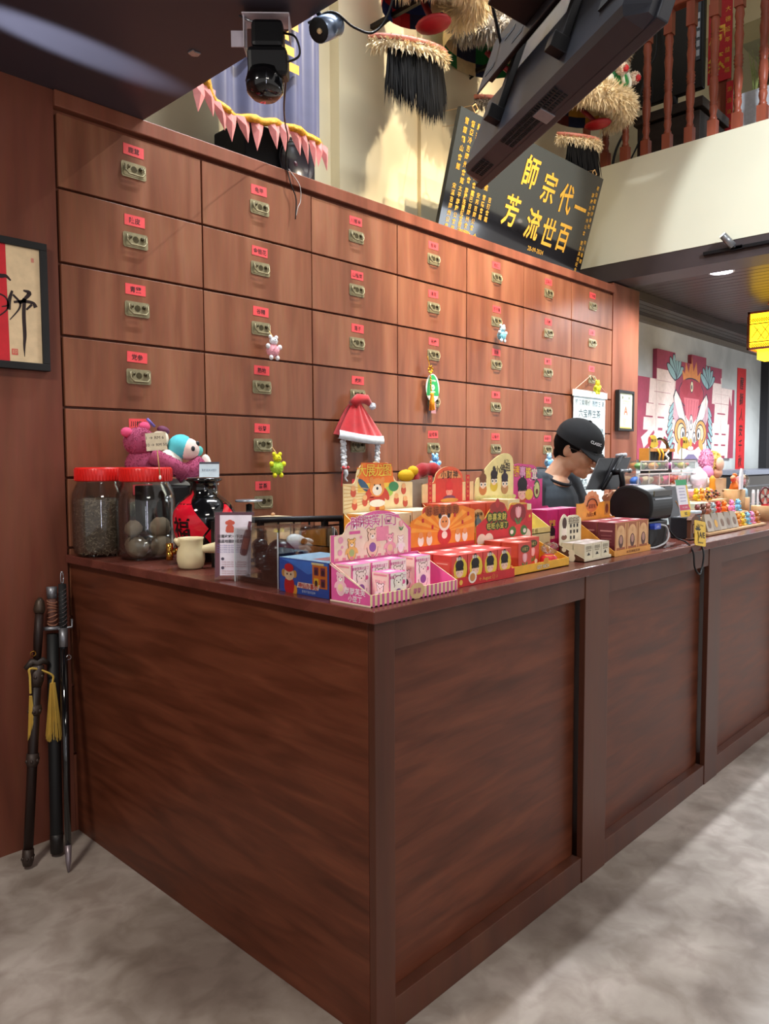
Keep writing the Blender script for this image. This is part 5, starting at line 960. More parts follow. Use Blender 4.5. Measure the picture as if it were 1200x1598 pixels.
tray('display_carton', 'pale yellow carton with rounded header of three bun-haired figures', 2.255, 2.50, 1.515, 1.68, ZT + .0955, .022, 1.358, 0, ('#f0dc8a:.5', '#f2e09a:.5', '#ecd690:.5', '#f2e2a0:.5'), lambda c, F, w, h, E_, dp: (c.rect(E_, -.04, .06, .05, .05, .0006, '#f4e8b0:.5'), c.text('古 匠 怪', F, .02, .0008, '#8a7a3a', bold=.04)), bump(.25, .06, [(0, .05), (.015, .08), (.04, .085), (.06, .11), (.11, .145), (.165, .168), (.21, .172), (.24, .158), (.25, .13)]), h_bu, (-.012, 0))
def a_bu(c, F, w, h, E_, dp): c.text('小佛祖', F, .020, .0008, '#4a4034', bold=.02, y=.02); c.rect(F, 0, -.02, w * .7, .03, .0005, '#f0e0a8:.5'); c.rect(E_, 0, 0, dp * .95, h * .9, .0004, '#f2d9a0:.5'); c.text('小佛祖', E_, .024, .0008, '#6a5a44', y=.015)
for i in range(2): carton(2.262 + i * .078, 2.338 + i * .078, 1.545, 1.67, ZT + .099, ZT + .226 - i * .02, '#f0e0a0:.5', '#efe0b0:.5', '#f2e4b4:.5', a_bu, 'cream carton, %s in the pale yellow bun figures display' % ('left', 'right')[i], 'bun figure cartons')
MG = '#d8287c:.45'
def h_mg(c, F):
    for i_, ch in enumerate('诸事皆宜'): c.text(ch, F, .052, .0006, '#1c1418', bold=.07, x=.045 + i_ * .045, y=.155 - .004 * i_); c.text(ch, F, .048, .0012, ('#f2b82a', '#e8a8d0', '#f2d83a', '#f4ecd8')[i_], bold=.03, x=.045 + i_ * .045, y=.155 - .004 * i_)
    c.disc(F, .09, .05, .034, .032, .0006, '#cf5a3a:.5'); face(c, F, .09, .075, .095, '#1d1718:.6'); c.disc(F, .14, .055, .03, .024, .0009, '#e8d24a:.5'); c.disc(F, .2, .075, .026, .04, .0007, '#2f6a3a:.5'); c.disc(F, .2, .073, .02, .033, .0010, '#cfdc8a:.5'); c.disc(F, .2, .065, .010, .012, .0013, '#6a3a22:.5')
    c.rect(F, .185, .127, .034, .028, .0008, '#3a2a34:.5'); c.text('老', F, .024, .0012, '#f0d8e4', x=.185, y=.127)
    for q in range(14): c.disc(F, .02 + rnd.random() * .2, .02 + rnd.random() * .1, .004, None, .0007, '#f2a0cc:.5')
tray('display_carton', 'magenta carton with black-haired girl header in front of the cashier', 2.62, 2.90, 1.60, 1.775, ZT, .03, 1.305, 0, (MG, '#d83a8a:.45', MG, '#e85a9c:.45'), lambda *a: None, bump(.245, .12, [(0, .175), (.06, .185), (.11, .182), (.17, .178), (.20, .16), (.205, .122), (.245, .12)]), h_mg, (-.01, 0))
def a_mg(c, F, w, h, E_, dp): face(c, F, 0, -.02, .06, '#2a1c30:.6'); c.text('皆宜', F, .026, .0010, '#f2d83a', bold=.04, y=.03); c.rect(F, 0, -.05, w, .03, .0005, '#b81c64:.45'); c.rect(E_, 0, 0, dp * .9, h * .9, .0004, '#cf2a7a:.45')
for i in range(3): carton(2.628 + i * .089, 2.715 + i * .089, 1.61, 1.70, ZT + .0035, ZT + .168, MG, '#d83086:.45', '#e87ab4:.45', a_mg, 'magenta girl carton, %s in the magenta display' % ('left', 'middle', 'right')[i], 'magenta girl cartons')
# grey card funnel with red and yellow toy
gc = thing('paper_cone', 'grey folded card cone between the tiger and wealth god displays', 'card', (2.0, 1.76, ZT)); c = MB('#b9ada0:.7')
q0, q1, q2, q3 = Vector((1.93, 1.755, 1.432)), Vector((2.09, 1.70, 1.449)), Vector((2.05, 1.74, ZT)), Vector((1.99, 1.785, ZT)); nn = Vector((.3, .9, 0)) * .05
c.add([q0, q1, q2, q3, q0 + nn, q1 + nn, q2 + nn * .3, q3 + nn * .2], [(0, 3, 2, 1), (4, 5, 6, 7), (0, 4, 7, 3), (1, 2, 6, 5), (3, 7, 6, 2)]); build('folded_card', c, gc)
c = MB('felt_red'); c.tube(spline([(1.985, 1.765, 1.40), (2.02, 1.765, 1.458), (2.07, 1.755, 1.474), (2.11, 1.74, 1.466)]), [.020, .022, .024, .026, .024, .022] * 3 + [.02], 8); c.ell((2.105, 1.74, 1.462), (.03, .025, .02), 10); c.ell((1.955, 1.755, 1.452), (.034, .025, .022), 10, '#e6b818:.8'); c.ell((1.985, 1.75, 1.468), (.02, .02, .018), 10, '#e6b818:.8'); solo('felt_toy', c, 'red and yellow soft toy sticking out of the grey card cone', 'plush toy', (2.02, 1.76, 1.44))

# ------------------------------------------------------------ things hanging on the drawer handles
def plush(name, x, z, s, body, limb, label, ears=True, y=2.945, group='plush keyrings on the drawer handles', tilt=0., top=None):
    t = thing(name, label, 'plush toy', (x, y, z), group); c = MB(body); fur_ball(c, (x, y, z - .012 * s), (.036 * s, .028 * s, .034 * s), 500, .006 * s, .0014, body, .6, .1); build('body', c, t)
    c = MB(limb); fur_ball(c, (x + tilt, y - .006, z + .030 * s), (.022 * s, .02 * s, .019 * s), 250, .005 * s, .0013, limb, .6, .1)
    for q in (-1, 1): c.ell((x + tilt + q * .017 * s, y - .004, z + .048 * s), (.009 * s, .008 * s, .009 * s), 10)
    for q in (-1, 1): c.disc(FRONT(x + tilt + q * .008 * s, y - .027 * s, z + .033 * s), 0, 0, .003 * s, None, .001, '#1d1a1c:.4', 8)
    build('head', c, t)
    for q in (-1, 1): c = MB(limb); c.ell((x + q * .034 * s, y - .008, z + .004 * s), (.011 * s, .010 * s, .012 * s), 10); build('arm', c, t); c = MB(limb); c.ell((x + q * .018 * s, y - .010, z - .046 * s), (.010 * s, .010 * s, .012 * s), 10); build('foot', c, t)
    c = MB('#c9a86a:.5:.5'); c.tube([(x - .005, 2.97, z + (top or .085) * 1.), (x, y, z + .05 * s)], .0015, 5); build('cord', c, t)
plush('plush_keyring', 2.322, 2.05, 1.05, '#efb0bc:.95', '#e6e6ea:.95', 'pink and white plush bear keyring hanging in the second drawer column')
plush('plush_keyring', 2.335, 1.487, 1.1, '#b9dc4e:.95', '#e3dc2c:.95', 'lime green and yellow plush keyring below the pink one')
plush('plush_keyring', 4.229, 2.342, 1.05, '#8fd4ea:.95', '#cfe8f2:.95', 'pale blue plush keyring hanging high on the fifth drawer column')
plush('plush_keyring', 3.536, 1.488, 1.1, '#6fb4ea:.95', '#8cc6f2:.95', 'blue plush keyring hanging behind the wealth god display')
plush('plush_keyring', 4.823, 1.50, 1.05, '#7fbde8:.95', '#a8d4f0:.95', 'pale blue plush keyring hanging low behind the cashier')
plush('plush_keyring', 5.50, 2.075, 1.0, '#d4dc3a:.95', '#e6e04a:.95', 'yellow plush keyring hanging over the white wall scroll', y=2.93)
# santa hat
sh = thing('santa_hat', 'red felt santa hat with white brim and braids hanging on a drawer handle', 'hat', (2.92, 2.96, 1.63)); n = 20; m = 12; vs = []; fs = []
for j in range(m + 1):
    v = j / m; zc = 1.648 + .165 * v - .0; hw = .148 * (1 - v) ** .85 + .026; xc = 2.922 - .03 * v
    for i in range(n + 1):
        u = i / n * 2 - 1; yy = 2.952 - .045 * (1 - u * u) * (1 - .5 * v) + .006 * sin(u * 14 + v * 2) * (1 - v * .4); vs.append((xc + u * hw, yy, zc - .012 * (1 - u * u) * (1 - v) + .0))
k = len(vs)
for i in range(n + 1): u = i / n * 2 - 1; vs.append((2.892 + u * .03 , 2.975, 1.81))
for j in range(m):
    for i in range(n): a = j * (n + 1) + i; fs.append((a, a + 1, a + n + 2, a + n + 1))
c = MB('felt_red'); c.add(vs, fs, None, True); vb = [(x, 2.985, z) for x, y, z in vs[:k]]; c.add(vb, [f[::-1] for f in fs], None, True)
c.tube([(2.865, 2.955, 1.805), (2.90, 2.945, 1.838), (2.945, 2.935, 1.838), (2.972, 2.93, 1.812)], [.028, .030, .026, .014], 12); build('felt_cone', c, sh)
c = MB('felt_white'); vs = []; fs = []
for j, (dz, ex) in enumerate(((.0, .0), (.004, .008), (-.018, .012), (-.038, .008), (-.040, 0))):
    for i in range(n + 1): u = i / n * 2 - 1; hw = .156 + .006; vs.append((2.922 + u * hw + .004 * j * u, 2.950 - .048 * (1 - u * u) - ex, 1.652 + dz - .014 * (1 - u * u) - .012 * u))
for j in range(4):
    for i in range(n): a = j * (n + 1) + i; fs.append((a, a + n + 1, a + n + 2, a + 1))
c.add(vs, fs, None, True); build('brim', c, sh)
c = MB('felt_white'); fur_ball(c, (2.978, 2.918, 1.802), .020, 350, .006, .0013, 'felt_white', .5, .1); build('pompom', c, sh)
for x0, xe, zs, ze in ((2.79, 2.795, 1.61, 1.47), (3.052, 3.045, 1.60, 1.455)):
    c = MB('felt_white')
    for i in range(9):
        t = i / 8; z = zs + (ze - zs) * t; x = x0 + (xe - x0) * t
        for q in (-1, 1): c.ell((x + q * .007, 2.955 - .004 * (i % 2), z + q * .004), (.012, .011, .013), 8, None, Matrix.Rotation(q * .6, 3, 'Y'))
    c.tube(spline([(xe, 2.955, ze - .008), (xe + .012, 2.95, ze - .035), (xe + .006, 2.952, ze - .055), (xe + .022, 2.95, ze - .075)]), [.012, .014, .015, .015, .014, .012, .012, .010, .009, .008, .007, .006, .006, .005, .005, .004, .004, .004, .003], 8); build('braid', c, sh)
    c = MB('felt_red'); c.tube([(xe + .014 * cos(a), 2.955 + .014 * sin(a), ze - .004) for a in [i * .7 for i in range(10)]], .004, 6)
    for q in (-1, 1): c.ell((xe + q * .018, 2.94, ze), (.012, .005, .008), 8)
    c.tube([(xe - .012, 2.945, ze), (xe - .022, 2.945, ze - .04), (xe - .022, 2.95, ze - .10)], .003, 5); build('ribbon', c, sh)
# gold tassel and green card
gt = thing('gold_tassel', 'gold knot and orange tassel hanging in front of the green card', 'tassel', (3.505, 2.955, 1.9)); c = MB('gold'); c.tube([(3.495, 2.965, 2.125), (3.502, 2.955, 2.07)], .0025, 5)
for q in range(7): a = q * .9; c.tube([(3.502 + .016 * cos(a), 2.95, 2.045 + .016 * sin(a)), (3.502 + .024 * cos(a + .4), 2.945, 2.045 + .024 * sin(a + .4)), (3.502 + .010 * cos(a + .9), 2.95, 2.045 + .010 * sin(a + .9))], .0045, 6)
c.tube([(3.504, 2.952, 2.02), (3.508, 2.945, 1.915)], .003, 5)
for q in range(6): c.ell((3.505 + q * .0006, 2.949, 2.0 - q * .015), .0055, 8)
build('knot', c, gt); c = MB('#e8961a:.7'); c.lathe([(.0, .10), (.010, .098), (.012, .088), (.010, .082), (.015, .05), (.018, 0), (.0, 0)], (3.510, 2.942, 1.81), 14)
for q in range(70): a = rnd.random() * 6.28; rr = .019 * sqrt(rnd.random()); c.tube([(3.510 + .009 * cos(a), 2.942 + .009 * sin(a), 1.89), (3.510 + rr * cos(a), 2.942 + rr * sin(a), 1.803 + rnd.random() * .008)], .0013, 3)
o = build('tassel_threads', c, gt); o['kind'] = 'stuff'
gk = thing('green_card', 'oval green and white notice card hanging on a drawer handle', 'card', (3.545, 2.97, 1.94)); c = MB('#e9ece6:.5'); F = FRONT(3.545, 2.968, 1.94); c.prism([(.062 * cos(a), .085 * sin(a)) for a in [i * pi / 14 for i in range(28)]], F, .002); c.flatp([(.057 * cos(a), -.045 + .0 + .125 * max(0, sin(a)) ) if sin(a) > 0 else (.057 * cos(a), -.045) for a in [i * pi / 14 for i in range(15)]], F, .0026, '#1f9a54:.5'); c.disc(F, .0, .005, .017, .017, .0032, '#e9ece6:.5'); c.flatp([(-.009, .005), (-.005, .009), (-.002, .004), (.008, .014), (.010, .011), (-.002, -.004)], F, .0038, '#1f9a54:.5')
c.text('TRUSTED', F, .013, .0032, '#e9ece6', y=.045, bold=.03); c.text('GREEN', F, .014, .0032, '#e9ece6', y=-.022, bold=.03); c.text('2024', F, .016, .0032, '#5a6a6a', y=-.062, bold=.03); build('oval_card', c, gk); c = MB('#a87a84:.6'); c.box((3.53, 2.966, 1.79), (3.575, 2.969, 1.855)); c.text('CARD', FRONT(3.553, 2.966, 1.82), .016, .0008, '#f0e0e4'); build('small_tag', c, gk)
# white wall scroll
ws = thing('wall_scroll', 'white printed wall scroll hanging by a string behind the cashier', 'scroll', (5.47, 2.97, 1.4)); c = MB('#cfe3ea:.55'); F = FRONT(5.465, 2.972, 1.66); c.prism([(-.25, -.52), (.25, -.52), (.25, .38), (-.25, .38)], F, .002); c.prism([(-.265, .335), (.265, .335), (.265, .385), (-.265, .385)], F, .010, '#dfe6ee:.4')
c.text('罗汉果降价 热饮生津', F, .05, .0034, '#4a5a64', y=.29); c.text('六宝养生茶', F, .07, .0034, '#4a5a64', y=.21, bold=.01); c.text('每天早晨七点开始 一饮解百', F, .036, .0034, '#3a4a54', y=.08, bold=.02); c.text('喝茶 养神气 30分 慢饮祛暑上茶', F, .036, .0034, '#3a4a54', y=.035, bold=.02)
for i_, tx in enumerate(('天干饮', '清凉茶', '祛湿茶', '降火茶', '润喉茶', '养颜茶', '安神茶', '甘露茶')): c.text(tx, F, .05, .0034, '#3a4a54', x=.12 if i_ < 3 else -.1, y=-.05 - .055 * i_, bold=.02)
build('printed_sheet', c, ws); c = MB('#c98a7a:.6'); c.tube([(5.21, 2.962, 2.04), (5.45, 2.955, 2.165), (5.72, 2.962, 2.04)], .003, 5); build('hanging_string', c, ws)
# framed certificate on the side panel
cf = thing('framed_certificate', 'small dark framed certificate with a red letter A on the side panel', 'picture', (6.08, 2.985, 1.75)); c = MB('black_matte'); 
for a, b in (((5.94, 1.75), (5.962, 2.088)), ((6.20, 1.75), (6.222, 2.088)), ((5.962, 1.75), (6.20, 1.772)), ((5.962, 2.066), (6.20, 2.088))): c.box((a[0], 2.962, a[1]), (b[0], 2.998, b[1]))
build('picture_frame', c, cf, bevel=.002); c = MB('#cfd6b8:.5'); c.box((5.96, 2.972, 1.77), (6.202, 2.98, 2.068)); F = FRONT(6.081, 2.972, 1.92); c.text('A', F, .10, .0012, '#d2553a', bold=.02, y=-.0); c.text('CERTIFICATE', F, .022, .0012, '#5a604a', y=.078); c.text('Certificate of Cleanliness', F, .014, .0012, '#5a604a', y=.062); c.rect(F, 0, -.144, .2, .012, .001, '#d8b83a:.4')
for q in (-1, 1): c.disc(F, q * .06, .108, .012, .014, .001, '#6a7058:.5')
for q in range(4): c.rect(F, -.02, -.07 - q * .016, .07 - q * .01, .005, .001, '#8a8f78:.5')
build('certificate_sheet', c, cf)
# ------------------------------------------------------------ swords leaning in the corner
def sword(pts, name, label):
    return thing(name, label, 'sword', pts)
a, b = Vector((1.062, 2.842, .012)), Vector((1.186, 2.955, .985)); L = lambda t: a.lerp(b, t)
s = thing('sheathed_sword', 'brown carved sheathed sword with yellow tassel, leftmost against the wood wall', 'sword', tuple(a))
c = MB('wood_sword'); c.tube([L(.03), L(.40), L(.72)], [.017, .018, .019], 10); build('scabbard', c, s)
for t, l, r_ in ((0, .06, .021), (.36, .05, .023), (.55, .04, .024), (.66, .08, .027)):
    c = MB('#382b25:.5:.3'); c.tube([L(t), L(t + l * .3), L(t + l)], [r_ * .75, r_, r_ * .95], 10)
    for q in range(6): an = q * 1.05; c.ell(L(t + l * .5) + Vector((cos(an), sin(an), 0)) * r_ * .9, .007, 6)
    build('carved_band', c, s)
c = MB('#332923:.5:.3'); p = L(.745); c.tube([p + Vector((-.045, .0, -.01)), p + Vector((-.02, 0, .012)), p, p + Vector((.02, -.008, .012)), p + Vector((.04, -.01, -.004))], [.008, .014, .02, .014, .008], 8); build('guard', c, s)
c = MB('wood_sword'); c.tube([L(.76), L(.85), L(.94)], [.014, .017, .015], 10); build('grip', c, s); c = MB('#423429:.45:.4'); c.tube([L(.94), L(.955), L(.985), L(1.0)], [.018, .022, .016, .006], 10); build('pommel', c, s)
for x, z0, z1 in ((-.035, .70, .455), (.048, .66, .435)):
    p = L(.72); c = MB('#c9a548:.85'); top = Vector((p.x + x, p.y - .025, z0)); c.tube(spline([L(.73) + Vector((0, -.02, 0)), top + Vector((0, 0, .03)), top, (top.x, top.y, (z0 + z1) / 2 + .06)]), .004, 5); 
    for q in range(170): an = rnd.random() * 6.28; rr = .030 * sqrt(rnd.random()) * (1 if x > 0 else .5); zz = (z0 + z1) / 2 + .05 if x < 0 else z0; c.tube([(top.x + rr * .3 * cos(an), top.y + rr * .3 * sin(an), zz), (top.x + rr * cos(an), top.y + rr * sin(an), z1 + rnd.random() * .03)], .0016, 3)
    o = build('tassel', c, s); o['kind'] = 'stuff'
c = MB('brass'); c.tube([L(.79) + Vector((-.02 + .01 * cos(q), -.01, .01 * sin(q))) for q in [k * .7 for k in range(10)]], .002, 5); build('brass_ring', c, s)
a2, b2 = Vector((1.178, 2.858, .012)), Vector((1.236, 2.965, 1.02)); L2 = lambda t: a2.lerp(b2, t)
s = thing('sheathed_sword', 'black sheathed sword with wrapped grip and round steel guard, the middle one', 'sword', tuple(a2))
c = MB('#08080a:.6'); c.tube([L2(.0), L2(.02), L2(.4), L2(.82)], [.014, .023, .024, .022], 12); build('scabbard', c, s); c = MB('#17110f:.5'); c.tube([L2(-.004), L2(.0), L2(.05), L2(.07)], [.012, .0235, .0245, .0245], 12); build('scabbard_tip', c, s)
c = MB('steel_dull'); ax = (b2 - a2).normalized(); c.tube([L2(.836), L2(.848)], .036, 20); build('round_guard', c, s)
c = MB('#5e3a30:.7'); c.tube([L2(.848), L2(.96)], .016, 12)
for q in range(7): p = L2(.86 + q * .014); c.tube([p + Vector((.017 * cos(w), .017 * sin(w), .006 * sin(w + q))) for w in [k * .63 for k in range(11)]], .003, 5, '#8a5a44:.7')
build('wrapped_grip', c, s); c = MB('steel_dull'); c.tube([L2(.955), L2(1.0)], [.018, .02], 12); build('pommel', c, s)
a3, b3 = Vector((1.155, 2.705, .002)), Vector((1.278, 2.965, 1.075)); L3 = lambda t: a3.lerp(b3, t)
s = thing('sheathed_sword', 'slim black sheathed sabre with steel tip, nearest the counter', 'sword', tuple(a3))
c = MB('black_gloss'); c.tube([L3(.08), L3(.4), L3(.76)], [.012, .014, .015], 12); build('scabbard', c, s); c = MB('#8a7f84:.35:.6'); c.tube([L3(.0), L3(.03), L3(.085)], [.004, .010, .0125], 12); build('steel_tip', c, s); c = MB('steel_dull'); c.tube([L3(.735), L3(.80)], .0165, 12); c.tube([L3(.80) + Vector((-.02, 0, 0)), L3(.802) + Vector((.03, -.01, .0)), L3(.83) + Vector((.03, -.012, .0))], .005, 6); build('throat', c, s)
c = MB('black_matte'); c.tube([L3(.80), L3(.955)], .0145, 12)
for q in range(9):
    p = L3(.815 + q * .015); c.tube([p + Vector((.0152 * cos(w), .0152 * sin(w), .009 * cos(w))) for w in [k * .63 for k in range(11)]], .0016, 4, 'steel')
build('wired_grip', c, s); c = MB('steel'); c.tube([L3(.955) + Vector((.009 * cos(w) * .6, .0, .025 + .025 * sin(w))) for w in [k * .5 for k in range(14)]], .0026, 6); build('lanyard_ring', c, s); c = MB('steel'); c.tube([L3(.70) + Vector((.014 + .009 * cos(w), -.012, .009 * sin(w))) for w in [k * .7 for k in range(10)]], .0018, 5); build('carry_ring', c, s)

# ------------------------------------------------------------ lion mural of six boards on the concrete wall
mu = thing('lion_mural', 'maroon lion dance mural of six stepped boards on the concrete wall', 'picture', (8.7, 3.47, 1.52))
BD = [(7.335, 7.755, 1.512, 2.351), (7.757, 8.215, 1.512, 2.664), (8.217, 8.66, 1.515, 2.585), (8.662, 9.09, 1.515, 2.690), (9.092, 9.590, 1.52, 2.604), (9.592, 10.036, 1.525, 2.380)]
MR, BG = '#9c3a52:.55', '#e6cfc6:.55'
def clip(poly, x0, x1, z0, z1):
    for ax_, lim, keep in ((0, x0, 1), (0, x1, -1), (1, z0, 1), (1, z1, -1)):
        o = []
        for i in range(len(poly)):
            p, q = poly[i], poly[(i + 1) % len(poly)]; ip = (p[ax_] - lim) * keep >= 0; iq = (q[ax_] - lim) * keep >= 0
            if ip: o.append(p)
            if ip != iq: t = (lim - p[ax_]) / (q[ax_] - p[ax_]); o.append((p[0] + (q[0] - p[0]) * t, p[1] + (q[1] - p[1]) * t))
        poly = o
        if not poly: return []
    return poly
art = []
def pg(pts, mat): art.append((pts, mat))
def ep(x, z, rx, rz, mat, a=0., n=20): pg([(x + rx * cos(t) * cos(a) - rz * sin(t) * sin(a), z + rx * cos(t) * sin(a) + rz * sin(t) * cos(a)) for t in [2 * pi * i / n for i in range(n)]], mat)
def gl(ch, x, z, s, mat, sx=1., bold=.03):
    vs, fs = glyphs(ch, bold, .12)
    for f in fs: pg([(x + vs[i][0] * s * sx, z + vs[i][1] * s) for i in f], mat)
gl('暴', 7.86, 1.96, 1.06, BG, .82, .03); gl('富', 9.62, 2.02, 1.0, BG, .72, .03)
pg([(8.2, 1.52), (8.3, 1.85), (8.5, 2.0), (8.9, 2.0), (9.1, 1.85), (9.2, 1.52)], BG)
OL = '#3a3546:.6'; TE = '#8fb2b4:.55'
for (cx_, cz_, da) in ((8.22, 2.42, 0), (9.14, 2.38, 0)):      # leaf crests
    for k in range(6): a_ = .5 + k * .42; ep(cx_ + .11 * cos(a_), cz_ + .11 * sin(a_) - .02, .15, .052, OL, a_); ep(cx_ + .11 * cos(a_), cz_ + .11 * sin(a_) - .02, .135, .040, TE, a_)
for x, sg_ in ((8.10, -1), (9.26, 1)):
    for k in range(7): ep(x - sg_ * .015 * abs(k - 3), 1.62 + k * .075, .095, .032, OL, sg_ * -.7); ep(x - sg_ * .015 * abs(k - 3), 1.62 + k * .075, .083, .024, TE, sg_ * -.7)
pg([(8.45, 2.36), (8.40, 2.50), (8.48, 2.46), (8.50, 2.60), (8.58, 2.48), (8.66, 2.68), (8.72, 2.50), (8.80, 2.62), (8.84, 2.46), (8.93, 2.52), (8.90, 2.36)], '#dd8a4a:.55')
ep(8.68, 2.25, .36, .18, OL); ep(8.68, 2.25, .345, .165, '#b03a4a:.55'); ep(8.50, 2.31, .11, .09, '#a8303f:.55'); ep(8.86, 2.31, .11, .09, '#a8303f:.55')
pg([(8.46, 2.20), (8.9, 2.20), (8.84, 1.98), (8.70, 1.90), (8.54, 1.98)], '#d8707a:.55')
for k in range(5): pg([(8.52 + k * .08, 2.18), (8.535 + k * .08, 2.18), (8.535 + k * .07, 2.0), (8.525 + k * .07, 2.0)], '#b84a58:.55')
for sg_ in (-1, 1):
    pg([(8.68 + sg_ * .44, 2.28), (8.68 + sg_ * .30, 2.18), (8.68 + sg_ * .16, 1.98), (8.68 + sg_ * .06, 1.80), (8.68 + sg_ * .16, 1.80), (8.68 + sg_ * .34, 1.95), (8.68 + sg_ * .46, 2.06), (8.68 + sg_ * .50, 2.2)], OL); pg([(8.68 + sg_ * .43, 2.26), (8.68 + sg_ * .29, 2.16), (8.68 + sg_ * .17, 1.97), (8.68 + sg_ * .08, 1.815), (8.68 + sg_ * .15, 1.82), (8.68 + sg_ * .33, 1.97), (8.68 + sg_ * .445, 2.07), (8.68 + sg_ * .48, 2.19)], '#f0e2d6:.55')
    pg([(8.68 + sg_ * .48, 2.18), (8.68 + sg_ * .34, 1.96), (8.68 + sg_ * .42, 1.9), (8.68 + sg_ * .5, 2.0)], '#c9a0a8:.55')
    ep(8.68 + sg_ * .29, 1.82, .17, .15, OL); ep(8.68 + sg_ * .29, 1.82, .155, .135, '#d99a52:.55'); ep(8.68 + sg_ * .27, 1.81, .115, .11, OL); ep(8.68 + sg_ * .27, 1.81, .10, .095, '#e8c49a:.55'); ep(8.68 + sg_ * .23, 1.80, .065, .075, OL); ep(8.68 + sg_ * .23, 1.80, .05, .06, '#f6f2ea:.55'); ep(8.68 + sg_ * .22, 1.79, .026, .034, '#2c2a36:.55')
    ep(8.68 + sg_ * .10, 1.74, .055, .085, OL); ep(8.68 + sg_ * .10, 1.74, .042, .072, '#f4ece2:.55'); ep(8.68 + sg_ * .10, 1.735, .02, .04, '#3a3546:.55'); ep(8.68 + sg_ * .18, 1.67, .10, .05, '#b03a4a:.55', sg_ * .5); ep(8.68 + sg_ * .3, 1.66, .06, .1, '#d99a52:.55', sg_ * .4)
ep(8.68, 1.93, .055, .09, OL); ep(8.68, 1.93, .045, .078, '#f2e6da:.55'); ep(8.68, 1.935, .026, .03, '#8a7a86:.55'); ep(8.68, 2.33, .045, .07, OL); ep(8.68, 2.33, .035, .058, '#f0e2b8:.55'); ep(8.68, 2.325, .016, .028, OL)
ep(8.68, 1.66, .13, .05, '#b03a4a:.55'); ep(8.68, 1.64, .08, .025, '#f2e6da:.55'); ep(8.68, 1.70, .04, .05, '#e0a44a:.55')
pg([(8.35, 1.60), (8.45, 1.66), (8.68, 1.58), (8.91, 1.66), (9.01, 1.60), (9.0, 1.515), (8.36, 1.515)], '#efdcd0:.55'); pg([(8.5, 1.515), (8.62, 1.57), (8.78, 1.57), (8.9, 1.515)], '#7a6f90:.55')
for x0, x1, z0, z1 in BD:
    c = MB(MR); c.box((x0, 3.455, z0), (x1, 3.499, z1)); F = frame((0, 3.455, 0), (1, 0, 0), (0, 0, 1)); k = 0
    for pts, mat in art:
        q = clip(pts, x0 + .001, x1 - .001, z0 + .001, z1 - .001)
        if len(q) > 2: k += 1; c.flatp(q, F, .0004 + k * .00001, mat)
    build('mural_board', c, mu)
rs = thing('red_couplet', 'long red paper strip of black calligraphy on the concrete wall', 'sign', (10.4, 3.495, 1.39)); c = MB('#cf2428:.65'); F = FRONT(10.405, 3.498, 2.03); c.prism([(-.165, .65), (.155, .66), (.165, -.64), (-.155, -.65)], F, .003); c.vtext('醒獅人安千秋', F, .17, 0, .46, .20, z=.004, mat='#2a1412', bold=.01, shear=.15, sx=.8); build('paper_strip', c, rs)

# ------------------------------------------------------------ cashier
pe = thing('person', 'person in black cap, glasses and grey t-shirt looking down at a tablet', 'person', (3.28, 2.0, 0))
TX, TY = 3.285, 2.0
HC = Vector((3.352, 1.875, 1.560)); HM = Matrix.Translation(HC) @ Matrix.Rotation(radians(6), 4, 'Z') @ Matrix.Rotation(radians(24), 4, 'X') @ Matrix.Scale(1.07, 4)   # face along local -y, head bowed
def cap(mb, p, q, r0, r1, mat=None): mb.tube([p, Vector(p).lerp(Vector(q), .5), q], [r0, (r0 + r1) / 2, r1], 12, mat); mb.ell(p, r0, 12, mat); mb.ell(q, r1, 12, mat)
def body_parts(c, k=0., arms=True):
    c.M = Matrix.Translation((TX, TY, 0))
    c.ell((0, .02, .98), (.165 + k, .115 + k, .14), 18); c.ell((0, .015, 1.13), (.15 + k, .10 + k, .17), 18); c.ell((0, .0, 1.29), (.17 + k, .112 + k, .15), 18); c.ell((0, .005, 1.375), (.165 + k, .080 + k, .055), 18)
    for q in (-1, 1): c.ell((q * .165, .005, 1.375), (.062 + k, .060 + k, .056 + k), 14)
c = MB('skin'); body_parts(c, -.006); c.M = Matrix.Identity(4)
nb = Vector((TX + .005, TY - .01, 1.40)); cap(c, nb, HM @ Vector((0, .03, -.06)), .056, .053); c.ell((TX, TY - .04, 1.388), (.085, .062, .042), 14)
hd = MB('skin'); c.M = HM
c.ell((0, .025, .035), (.076, .096, .084), 20); c.ell((0, -.015, -.03), (.066, .074, .080), 20); c.ell((0, -.045, -.085), (.040, .042, .034), 16); c.ell((0, -.068, -.104), (.020, .018, .016), 12); c.ell((0, -.055, .03), (.058, .035, .045), 16)
for q in (-1, 1): c.ell((q * .036, -.058, -.035), (.026, .026, .026), 12); c.ell((q * .074, .018, -.018), (.010, .020, .030), 12, None, Matrix.Rotation(q * -.3, 3, 'Z')); c.ell((q * .045, .0, -.075), (.022, .04, .03), 12); c.ell((q * .012, -.098, -.044), (.010, .012, .009), 8)
c.tube([(0, -.088, .018), (0, -.100, -.012), (0, -.112, -.036)], [.009, .010, .012], 10); c.ell((0, -.112, -.038), (.012, .012, .011), 10)
c.ell((0, -.094, -.066), (.022, .012, .007), 10); c.ell((0, -.090, -.078), (.019, .012, .008), 10)
c.M = Matrix.Identity(4)
el = [Vector((TX - .25, TY - .02, 1.16)), Vector((TX + .255, TY - .06, 1.17))]; wr = [Vector((TX - .06, TY - .22, 1.22)), Vector((TX + .115, TY - .26, 1.30))]
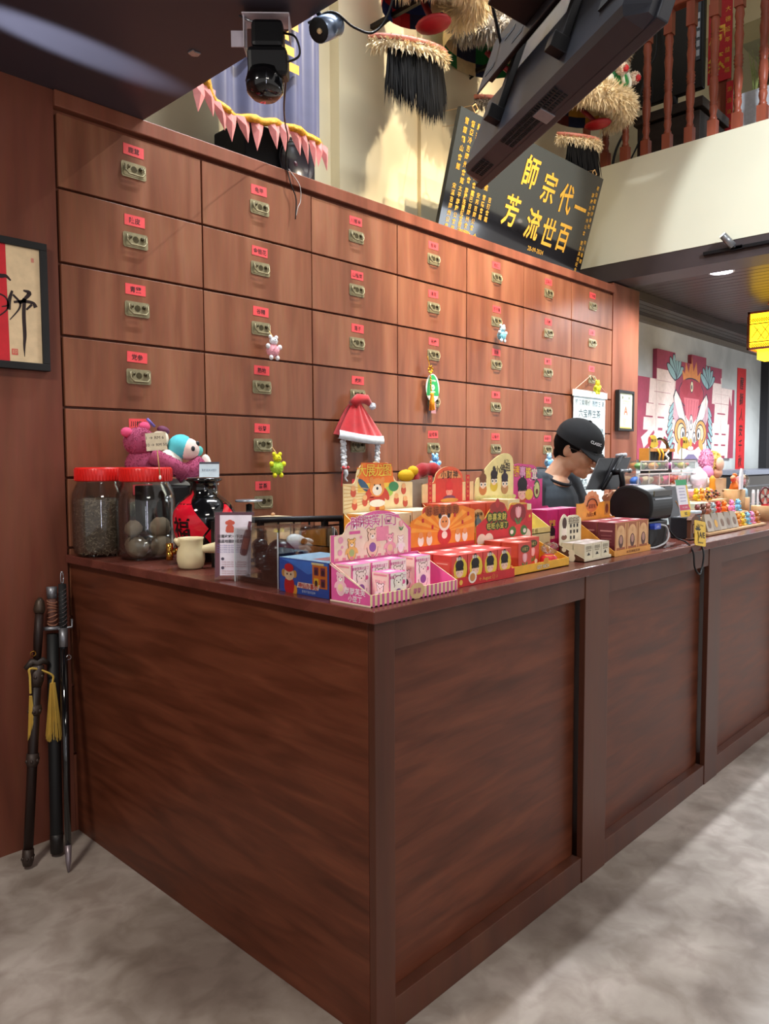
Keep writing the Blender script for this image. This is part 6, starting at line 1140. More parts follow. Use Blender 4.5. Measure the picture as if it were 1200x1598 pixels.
for i, q in enumerate((-1, 1)):
    sh_ = Vector((TX + q * .185, TY + .005, 1.385)); cap(c, sh_, el[i], .050, .040); cap(c, el[i], wr[i], .038, .026)
    dv = (wr[i] - el[i]).normalized(); hv = wr[i] + dv * .05; sd = Vector((0, 0, 1)).cross(dv).normalized(); uw = dv.cross(sd)
    c.tbox(Matrix.Translation(hv) @ Matrix(((dv.x, sd.x, uw.x), (dv.y, sd.y, uw.y), (dv.z, sd.z, uw.z))).to_4x4(), (.085, .07, .026)); c.ell(hv, (.04, .04, .022), 12)
    for f_ in range(4):
        r0 = hv + dv * .04 + sd * (-.027 + f_ * .018); l = (.040, .046, .043, .034)[f_]; m1 = r0 + dv * l * .6 + uw * .006; m2 = m1 + dv * l * .35 - uw * .018; m3 = m2 + dv * .006 - uw * .02; c.tube([r0 - dv * .015, r0, m1, m2, m3], [.0095, .009, .0085, .008, .0065], 8)
    tb_ = hv - dv * .02 + sd * (.03 * -q); c.tube([tb_, tb_ + sd * (-q * .02) + dv * .02, tb_ + sd * (-q * .026) + dv * .05, tb_ + sd * (-q * .02) + dv * .068], [.012, .011, .0095, .007], 8)
for q in (-1, 1):
    hp = Vector((TX + q * .085, TY + .02, .93)); kn = Vector((TX + q * .095, TY + .0, .50)); an = Vector((TX + q * .10, TY + .03, .09)); cap(c, hp, kn, .075, .052); cap(c, kn, an, .05, .036); c.ell((an.x, an.y - .06, .035), (.042, .11, .034), 12)
bo = build('body', c, pe)
def remesh(o, vox, it=6, f=.5):
    m_ = o.modifiers.new('join', 'REMESH'); m_.mode = 'VOXEL'; m_.voxel_size = vox; m_.use_smooth_shade = True
    m_ = o.modifiers.new('soft', 'SMOOTH'); m_.iterations = it; m_.factor = f
remesh(bo, .0045, 5, .4)
c = MB('cloth_shirt'); c.M = Matrix.Translation((TX, TY, 0))
c.ell((0, .02, 1.0), (.185, .135, .16), 18); c.ell((0, .018, 1.14), (.18, .125, .17), 18); c.ell((0, .002, 1.28), (.192, .13, .15), 18); c.ell((0, .018, 1.372), (.19, .10, .074), 18); c.ell((0, .05, 1.425), (.10, .045, .038), 14); c.ell((-.085, .01, 1.42), (.05, .06, .032), 12); c.ell((.085, .01, 1.42), (.05, .06, .032), 12)
c.M = Matrix.Identity(4)
for i, q in enumerate((-1, 1)):
    sh_ = Vector((TX + q * .172, TY + .01, 1.375)); cap(c, sh_, sh_.lerp(el[i], .72), .084, .074)
    c.ell(Vector((TX + q * .10, TY + .02, 1.405)), (.09, .06, .042), 12, None, Matrix.Rotation(q * .25, 3, 'Y'))
so = build('t_shirt', c, pe); remesh(so, .007, 6, .5)
c = MB('#22262c:.9'); ring = [(TX + .078 * cos(t), TY - .022 + .084 * sin(t), 1.424 + .040 * sin(t)) for t in [2 * pi * i / 24 for i in range(25)]]; c.tube(ring, .008, 8); build('collar', c, pe)
c = MB('cloth_black')
for q in (-1, 1): cap(c, (TX + q * .085, TY + .02, .93), (TX + q * .095, TY, .50), .092, .075); cap(c, (TX + q * .095, TY, .50), (TX + q * .10, TY + .03, .11), .072, .06)
c.ell((TX, TY + .02, .95), (.175, .125, .13), 16); to = build('trousers', c, pe); remesh(to, .01, 5, .5)
for q in (-1, 1):
    c = MB('black_matte'); c.ell((TX + q * .10, TY - .03, .045), (.052, .135, .045), 14); c.v = [(x, y, max(z, .002)) for x, y, z in c.v]; build('shoe', c, pe)
c = MB('hair_black'); c.M = HM; c.ell((0, .034, .012), (.0805, .094, .088), 22)
for q in (-1, 1): c.ell((q * .068, .0, .012), (.014, .03, .03), 10)
c.ell((0, .075, -.04), (.05, .034, .05), 12)
for q in range(0):
    t = rnd.uniform(.3, pi - .3); zz = rnd.uniform(-.085, .0); p_ = Vector((.079 * cos(t), .034 + .092 * sin(t), zz)); 
    if p_.y > .03: c.add([p_, p_ + Vector((.003, .001, 0)), p_ + Vector((.001 + .006 * cos(t), .006 * sin(t), -.014))], [(0, 1, 2)], None, False)
build('hair', c, pe)
c = MB('cloth_black'); c.M = HM @ Matrix.Translation((0, .014, .040)) @ Matrix.Rotation(radians(7), 4, 'X')
n, m = 36, 10; vs = []; fs = []
for j in range(m + 1):
    th = pi / 2 * (1 - j / m) + (.16 if j == 0 else 0)
    for i in range(n): t = 2 * pi * i / n; rp = 1 + .012 * abs(sin(3 * t)) * (sin(th) ** 2); vs.append((.098 * rp * sin(min(th, pi / 2)) * cos(t), .114 * rp * sin(min(th, pi / 2)) * sin(t), (.092 * cos(th)) if j else -.02))
for j in range(m):
    for i in range(n): fs.append((j * n + i, j * n + (i + 1) % n, (j + 1) * n + (i + 1) % n, (j + 1) * n + i))
c.add(vs, fs, None, True); c.ell((0, 0, .093), (.009, .009, .004), 10); build('cap_crown', c, pe)
c = MB('cloth_black'); c.M = HM @ Matrix.Translation((0, .014, .040)) @ Matrix.Rotation(radians(7), 4, 'X'); vs = []; n = 16; m = 5
for sgn in (0, 1):
    for j in range(m + 1):
        for i in range(n + 1):
            t = pi + pi * (.17 + .66 * i / n); x0, y0 = .0965 * cos(t), .1125 * sin(t); l = .092 * sin(pi * i / n) ** .5 * j / m; vs.append((x0 * (1 + .06 * j / m), y0 - l * .93, -.008 - 1.3 * x0 * x0 * (.4 + .6 * j / m) - l * .34 - sgn * .0035))
k = (m + 1) * (n + 1); fs = []
for j in range(m):
    for i in range(n): a_ = j * (n + 1) + i; fs += [(a_, a_ + n + 1, a_ + n + 2, a_ + 1), (a_ + k, a_ + k + 1, a_ + k + n + 2, a_ + k + n + 1)]
fs += [(m * (n + 1) + i, m * (n + 1) + i + k, m * (n + 1) + i + 1 + k, m * (n + 1) + i + 1) for i in range(n)]
c.add(vs, fs, None, True); build('cap_brim', c, pe)
c = MB('#d8dade:.6'); F = HM @ Matrix.Translation((0, .014, .040)) @ Matrix.Rotation(radians(7), 4, 'X'); gv, gf = glyphs('CLASSIC', .03); 
pts = []
for x, y in gv: t = -pi / 2 - .52 + x * .0165 / .1 * 1.0; z_ = .030 + y * .0165; w_ = sqrt(max(0, 1 - (z_ / .092) ** 2)) * 1.02; pts.append(tuple(F @ Vector((.099 * w_ * cos(t), .1155 * w_ * sin(t), z_))))
c.add(pts, gf, None, False); build('cap_lettering', c, pe)
c = MB('black_gloss'); c.M = HM
for q in (-1, 1):
    ol = rrect(.044, .034, .012, 3); c.tube([(q * .031 + x, -.099 + .012 * abs(x + q * .01) , -.004 + y) for x, y in ol + ol[:1]], .0017, 5); c.tube([(q * .053, -.094, .002), (q * .076, -.05, .004), (q * .080, .015, -.002)], .0018, 5)
c.tube([(-.009, -.103, .0), (.009, -.103, .0)], .0016, 5); build('glasses', c, pe)
for q in (-1, 1): c = MB('#f2efe9:.3'); c.M = HM; c.ell((q * .030, -.083, -.004), (.012, .009, .007), 10); c.ell((q * .030, -.090, -.006), (.005, .004, .005), 8, '#1d1512:.3'); build('eye', c, pe); c = MB('hair_black'); c.M = HM; c.tube([(q * .012, -.094, .018), (q * .03, -.094, .022), (q * .047, -.082, .018)], [.002, .0035, .002], 6); build('eyebrow', c, pe)
c = MB('#a85a52:.5'); c.M = HM; c.tube([(-.02, -.098, -.071), (0, -.107, -.070), (.02, -.098, -.071)], [.002, .0035, .002], 6); build('lips', c, pe)

# ------------------------------------------------------------ tablet till, printer, cables, cards
tt = thing('tablet_stand', 'black tablet on a clamp stand in front of the cashier, seen from behind', 'tablet', (3.30, 1.66, ZT))
A, B_, C_, D = Vector((3.175, 1.64, 1.512)), Vector((3.40, 1.575, 1.517)), Vector((3.27, 1.66, 1.367)), Vector((3.035, 1.70, 1.372))
A = Vector((3.150, 1.66, 1.512)); B_ = Vector((3.385, 1.62, 1.517)); D = Vector((3.035, 1.66, 1.374)); C_ = Vector((3.255, 1.625, 1.369))
nx = (B_ - A).cross(D - A).normalized(); nx = nx if nx.y > 0 else -nx
c = MB('#1e1f22:.35'); c.add([A, B_, C_, D, A + nx * .009, B_ + nx * .009, C_ + nx * .009, D + nx * .009], [(0, 1, 2, 3), (4, 7, 6, 5), (0, 4, 5, 1), (1, 5, 6, 2), (2, 6, 7, 3), (3, 7, 4, 0)]); build('tablet_back', c, tt, bevel=.003)
c = MB('#3a3b40:.3'); g = lambda u, v, w=0: A + (B_ - A) * u + (D - A) * v - nx * w; c.add([g(.42, .02, .001), g(.98, .02, .001), g(.98, .98, .001), g(.42, .98, .001)], [(0, 1, 2, 3)]); build('case_panel', c, tt)
c = MB('black_metal'); c.tube([g(.62, -.06, .006), g(.45, 1.04, .006)], .009, 8); c.tube([g(.55, .5, .006), g(.55, .5, .05)], .014, 12); build('clamp_bar', c, tt)
c = MB('#c9ccd2:.3:.4'); c.tube([g(.60, -.07, .012), g(.60, -.07, -.02)], .010, 8); c.tube([g(.72, -.07, .012), g(.72, -.07, -.02)], .010, 8); build('clamp_jaw', c, tt)
p = g(.55, .5, .05); c = MB('black_metal'); c.tube([p, p + Vector((.02, .0, -.05)), (p.x + .02, p.y + .01, ZT + .02)], [.012, .013, .018], 10); c.lathe([(.06, 0), (.055, .02), (0, .025)], (p.x + .02, p.y + .01, ZT), 18); build('stand_post', c, tt); c = MB('#8a8d92:.3:.6'); c.tube([p, p + (B_ - A).normalized() * .06], .008, 8); c.ell(p + (B_ - A).normalized() * .065, .012, 10); build('clamp_knob', c, tt)
pl = thing('snack_bag', 'clear knotted plastic bag with yellow tie beside the tablet stand', 'bag', (3.40, 1.60, ZT)); c = MB('#d8d6cf:.35'); c.ell((0, 0, 0), (.065, .05, .11), 16); c.v = [tuple(Vector(v) * (1 + .08 * sin(v[0] * 120 + v[2] * 90)) + Vector((3.425, 1.60, ZT + .125))) for v in c.v]; build('bag_body', c, pl); c = MB('#e8c23a:.6'); c.tube([(3.415 + .016 * cos(q), 1.60 + .016 * sin(q), ZT + .235) for q in [k * .7 for k in range(10)]], .008, 6); c.ell((3.40, 1.585, ZT + .235), (.018, .012, .016), 8); build('yellow_tie', c, pl)
pr_ = thing('label_printer', 'black label printer with rounded hood on the counter before the cashier', 'printer', (3.1, 1.5, ZT))
prof = [(1.362, 1.258), (1.352, 1.30), (1.356, 1.345), (1.375, 1.372), (1.42, 1.392), (1.46, 1.397), (1.505, 1.385), (1.535, 1.35), (1.545, 1.305), (1.535, 1.268), (1.50, 1.25), (1.42, 1.245)]
P = spline([(a, b, 0) for a, b in prof] + [(prof[0][0], prof[0][1], 0)], 4)[:-1]
c = MB('black_plastic'); c.prism([(p_.x, p_.y) for p_ in P], Matrix(((0, 0, 1, 3.015), (1, 0, 0, 0), (0, 1, 0, 0), (0, 0, 0, 1))), .205); build('hood', c, pr_, bevel=.012)
c = MB('#b8bcc4:.25:.7'); c.box((3.04, 1.350, 1.338), (3.205, 1.355, 1.343)); build('slot_edge', c, pr_); c = MB('black_gloss'); c.box((3.035, 1.3515, 1.352), (3.21, 1.356, 1.375)); build('paper_slot', c, pr_); c = MB('#cfc8e4:.5'); c.box((3.06, 1.45, 1.3965), (3.11, 1.49, 1.399)); build('sticker', c, pr_)
c = MB('black_plastic'); c.box((3.03, 1.375, ZT), (3.225, 1.535, 1.246)); build('base', c, pr_, bevel=.006); c = MB('#1b1c1f:.6'); c.box((3.045, 1.3735, ZT + .01), (3.20, 1.3755, ZT + .08)); build('base_panel', c, pr_)
c = MB('#3a5ad0:.4'); c.box((3.045, 1.352, 1.215), (3.105, 1.374, 1.238)); c.text('LAN', FRONT(3.075, 1.352, 1.226), .014, .0008, '#dfe6ff'); build('blue_plug', c, pr_)
c = MB('#c6c8cc:.4'); c.tube(spline([(3.105, 1.362, 1.232), (3.15, 1.35, 1.222), (3.165, 1.345, 1.19), (3.13, 1.34, 1.158), (3.04, 1.345, 1.142), (3.0, 1.36, 1.142)]), .0042, 6); build('white_lead', c, pr_)
c = MB('black_plastic'); c.tube(spline([(3.20, 1.37, 1.22), (3.235, 1.345, 1.17), (3.245, 1.30, 1.15), (3.25, 1.272, 1.11), (3.255, 1.266, 1.045), (3.30, 1.262, 1.01), (3.335, 1.264, 1.04), (3.355, 1.268, 1.10), (3.375, 1.30, 1.146), (3.42, 1.36, 1.142)]), .004, 6); solo('loose_cable', c, 'black cable looping down over the front edge of the counter', 'cable', (3.25, 1.27, 1.1))
yc = thing('yellow_card', 'yellow printed card hanging over the counter edge', 'card', (3.31, 1.272, 1.13)); F = frame((3.315, 1.27, 1.185), (1, -.1, -.16), (.1, .10, 1)); c = MB('#edbf1c:.45'); c.prism(rrect(.098, .108, .008), F, .002); c.text('A/E', F, .034, .0028, '#3a2c10', bold=.03, x=.014, y=-.006); c.text('Tour Deals', F, .012, .0028, '#5a4410', y=.036); c.text('@heytravel', F, .010, .0028, '#5a4410', y=-.04, bold=.03); c.tube([F @ Vector((-.022 + .004 * sin(q * 2), -.034 + q * .02, .003)) for q in range(3)], .002, 4, '#2a2412')
for q in range(5): c.disc(F, -.022 + .014 * cos(.3 + q * .65), .012 + .012 * sin(.3 + q * .65), .012, .004, .0029, '#2a2412', 8, .3 + q * .65)
build('card', c, yc)
gd = thing('grey_sign', 'dark grey sign board with curved gold line behind the printer', 'sign', (3.66, 1.52, ZT)); F = frame((3.66, 1.50, ZT + .001), (1, 0, 0), (-.12, .22, 1)); c = MB('#4a4a4e:.5'); c.prism([(-.10, 0), (.115, 0), (.075, .24), (-.075, .24)], F, .006); c.tube([F @ Vector((-.03 + .075 * cos(q), .10 + .085 * sin(q), .007)) for q in [-1.3 + k * .22 for k in range(11)]], .002, 5, '#d98a3a:.4'); c.text('MONEY', F, .03, .007, '#d98a3a', bold=.02, x=.02, y=.028); build('board', c, gd)
qk = thing('payment_card', 'tall white payment card with green top and yellow base beside the printer', 'sign', (3.50, 1.43, ZT)); F = frame((3.545, 1.425, ZT + .10), (1, -.05, 0), (-.28, .2, 1)); c = MB('#e8e4ee:.45'); c.prism([(-.055, 0), (.055, 0), (.055, .175), (-.055, .175)], F, .003); c.rect(F, 0, .163, .11, .026, .0034, '#1f9a5a:.5'); c.rect(F, -.0, .045, .108, .026, .0034, '#c8244c:.5'); c.rect(F, 0, .016, .11, .03, .0034, '#edbf1c:.5'); c.flatp([(.04, .05), (.055, .03), (.055, .15), (.04, .15)], F, .0036, '#edbf1c:.5'); c.text('BIZ', F, .018, .0038, '#3a2c10', y=.016, bold=.03); c.text('PAY HERE', F, .012, .0038, '#f4e8ee', y=.045)
for q in range(5): c.rect(F, -.008, .135 - q * .015, .06, .004, .0036, '#a8a0c0:.5')
build('card', c, qk); c = MB('#2d3236:.4'); c.box((3.50, 1.40, ZT), (3.60, 1.48, ZT + .10)); build('stand', c, qk, bevel=.005)
wc = thing('wooden_house', 'small carved brown wooden gate ornament beside the yellow card', 'ornament', (3.505, 1.375, ZT)); c = MB('#6e4530:.6')
for x in (3.465, 3.535): c.box((x - .009, 1.366, ZT), (x + .009, 1.384, ZT + .085))
c.box((3.452, 1.364, ZT), (3.548, 1.388, ZT + .008)); c.box((3.46, 1.364, ZT + .072), (3.54, 1.386, ZT + .092)); c.prism([(-.048, 0), (.048, 0), (.034, .012), (.012, .018), (0, .03), (-.012, .018), (-.034, .012)], FRONT(3.50, 1.386, ZT + .092), .022); build('gate', c, wc, bevel=.002); c = MB('#8c6a52:.6'); c.box((3.488, 1.368, ZT + .03), (3.512, 1.38, ZT + .068)); build('tablet', c, wc)
c = MB('#35383c:.4'); c.box((3.585, 1.40, ZT), (3.66, 1.47, ZT + .105)); c.box((3.59, 1.398, ZT + .11), (3.67, 1.46, ZT + .125), '#b8c4d0:.4'); solo('dark_dispenser', c, 'dark grey block with pale tray top left of the bear toys', 'dispenser', (3.62, 1.43, ZT), bevel=.004)

# ------------------------------------------------------------ toy display at the far end of the counter
rz = thing('toy_riser', 'stepped clear acrylic riser with pale wood shelves holding toys', 'display stand', (4.1, 1.4, ZT))
for i, (x0, x1, y0, y1, z) in enumerate(((3.70, 4.16, 1.375, 1.45, ZT + .014), (4.165, 4.56, 1.38, 1.455, ZT + .014), (3.86, 4.60, 1.49, 1.555, ZT + .075), (4.05, 4.70, 1.575, 1.645, ZT + .10), (4.10, 4.72, 1.65, 1.695, ZT + .135), (3.86, 4.72, 1.70, 1.80, ZT + .15))):
    c = MB('wood_pale'); c.box((x0, y0, z - .012), (x1, y1, z)); build('shelf_board', c, rz, bevel=.002)
for x in (3.80, 4.16, 4.585):
    c = MB('clear_acrylic'); pts = [(1.38, ZT), (1.79, ZT), (1.79, ZT + .20), (1.70, ZT + .20), (1.58, ZT + .14), (1.49, ZT + .075), (1.38, ZT + .02)]; c.prism(pts, Matrix(((0, 0, 1, x), (1, 0, 0, 0), (0, 1, 0, 0), (0, 0, 0, 1))), .004); build('side_pane', c, rz)
def toy(name, x, y, z, s, col, label, group, cat='toy'):
    c = MB(col); c.ell((x, y, z + .022 * s), (.019 * s, .017 * s, .022 * s), 12); c.ell((x, y - .003, z + .053 * s), (.017 * s, .016 * s, .015 * s), 12)
    for q in (-1, 1): c.ell((x + q * .013 * s, y, z + .067 * s), .006 * s, 8); c.ell((x + q * .018 * s, y - .010 * s, z + .028 * s), (.007 * s, .008 * s, .012 * s), 8); c.ell((x + q * .011 * s, y - .016 * s, z + .006 * s), (.008 * s, .010 * s, .006 * s), 8); c.ell((x + q * .006 * s, y - .018 * s, z + .056 * s), .002 * s, 6, '#1d1a1c:.4')
    c.ell((x, y - .017 * s, z + .049 * s), (.006 * s, .005 * s, .004 * s), 8, '#f4e6d4:.6'); return solo(name, c, label, cat, (x, y, z), group)
z1 = ZT + .0145
for x, k, nm in ((4.215, '#e08a2e:.4', 'orange'), (4.285, '#e6c23a:.4', 'yellow'), (4.36, '#7fb8d8:.4', 'sky blue'), (4.43, '#e88fc0:.4', 'pink'), (4.51, '#b8743a:.4', 'brown')): toy('toy_bear', x, 1.42, z1, .95, k, '%s bear figure in the front row of the toy riser' % nm, 'bear figures in the front row')
for x, k, nm in ((4.22, '#d02a38:.4', 'red'), (4.31, '#ee7a1e:.4', 'orange'), (4.42, '#ee8ac8:.4', 'pink'), (4.52, '#7cc4f0:.4', 'light blue')): toy('toy_bear', x, 1.525, ZT + .0755, .95, k, '%s bear figure on the second step of the toy riser' % nm, 'bear figures on the second step')
for i in range(5):
    x = 3.775 + i * .085; c = MB('cellophane'); t_ = thing('foil_bag', 'clear cello bag holding a keyring, %s on the front shelf' % ('first', 'second', 'third', 'fourth', 'fifth')[i], 'bag', (x, 1.41, z1), 'cello bags on the front shelf')
    F = frame((x - .01, 1.40, z1), (1, -.15, 0), (-.18, .35, 1)); c.prism([(-.03, 0), (.03, 0), (.032, .06), (.024, .085), (-.022, .088), (-.032, .055)], F, .014, '#7d6a55:.3:.2' if i % 2 else '#94826c:.3:.2'); build('bag', c, t_); c = MB('#d8a03a:.5' if i == 1 else '#7a5a44:.5'); c.disc(F, 0, .035, .014, .02, .0148); build('keyring', c, t_)
for i, (x, k) in enumerate(((3.92, '#8a4a4a:.6'), (3.99, '#6a4034:.6'), (4.06, '#a86a5a:.6'), (4.13, '#9fb0b8:.5'))): toy('small_figure', x, 1.52, ZT + .0755, .9, k, '%s figure behind the cello bags' % ('dark red', 'dark brown', 'clay red', 'pale grey')[i], 'figures behind the cello bags')
for i, (x, k) in enumerate(((4.30, '#d8b81e:.5'), (4.38, '#e8a03a:.5'), (4.47, '#e0b02a:.5'))): toy('small_figure', x, 1.675, ZT + .1355, 1.0, k, '%s figure on the third step' % ('yellow', 'orange', 'gold')[i], 'yellow figures on the third step')
c = MB('#bfc8b4:.5'); c.box((4.07, 1.585, ZT + .1005), (4.25, 1.64, ZT + .135)); solo('pale_box', c, 'pale green small box on the toy riser', 'box', (4.16, 1.61, ZT + .1), bevel=.004)
c = MB('#e8a8bc:.45'); c.box((4.22, 1.70, ZT + .151), (4.38, 1.78, ZT + .20)); solo('pink_box', c, 'pink patterned box on the upper shelf of the toy riser', 'box', (4.3, 1.74, ZT + .15), bevel=.012)
c = MB('#efb8c8:.45'); c.box((4.44, 1.70, ZT + .151), (4.64, 1.78, ZT + .195)); c.disc(FRONT(4.56, 1.70, ZT + .17), 0, 0, .03, .015, .001, '#7ab07a:.5'); c.disc(FRONT(4.50, 1.70, ZT + .175), 0, 0, .015, .012, .001, '#e8a03a:.5'); solo('pink_case', c, 'pink and green case on the upper shelf beside the pink box', 'case', (4.54, 1.74, ZT + .15), bevel=.014)
for i in range(2):
    c = MB('#7a4a3a:.6'); x = 4.32 + i * .14; c.lathe([(.022, 0), (.03, .03), (0, .032)], (x, 1.61, ZT + .1005), 10); 
    for q in range(14): c.ell((x + rnd.uniform(-.028, .028), 1.61 + rnd.uniform(-.02, .02), ZT + .145 + rnd.uniform(0, .05)), .007, 6, rnd.choice(['#3a2a24:.6', '#7a5a3a:.6', '#c06a5a:.6']))
    solo('potted_sprig', c, 'small potted brown sprig, the %s of two on the toy riser' % ('left', 'right')[i], 'ornament', (x, 1.61, ZT + .1), 'potted sprigs')
# clear drawers of keyrings
ZS = ZT + .1905
c = MB('clear_acrylic'); sb = thing('keyring_rack', 'clear stacked tray rack filled with colourful keyrings', 'display rack', (4.2, 1.82, ZT))
levels = [(3.90, 4.70, 1.275, 1.345), (3.90, 4.70, 1.355, 1.43), (3.93, 4.28, 1.445, 1.50), (4.33, 4.68, 1.445, 1.50)]
for x0, x1, z0, z1_ in levels:
    for a, b in (((x0, 1.83, z0), (x1, 1.93, z0 + .004)), ((x0, 1.83, z0), (x1, 1.833, z1_)), ((x0, 1.927, z0), (x1, 1.93, z1_)), ((x0, 1.833, z0), (x0 + .003, 1.927, z1_)), ((x1 - .003, 1.833, z0), (x1, 1.927, z1_))): c = MB('clear_acrylic'); c.box(a, b); build('tray_pane', c, sb)
    c = MB('#e4e2ea:.3'); c.box((x0, 1.828, z1_ - .006), (x1, 1.8305, z1_)); c.box((x0, 1.828, z0), (x1, 1.8305, z0 + .006)); n_ = max(2, int((x1 - x0) / .12))
    for q in range(n_ + 1): xx = x0 + (x1 - x0) * q / n_; c.box((xx - .002, 1.828, z0), (xx + .002, 1.8305, z1_))
    build('tray_edge', c, sb)
c = MB('clear_acrylic'); c.box((3.90, 1.826, ZT), (3.904, 1.94, 1.275)); c.box((4.696, 1.826, ZT), (4.70, 1.94, 1.275)); build('side_pane', c, sb)
cols_ = ['#e0604a:.45', '#e8a04a:.45', '#8a3a7a:.45', '#d84a7a:.45', '#3a6ac0:.45', '#b8b04a:.45', '#c02a34:.45', '#d8c4a0:.5', '#6a9a5a:.5', '#e07a7a:.45']
w_ = {'e': 'coral', '8': 'plum', 'd': 'rose', '3': 'blue', 'b': 'olive', 'c': 'red', '6': 'green'}
for li, (x0, x1, z0, z1_) in enumerate(levels):
    n_ = max(2, int((x1 - x0) / .12))
    for q in range(n_):
        if li == 2 and q > 1: continue
        xx = x0 + (x1 - x0) * (q + .5) / n_; k = cols_[(q * 3 + li * 4) % 10]; c = MB(k); hz_ = (z1_ - z0) * .36
        c.ell((xx, 1.875, z0 + .005 + hz_), (.038, .03, hz_), 12); c.ell((xx + .012, 1.85, z0 + .012 + hz_), (.018, .012, hz_ * .6), 8, cols_[(q + li + 5) % 10]); c.tube([(xx - .03 + .010 * cos(t), 1.85, z0 + .03 + .010 * sin(t)) for t in [i * .7 for i in range(10)]], .002, 5, 'steel')
        solo('keyring_toy', c, 'small coloured keyring toy, number %s along the %s of the clear rack' % (('one', 'two', 'three', 'four', 'five', 'six')[q], ('bottom tray', 'middle tray', 'top left tray', 'top right tray')[li]), 'keyring', (xx, 1.875, z0), 'keyrings in the clear rack')
# plush with fluffy hair, white toy, bag, figures
fp = thing('fluffy_plush', 'plush doll with pink and yellow curly fur on top of the display', 'plush toy', (4.98, 1.84, 1.4)); c = MB('#e8a0cc:.95'); fur_ball(c, (4.90, 1.85, 1.50), (.055, .05, .085), 900, .010, .003, '#eaa6d0:.95', .6, .1); c.ell((4.87, 1.83, 1.42), (.035, .04, .05), 10, '#e090c0:.95'); build('pink_fur', c, fp)
c = MB('#e8d890:.95'); fur_ball(c, (5.02, 1.85, 1.48), (.085, .05, .09), 1400, .014, .0035, '#ead98e:.95', .6, .1); build('yellow_fur', c, fp); c = MB('#e8bfa8:.7'); c.ell((5.0, 1.80, 1.475), (.045, .022, .045), 14); build('face', c, fp); c = MB('#d8a890:.8'); c.ell((5.0, 1.815, 1.42), (.04, .03, .035), 12); build('body', c, fp); c = MB('wood_pale'); c.box((4.86, 1.80, ZT), (5.12, 1.92, 1.385)); build('stand_block', c, fp)
c = MB('#dfe4ee:.85'); c.ell((4.66, 1.80, 1.39), (.07, .05, .055), 14); c.ell((4.74, 1.79, 1.365), (.045, .035, .035), 12); c.ell((4.78, 1.78, 1.36), (.014, .012, .010), 8, '#e8b0b8:.7'); c.ell((4.745, 1.757, 1.378), .006, 6, '#1d2030:.4'); c.tube([(4.60, 1.81, 1.42), (4.66, 1.80, 1.45), (4.72, 1.80, 1.42)], .014, 8); c.box((4.62, 1.77, ZT + .191), (4.7, 1.82, 1.36)); solo('white_toy', c, 'fluffy white animal toy at the right end of the clear rack', 'plush toy', (4.70, 1.80, 1.33))
hb = thing('wood_handbag', 'small dark handbag with orange rim and round handle above the clear rack', 'bag', (4.55, 2.02, ZT)); c = MB('#c98a3a:.5'); c.box((4.40, 2.0, 1.555), (4.78, 2.06, 1.575)); c.box((4.40, 2.0, 1.49), (4.42, 2.06, 1.555)); build('rim', c, hb); c = MB('black_matte'); c.box((4.42, 2.01, ZT), (4.76, 2.06, 1.555)); build('bag_body', c, hb); c = MB('black_gloss'); c.tube([(4.62 + .12 * cos(t), 2.03, 1.575 + .06 * sin(t)) for t in [pi * i / 12 for i in range(13)]], .010, 8); build('handle', c, hb); c = MB('#e0a02a:.4')
for x in (4.52, 4.57): c.tube([(x, 2.0, 1.575), (x + .005, 1.985, 1.54), (x, 1.99, 1.49)], .006, 6)
build('strap', c, hb)
c = MB('#e8e6ea:.3')
for q in range(14): c.ell((4.66 + .02 * cos(q * 1.2), 2.0, 1.56 - q * .009), .008, 8)
solo('bead_strand', c, 'white bead strand hanging beside the dark handbag', 'beads', (4.66, 2.0, 1.5))
for i, x in enumerate((4.34, 4.80)):
    t_ = thing('speech_tag', 'yellow speech bubble price tag with red spot, the %s of two on sticks' % ('left', 'right')[i], 'tag', (x, 1.95, ZT), 'speech bubble tags'); c = MB('#d8be1e:.5'); F = FRONT(x, 1.95, 1.612); c.prism([(.06 * cos(a) + .015 * (a > 5.2), .038 * sin(a) - (.018 if 4.2 < a < 4.5 else 0)) for a in [k * .35 for k in range(18)]], F, .004); c.text('RM 10', F, .026, .005, '#3a2c10', bold=.02, y=.006); c.disc(F, -.055, .0, .022, .03, .0055, '#c02a2a:.5'); build('bubble', c, t_); c = MB('#8a8a6a:.5'); c.tube([(x - .03, 1.953, 1.60), (x - .03, 1.953, 1.14)], .003, 5); build('stick', c, t_)
def plinth(x, y, z, r, label, sq=False):
    c = MB('wood_pale'); c.lathe([(r, 0), (r, z - ZT - .004), (r - .003, z - ZT), (0, z - ZT)], (x, y, ZT), 20); return solo('wood_plinth', c, label, 'stand', (x, y, ZT), 'round pale wood plinths')
plinth(4.80, 1.64, 1.325, .062, 'tall round wooden plinth under the orange figure'); plinth(4.93, 1.52, 1.225, .06, 'medium round wooden plinth under the toy wheel'); plinth(5.16, 1.52, 1.17, .085, 'low round wooden plinth under the red figures'); plinth(5.20, 1.74, 1.26, .06, 'round wooden plinth under the snow globe')
c = MB('#e07a2a:.5'); c.lathe([(.03, 0), (.022, .03), (.010, .05), (0, .052)], (4.80, 1.64, 1.3255), 12)
for q in range(6): c.ell((4.80 + .03 * sin(q * 1.3), 1.64, 1.35 + q * .012), (.022, .014, .010), 8, rnd.choice(['#e07a2a:.5', '#e8a078:.5', '#d84a3a:.5']), Matrix.Rotation(q * .7, 3, 'Y'))
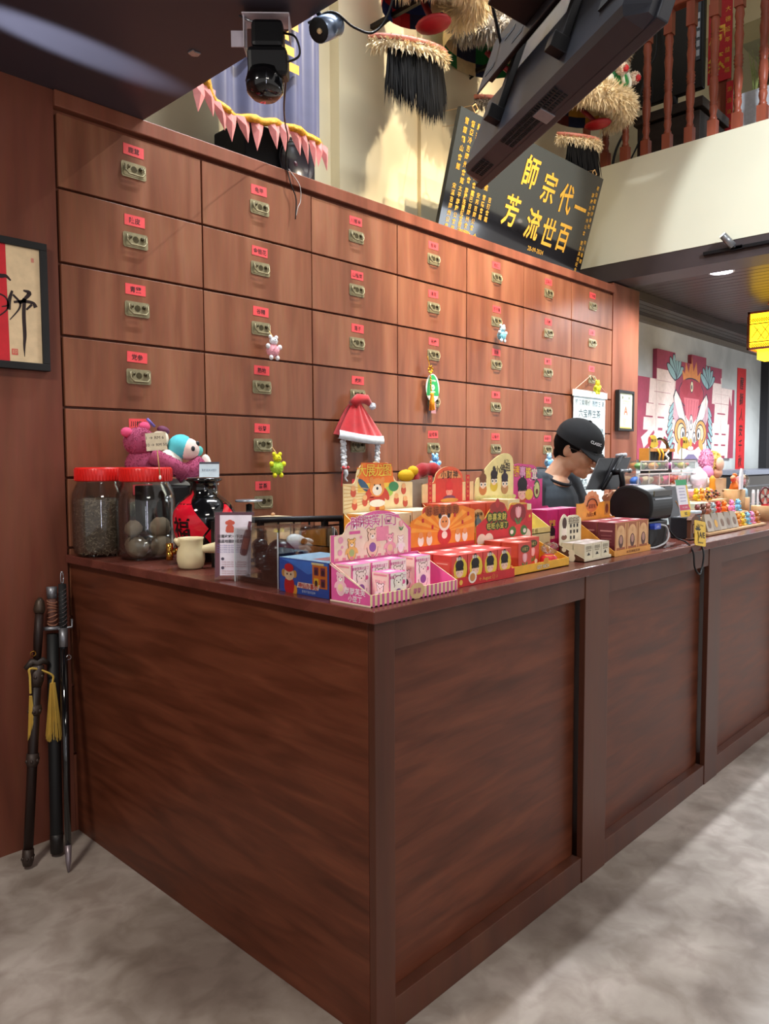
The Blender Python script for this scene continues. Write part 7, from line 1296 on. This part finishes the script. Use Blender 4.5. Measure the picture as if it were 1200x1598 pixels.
solo('orange_figure', c, 'orange phoenix-like figure on the tall wooden plinth', 'figure', (4.80, 1.64, 1.3255)); c = MB('#e4e6f2:.3'); c.prism([(-.02, 0), (.02, 0), (.026, .07), (.012, .12), (-.004, .125), (-.02, .08)], FRONT(4.762, 1.595, 1.3265), .012); solo('white_fan', c, 'white leaf-shaped ornament beside the orange figure', 'ornament', (4.745, 1.60, 1.3255))
c = MB('#d8901e:.5'); c.lathe([(.018, 0), (.024, .03), (.016, .08), (.02, .10), (.006, .12), (0, .122)], (4.69, 1.73, ZT + .151), 12); solo('amber_bottle', c, 'amber figure bottle at the right end of the upper shelf', 'bottle', (4.69, 1.73, ZT + .15))
wh = thing('spoked_toy', 'small toy wheel with red spokes on a wooden plinth', 'toy', (4.93, 1.52, 1.226)); F = frame((4.92, 1.50, 1.283), (.88, -.45, 0), (0, 0, 1)); c = MB('#5a2028:.5'); c.tube([F @ Vector((.042 * cos(t), .052 * sin(t), 0)) for t in [2 * pi * i / 24 for i in range(25)]], .0055, 8); build('rim', c, wh); c = MB('#e8dccc:.5')
for q in range(8): t = q * pi / 4; c.flatp([(.006 * cos(t), .006 * sin(t)), (.04 * cos(t - .35), .05 * sin(t - .35)), (.04 * cos(t + .35), .05 * sin(t + .35))], F, .001 + .0004 * (q % 2), '#d2685a:.5' if q % 2 else '#e8dccc:.5')
c.ell(F @ Vector((0, 0, .004)), .009, 8, '#5a2028:.5'); build('spokes', c, wh); c = MB('#c8303a:.5'); c.box((4.90, 1.475, 1.2255), (4.99, 1.515, 1.236)); c.ell((4.96, 1.48, 1.247), (.02, .014, .012), 8); build('base', c, wh)
sg2 = thing('snow_globe', 'pink snow globe on a pale blue base at the picture edge', 'ornament', (5.20, 1.74, 1.26)); c = MB('#9ac4dc:.4'); c.lathe([(.05, 0), (.045, .05), (.035, .058), (0, .058)], (5.20, 1.74, 1.2605), 18); build('base', c, sg2); c = MB('#d8909a:.5'); c.ell((5.20, 1.74, 1.365), (.035, .035, .035), 12); c.ell((5.19, 1.72, 1.39), .018, 8, '#e8c8b0:.5'); build('scene', c, sg2); c = MB('clear_plastic'); c.ell((5.20, 1.74, 1.365), .056, 20); build('globe', c, sg2)
for i, (x, y) in enumerate(((5.13, 1.49), (5.195, 1.50))): c = MB('#cc2430:.4'); c.lathe([(.026, 0), (.03, .018), (.018, .045), (.010, .06), (0, .062)], (x, y, 1.1705), 14); c.ell((x, y - .018, 1.206), (.018, .012, .012), 8, '#f2dccc:.5'); c.lathe([(.022, 0), (.026, .006), (.024, .012)], (x, y, 1.182), 14, '#f0e6dc:.5'); solo('red_figure', c, 'small red and white figure on the low plinth, the %s of two' % ('left', 'right')[i], 'figure', (x, y, 1.1705), 'red figures on the low plinth')
for i, (x, y) in enumerate(((5.02, 1.60), (5.06, 1.62), (5.095, 1.60))): c = MB('#dfe2ea:.3'); c.prism([(-.006, 0), (.006, 0), (.012, .16), (.0, .18), (-.008, .16)], FRONT(x, y, ZT), .008); solo('paper_fan', c, 'narrow white upright card behind the red figures, %s of three' % ('leftmost', 'middle', 'rightmost')[i], 'card', (x, y, ZT), 'white upright cards')
fr_ = thing('display_fridge', 'black glass-fronted low display unit behind the counter at the far end', 'display unit', (9.6, 3.1, 0)); c = MB('black_gloss'); c.box((8.95, 2.95, 0), (11.0, 3.4, 1.33)); build('unit_body', c, fr_, bevel=.02); c = MB('#8f95a4:.3:.3'); c.box((8.93, 2.93, 1.332), (11.02, 3.42, 1.39)); build('top_slab', c, fr_, bevel=.008)
for z in (1.0, 1.2): c = MB('steel_dull'); c.box((8.97, 2.944, z), (10.98, 2.949, z + .015)); build('chrome_line', c, fr_)
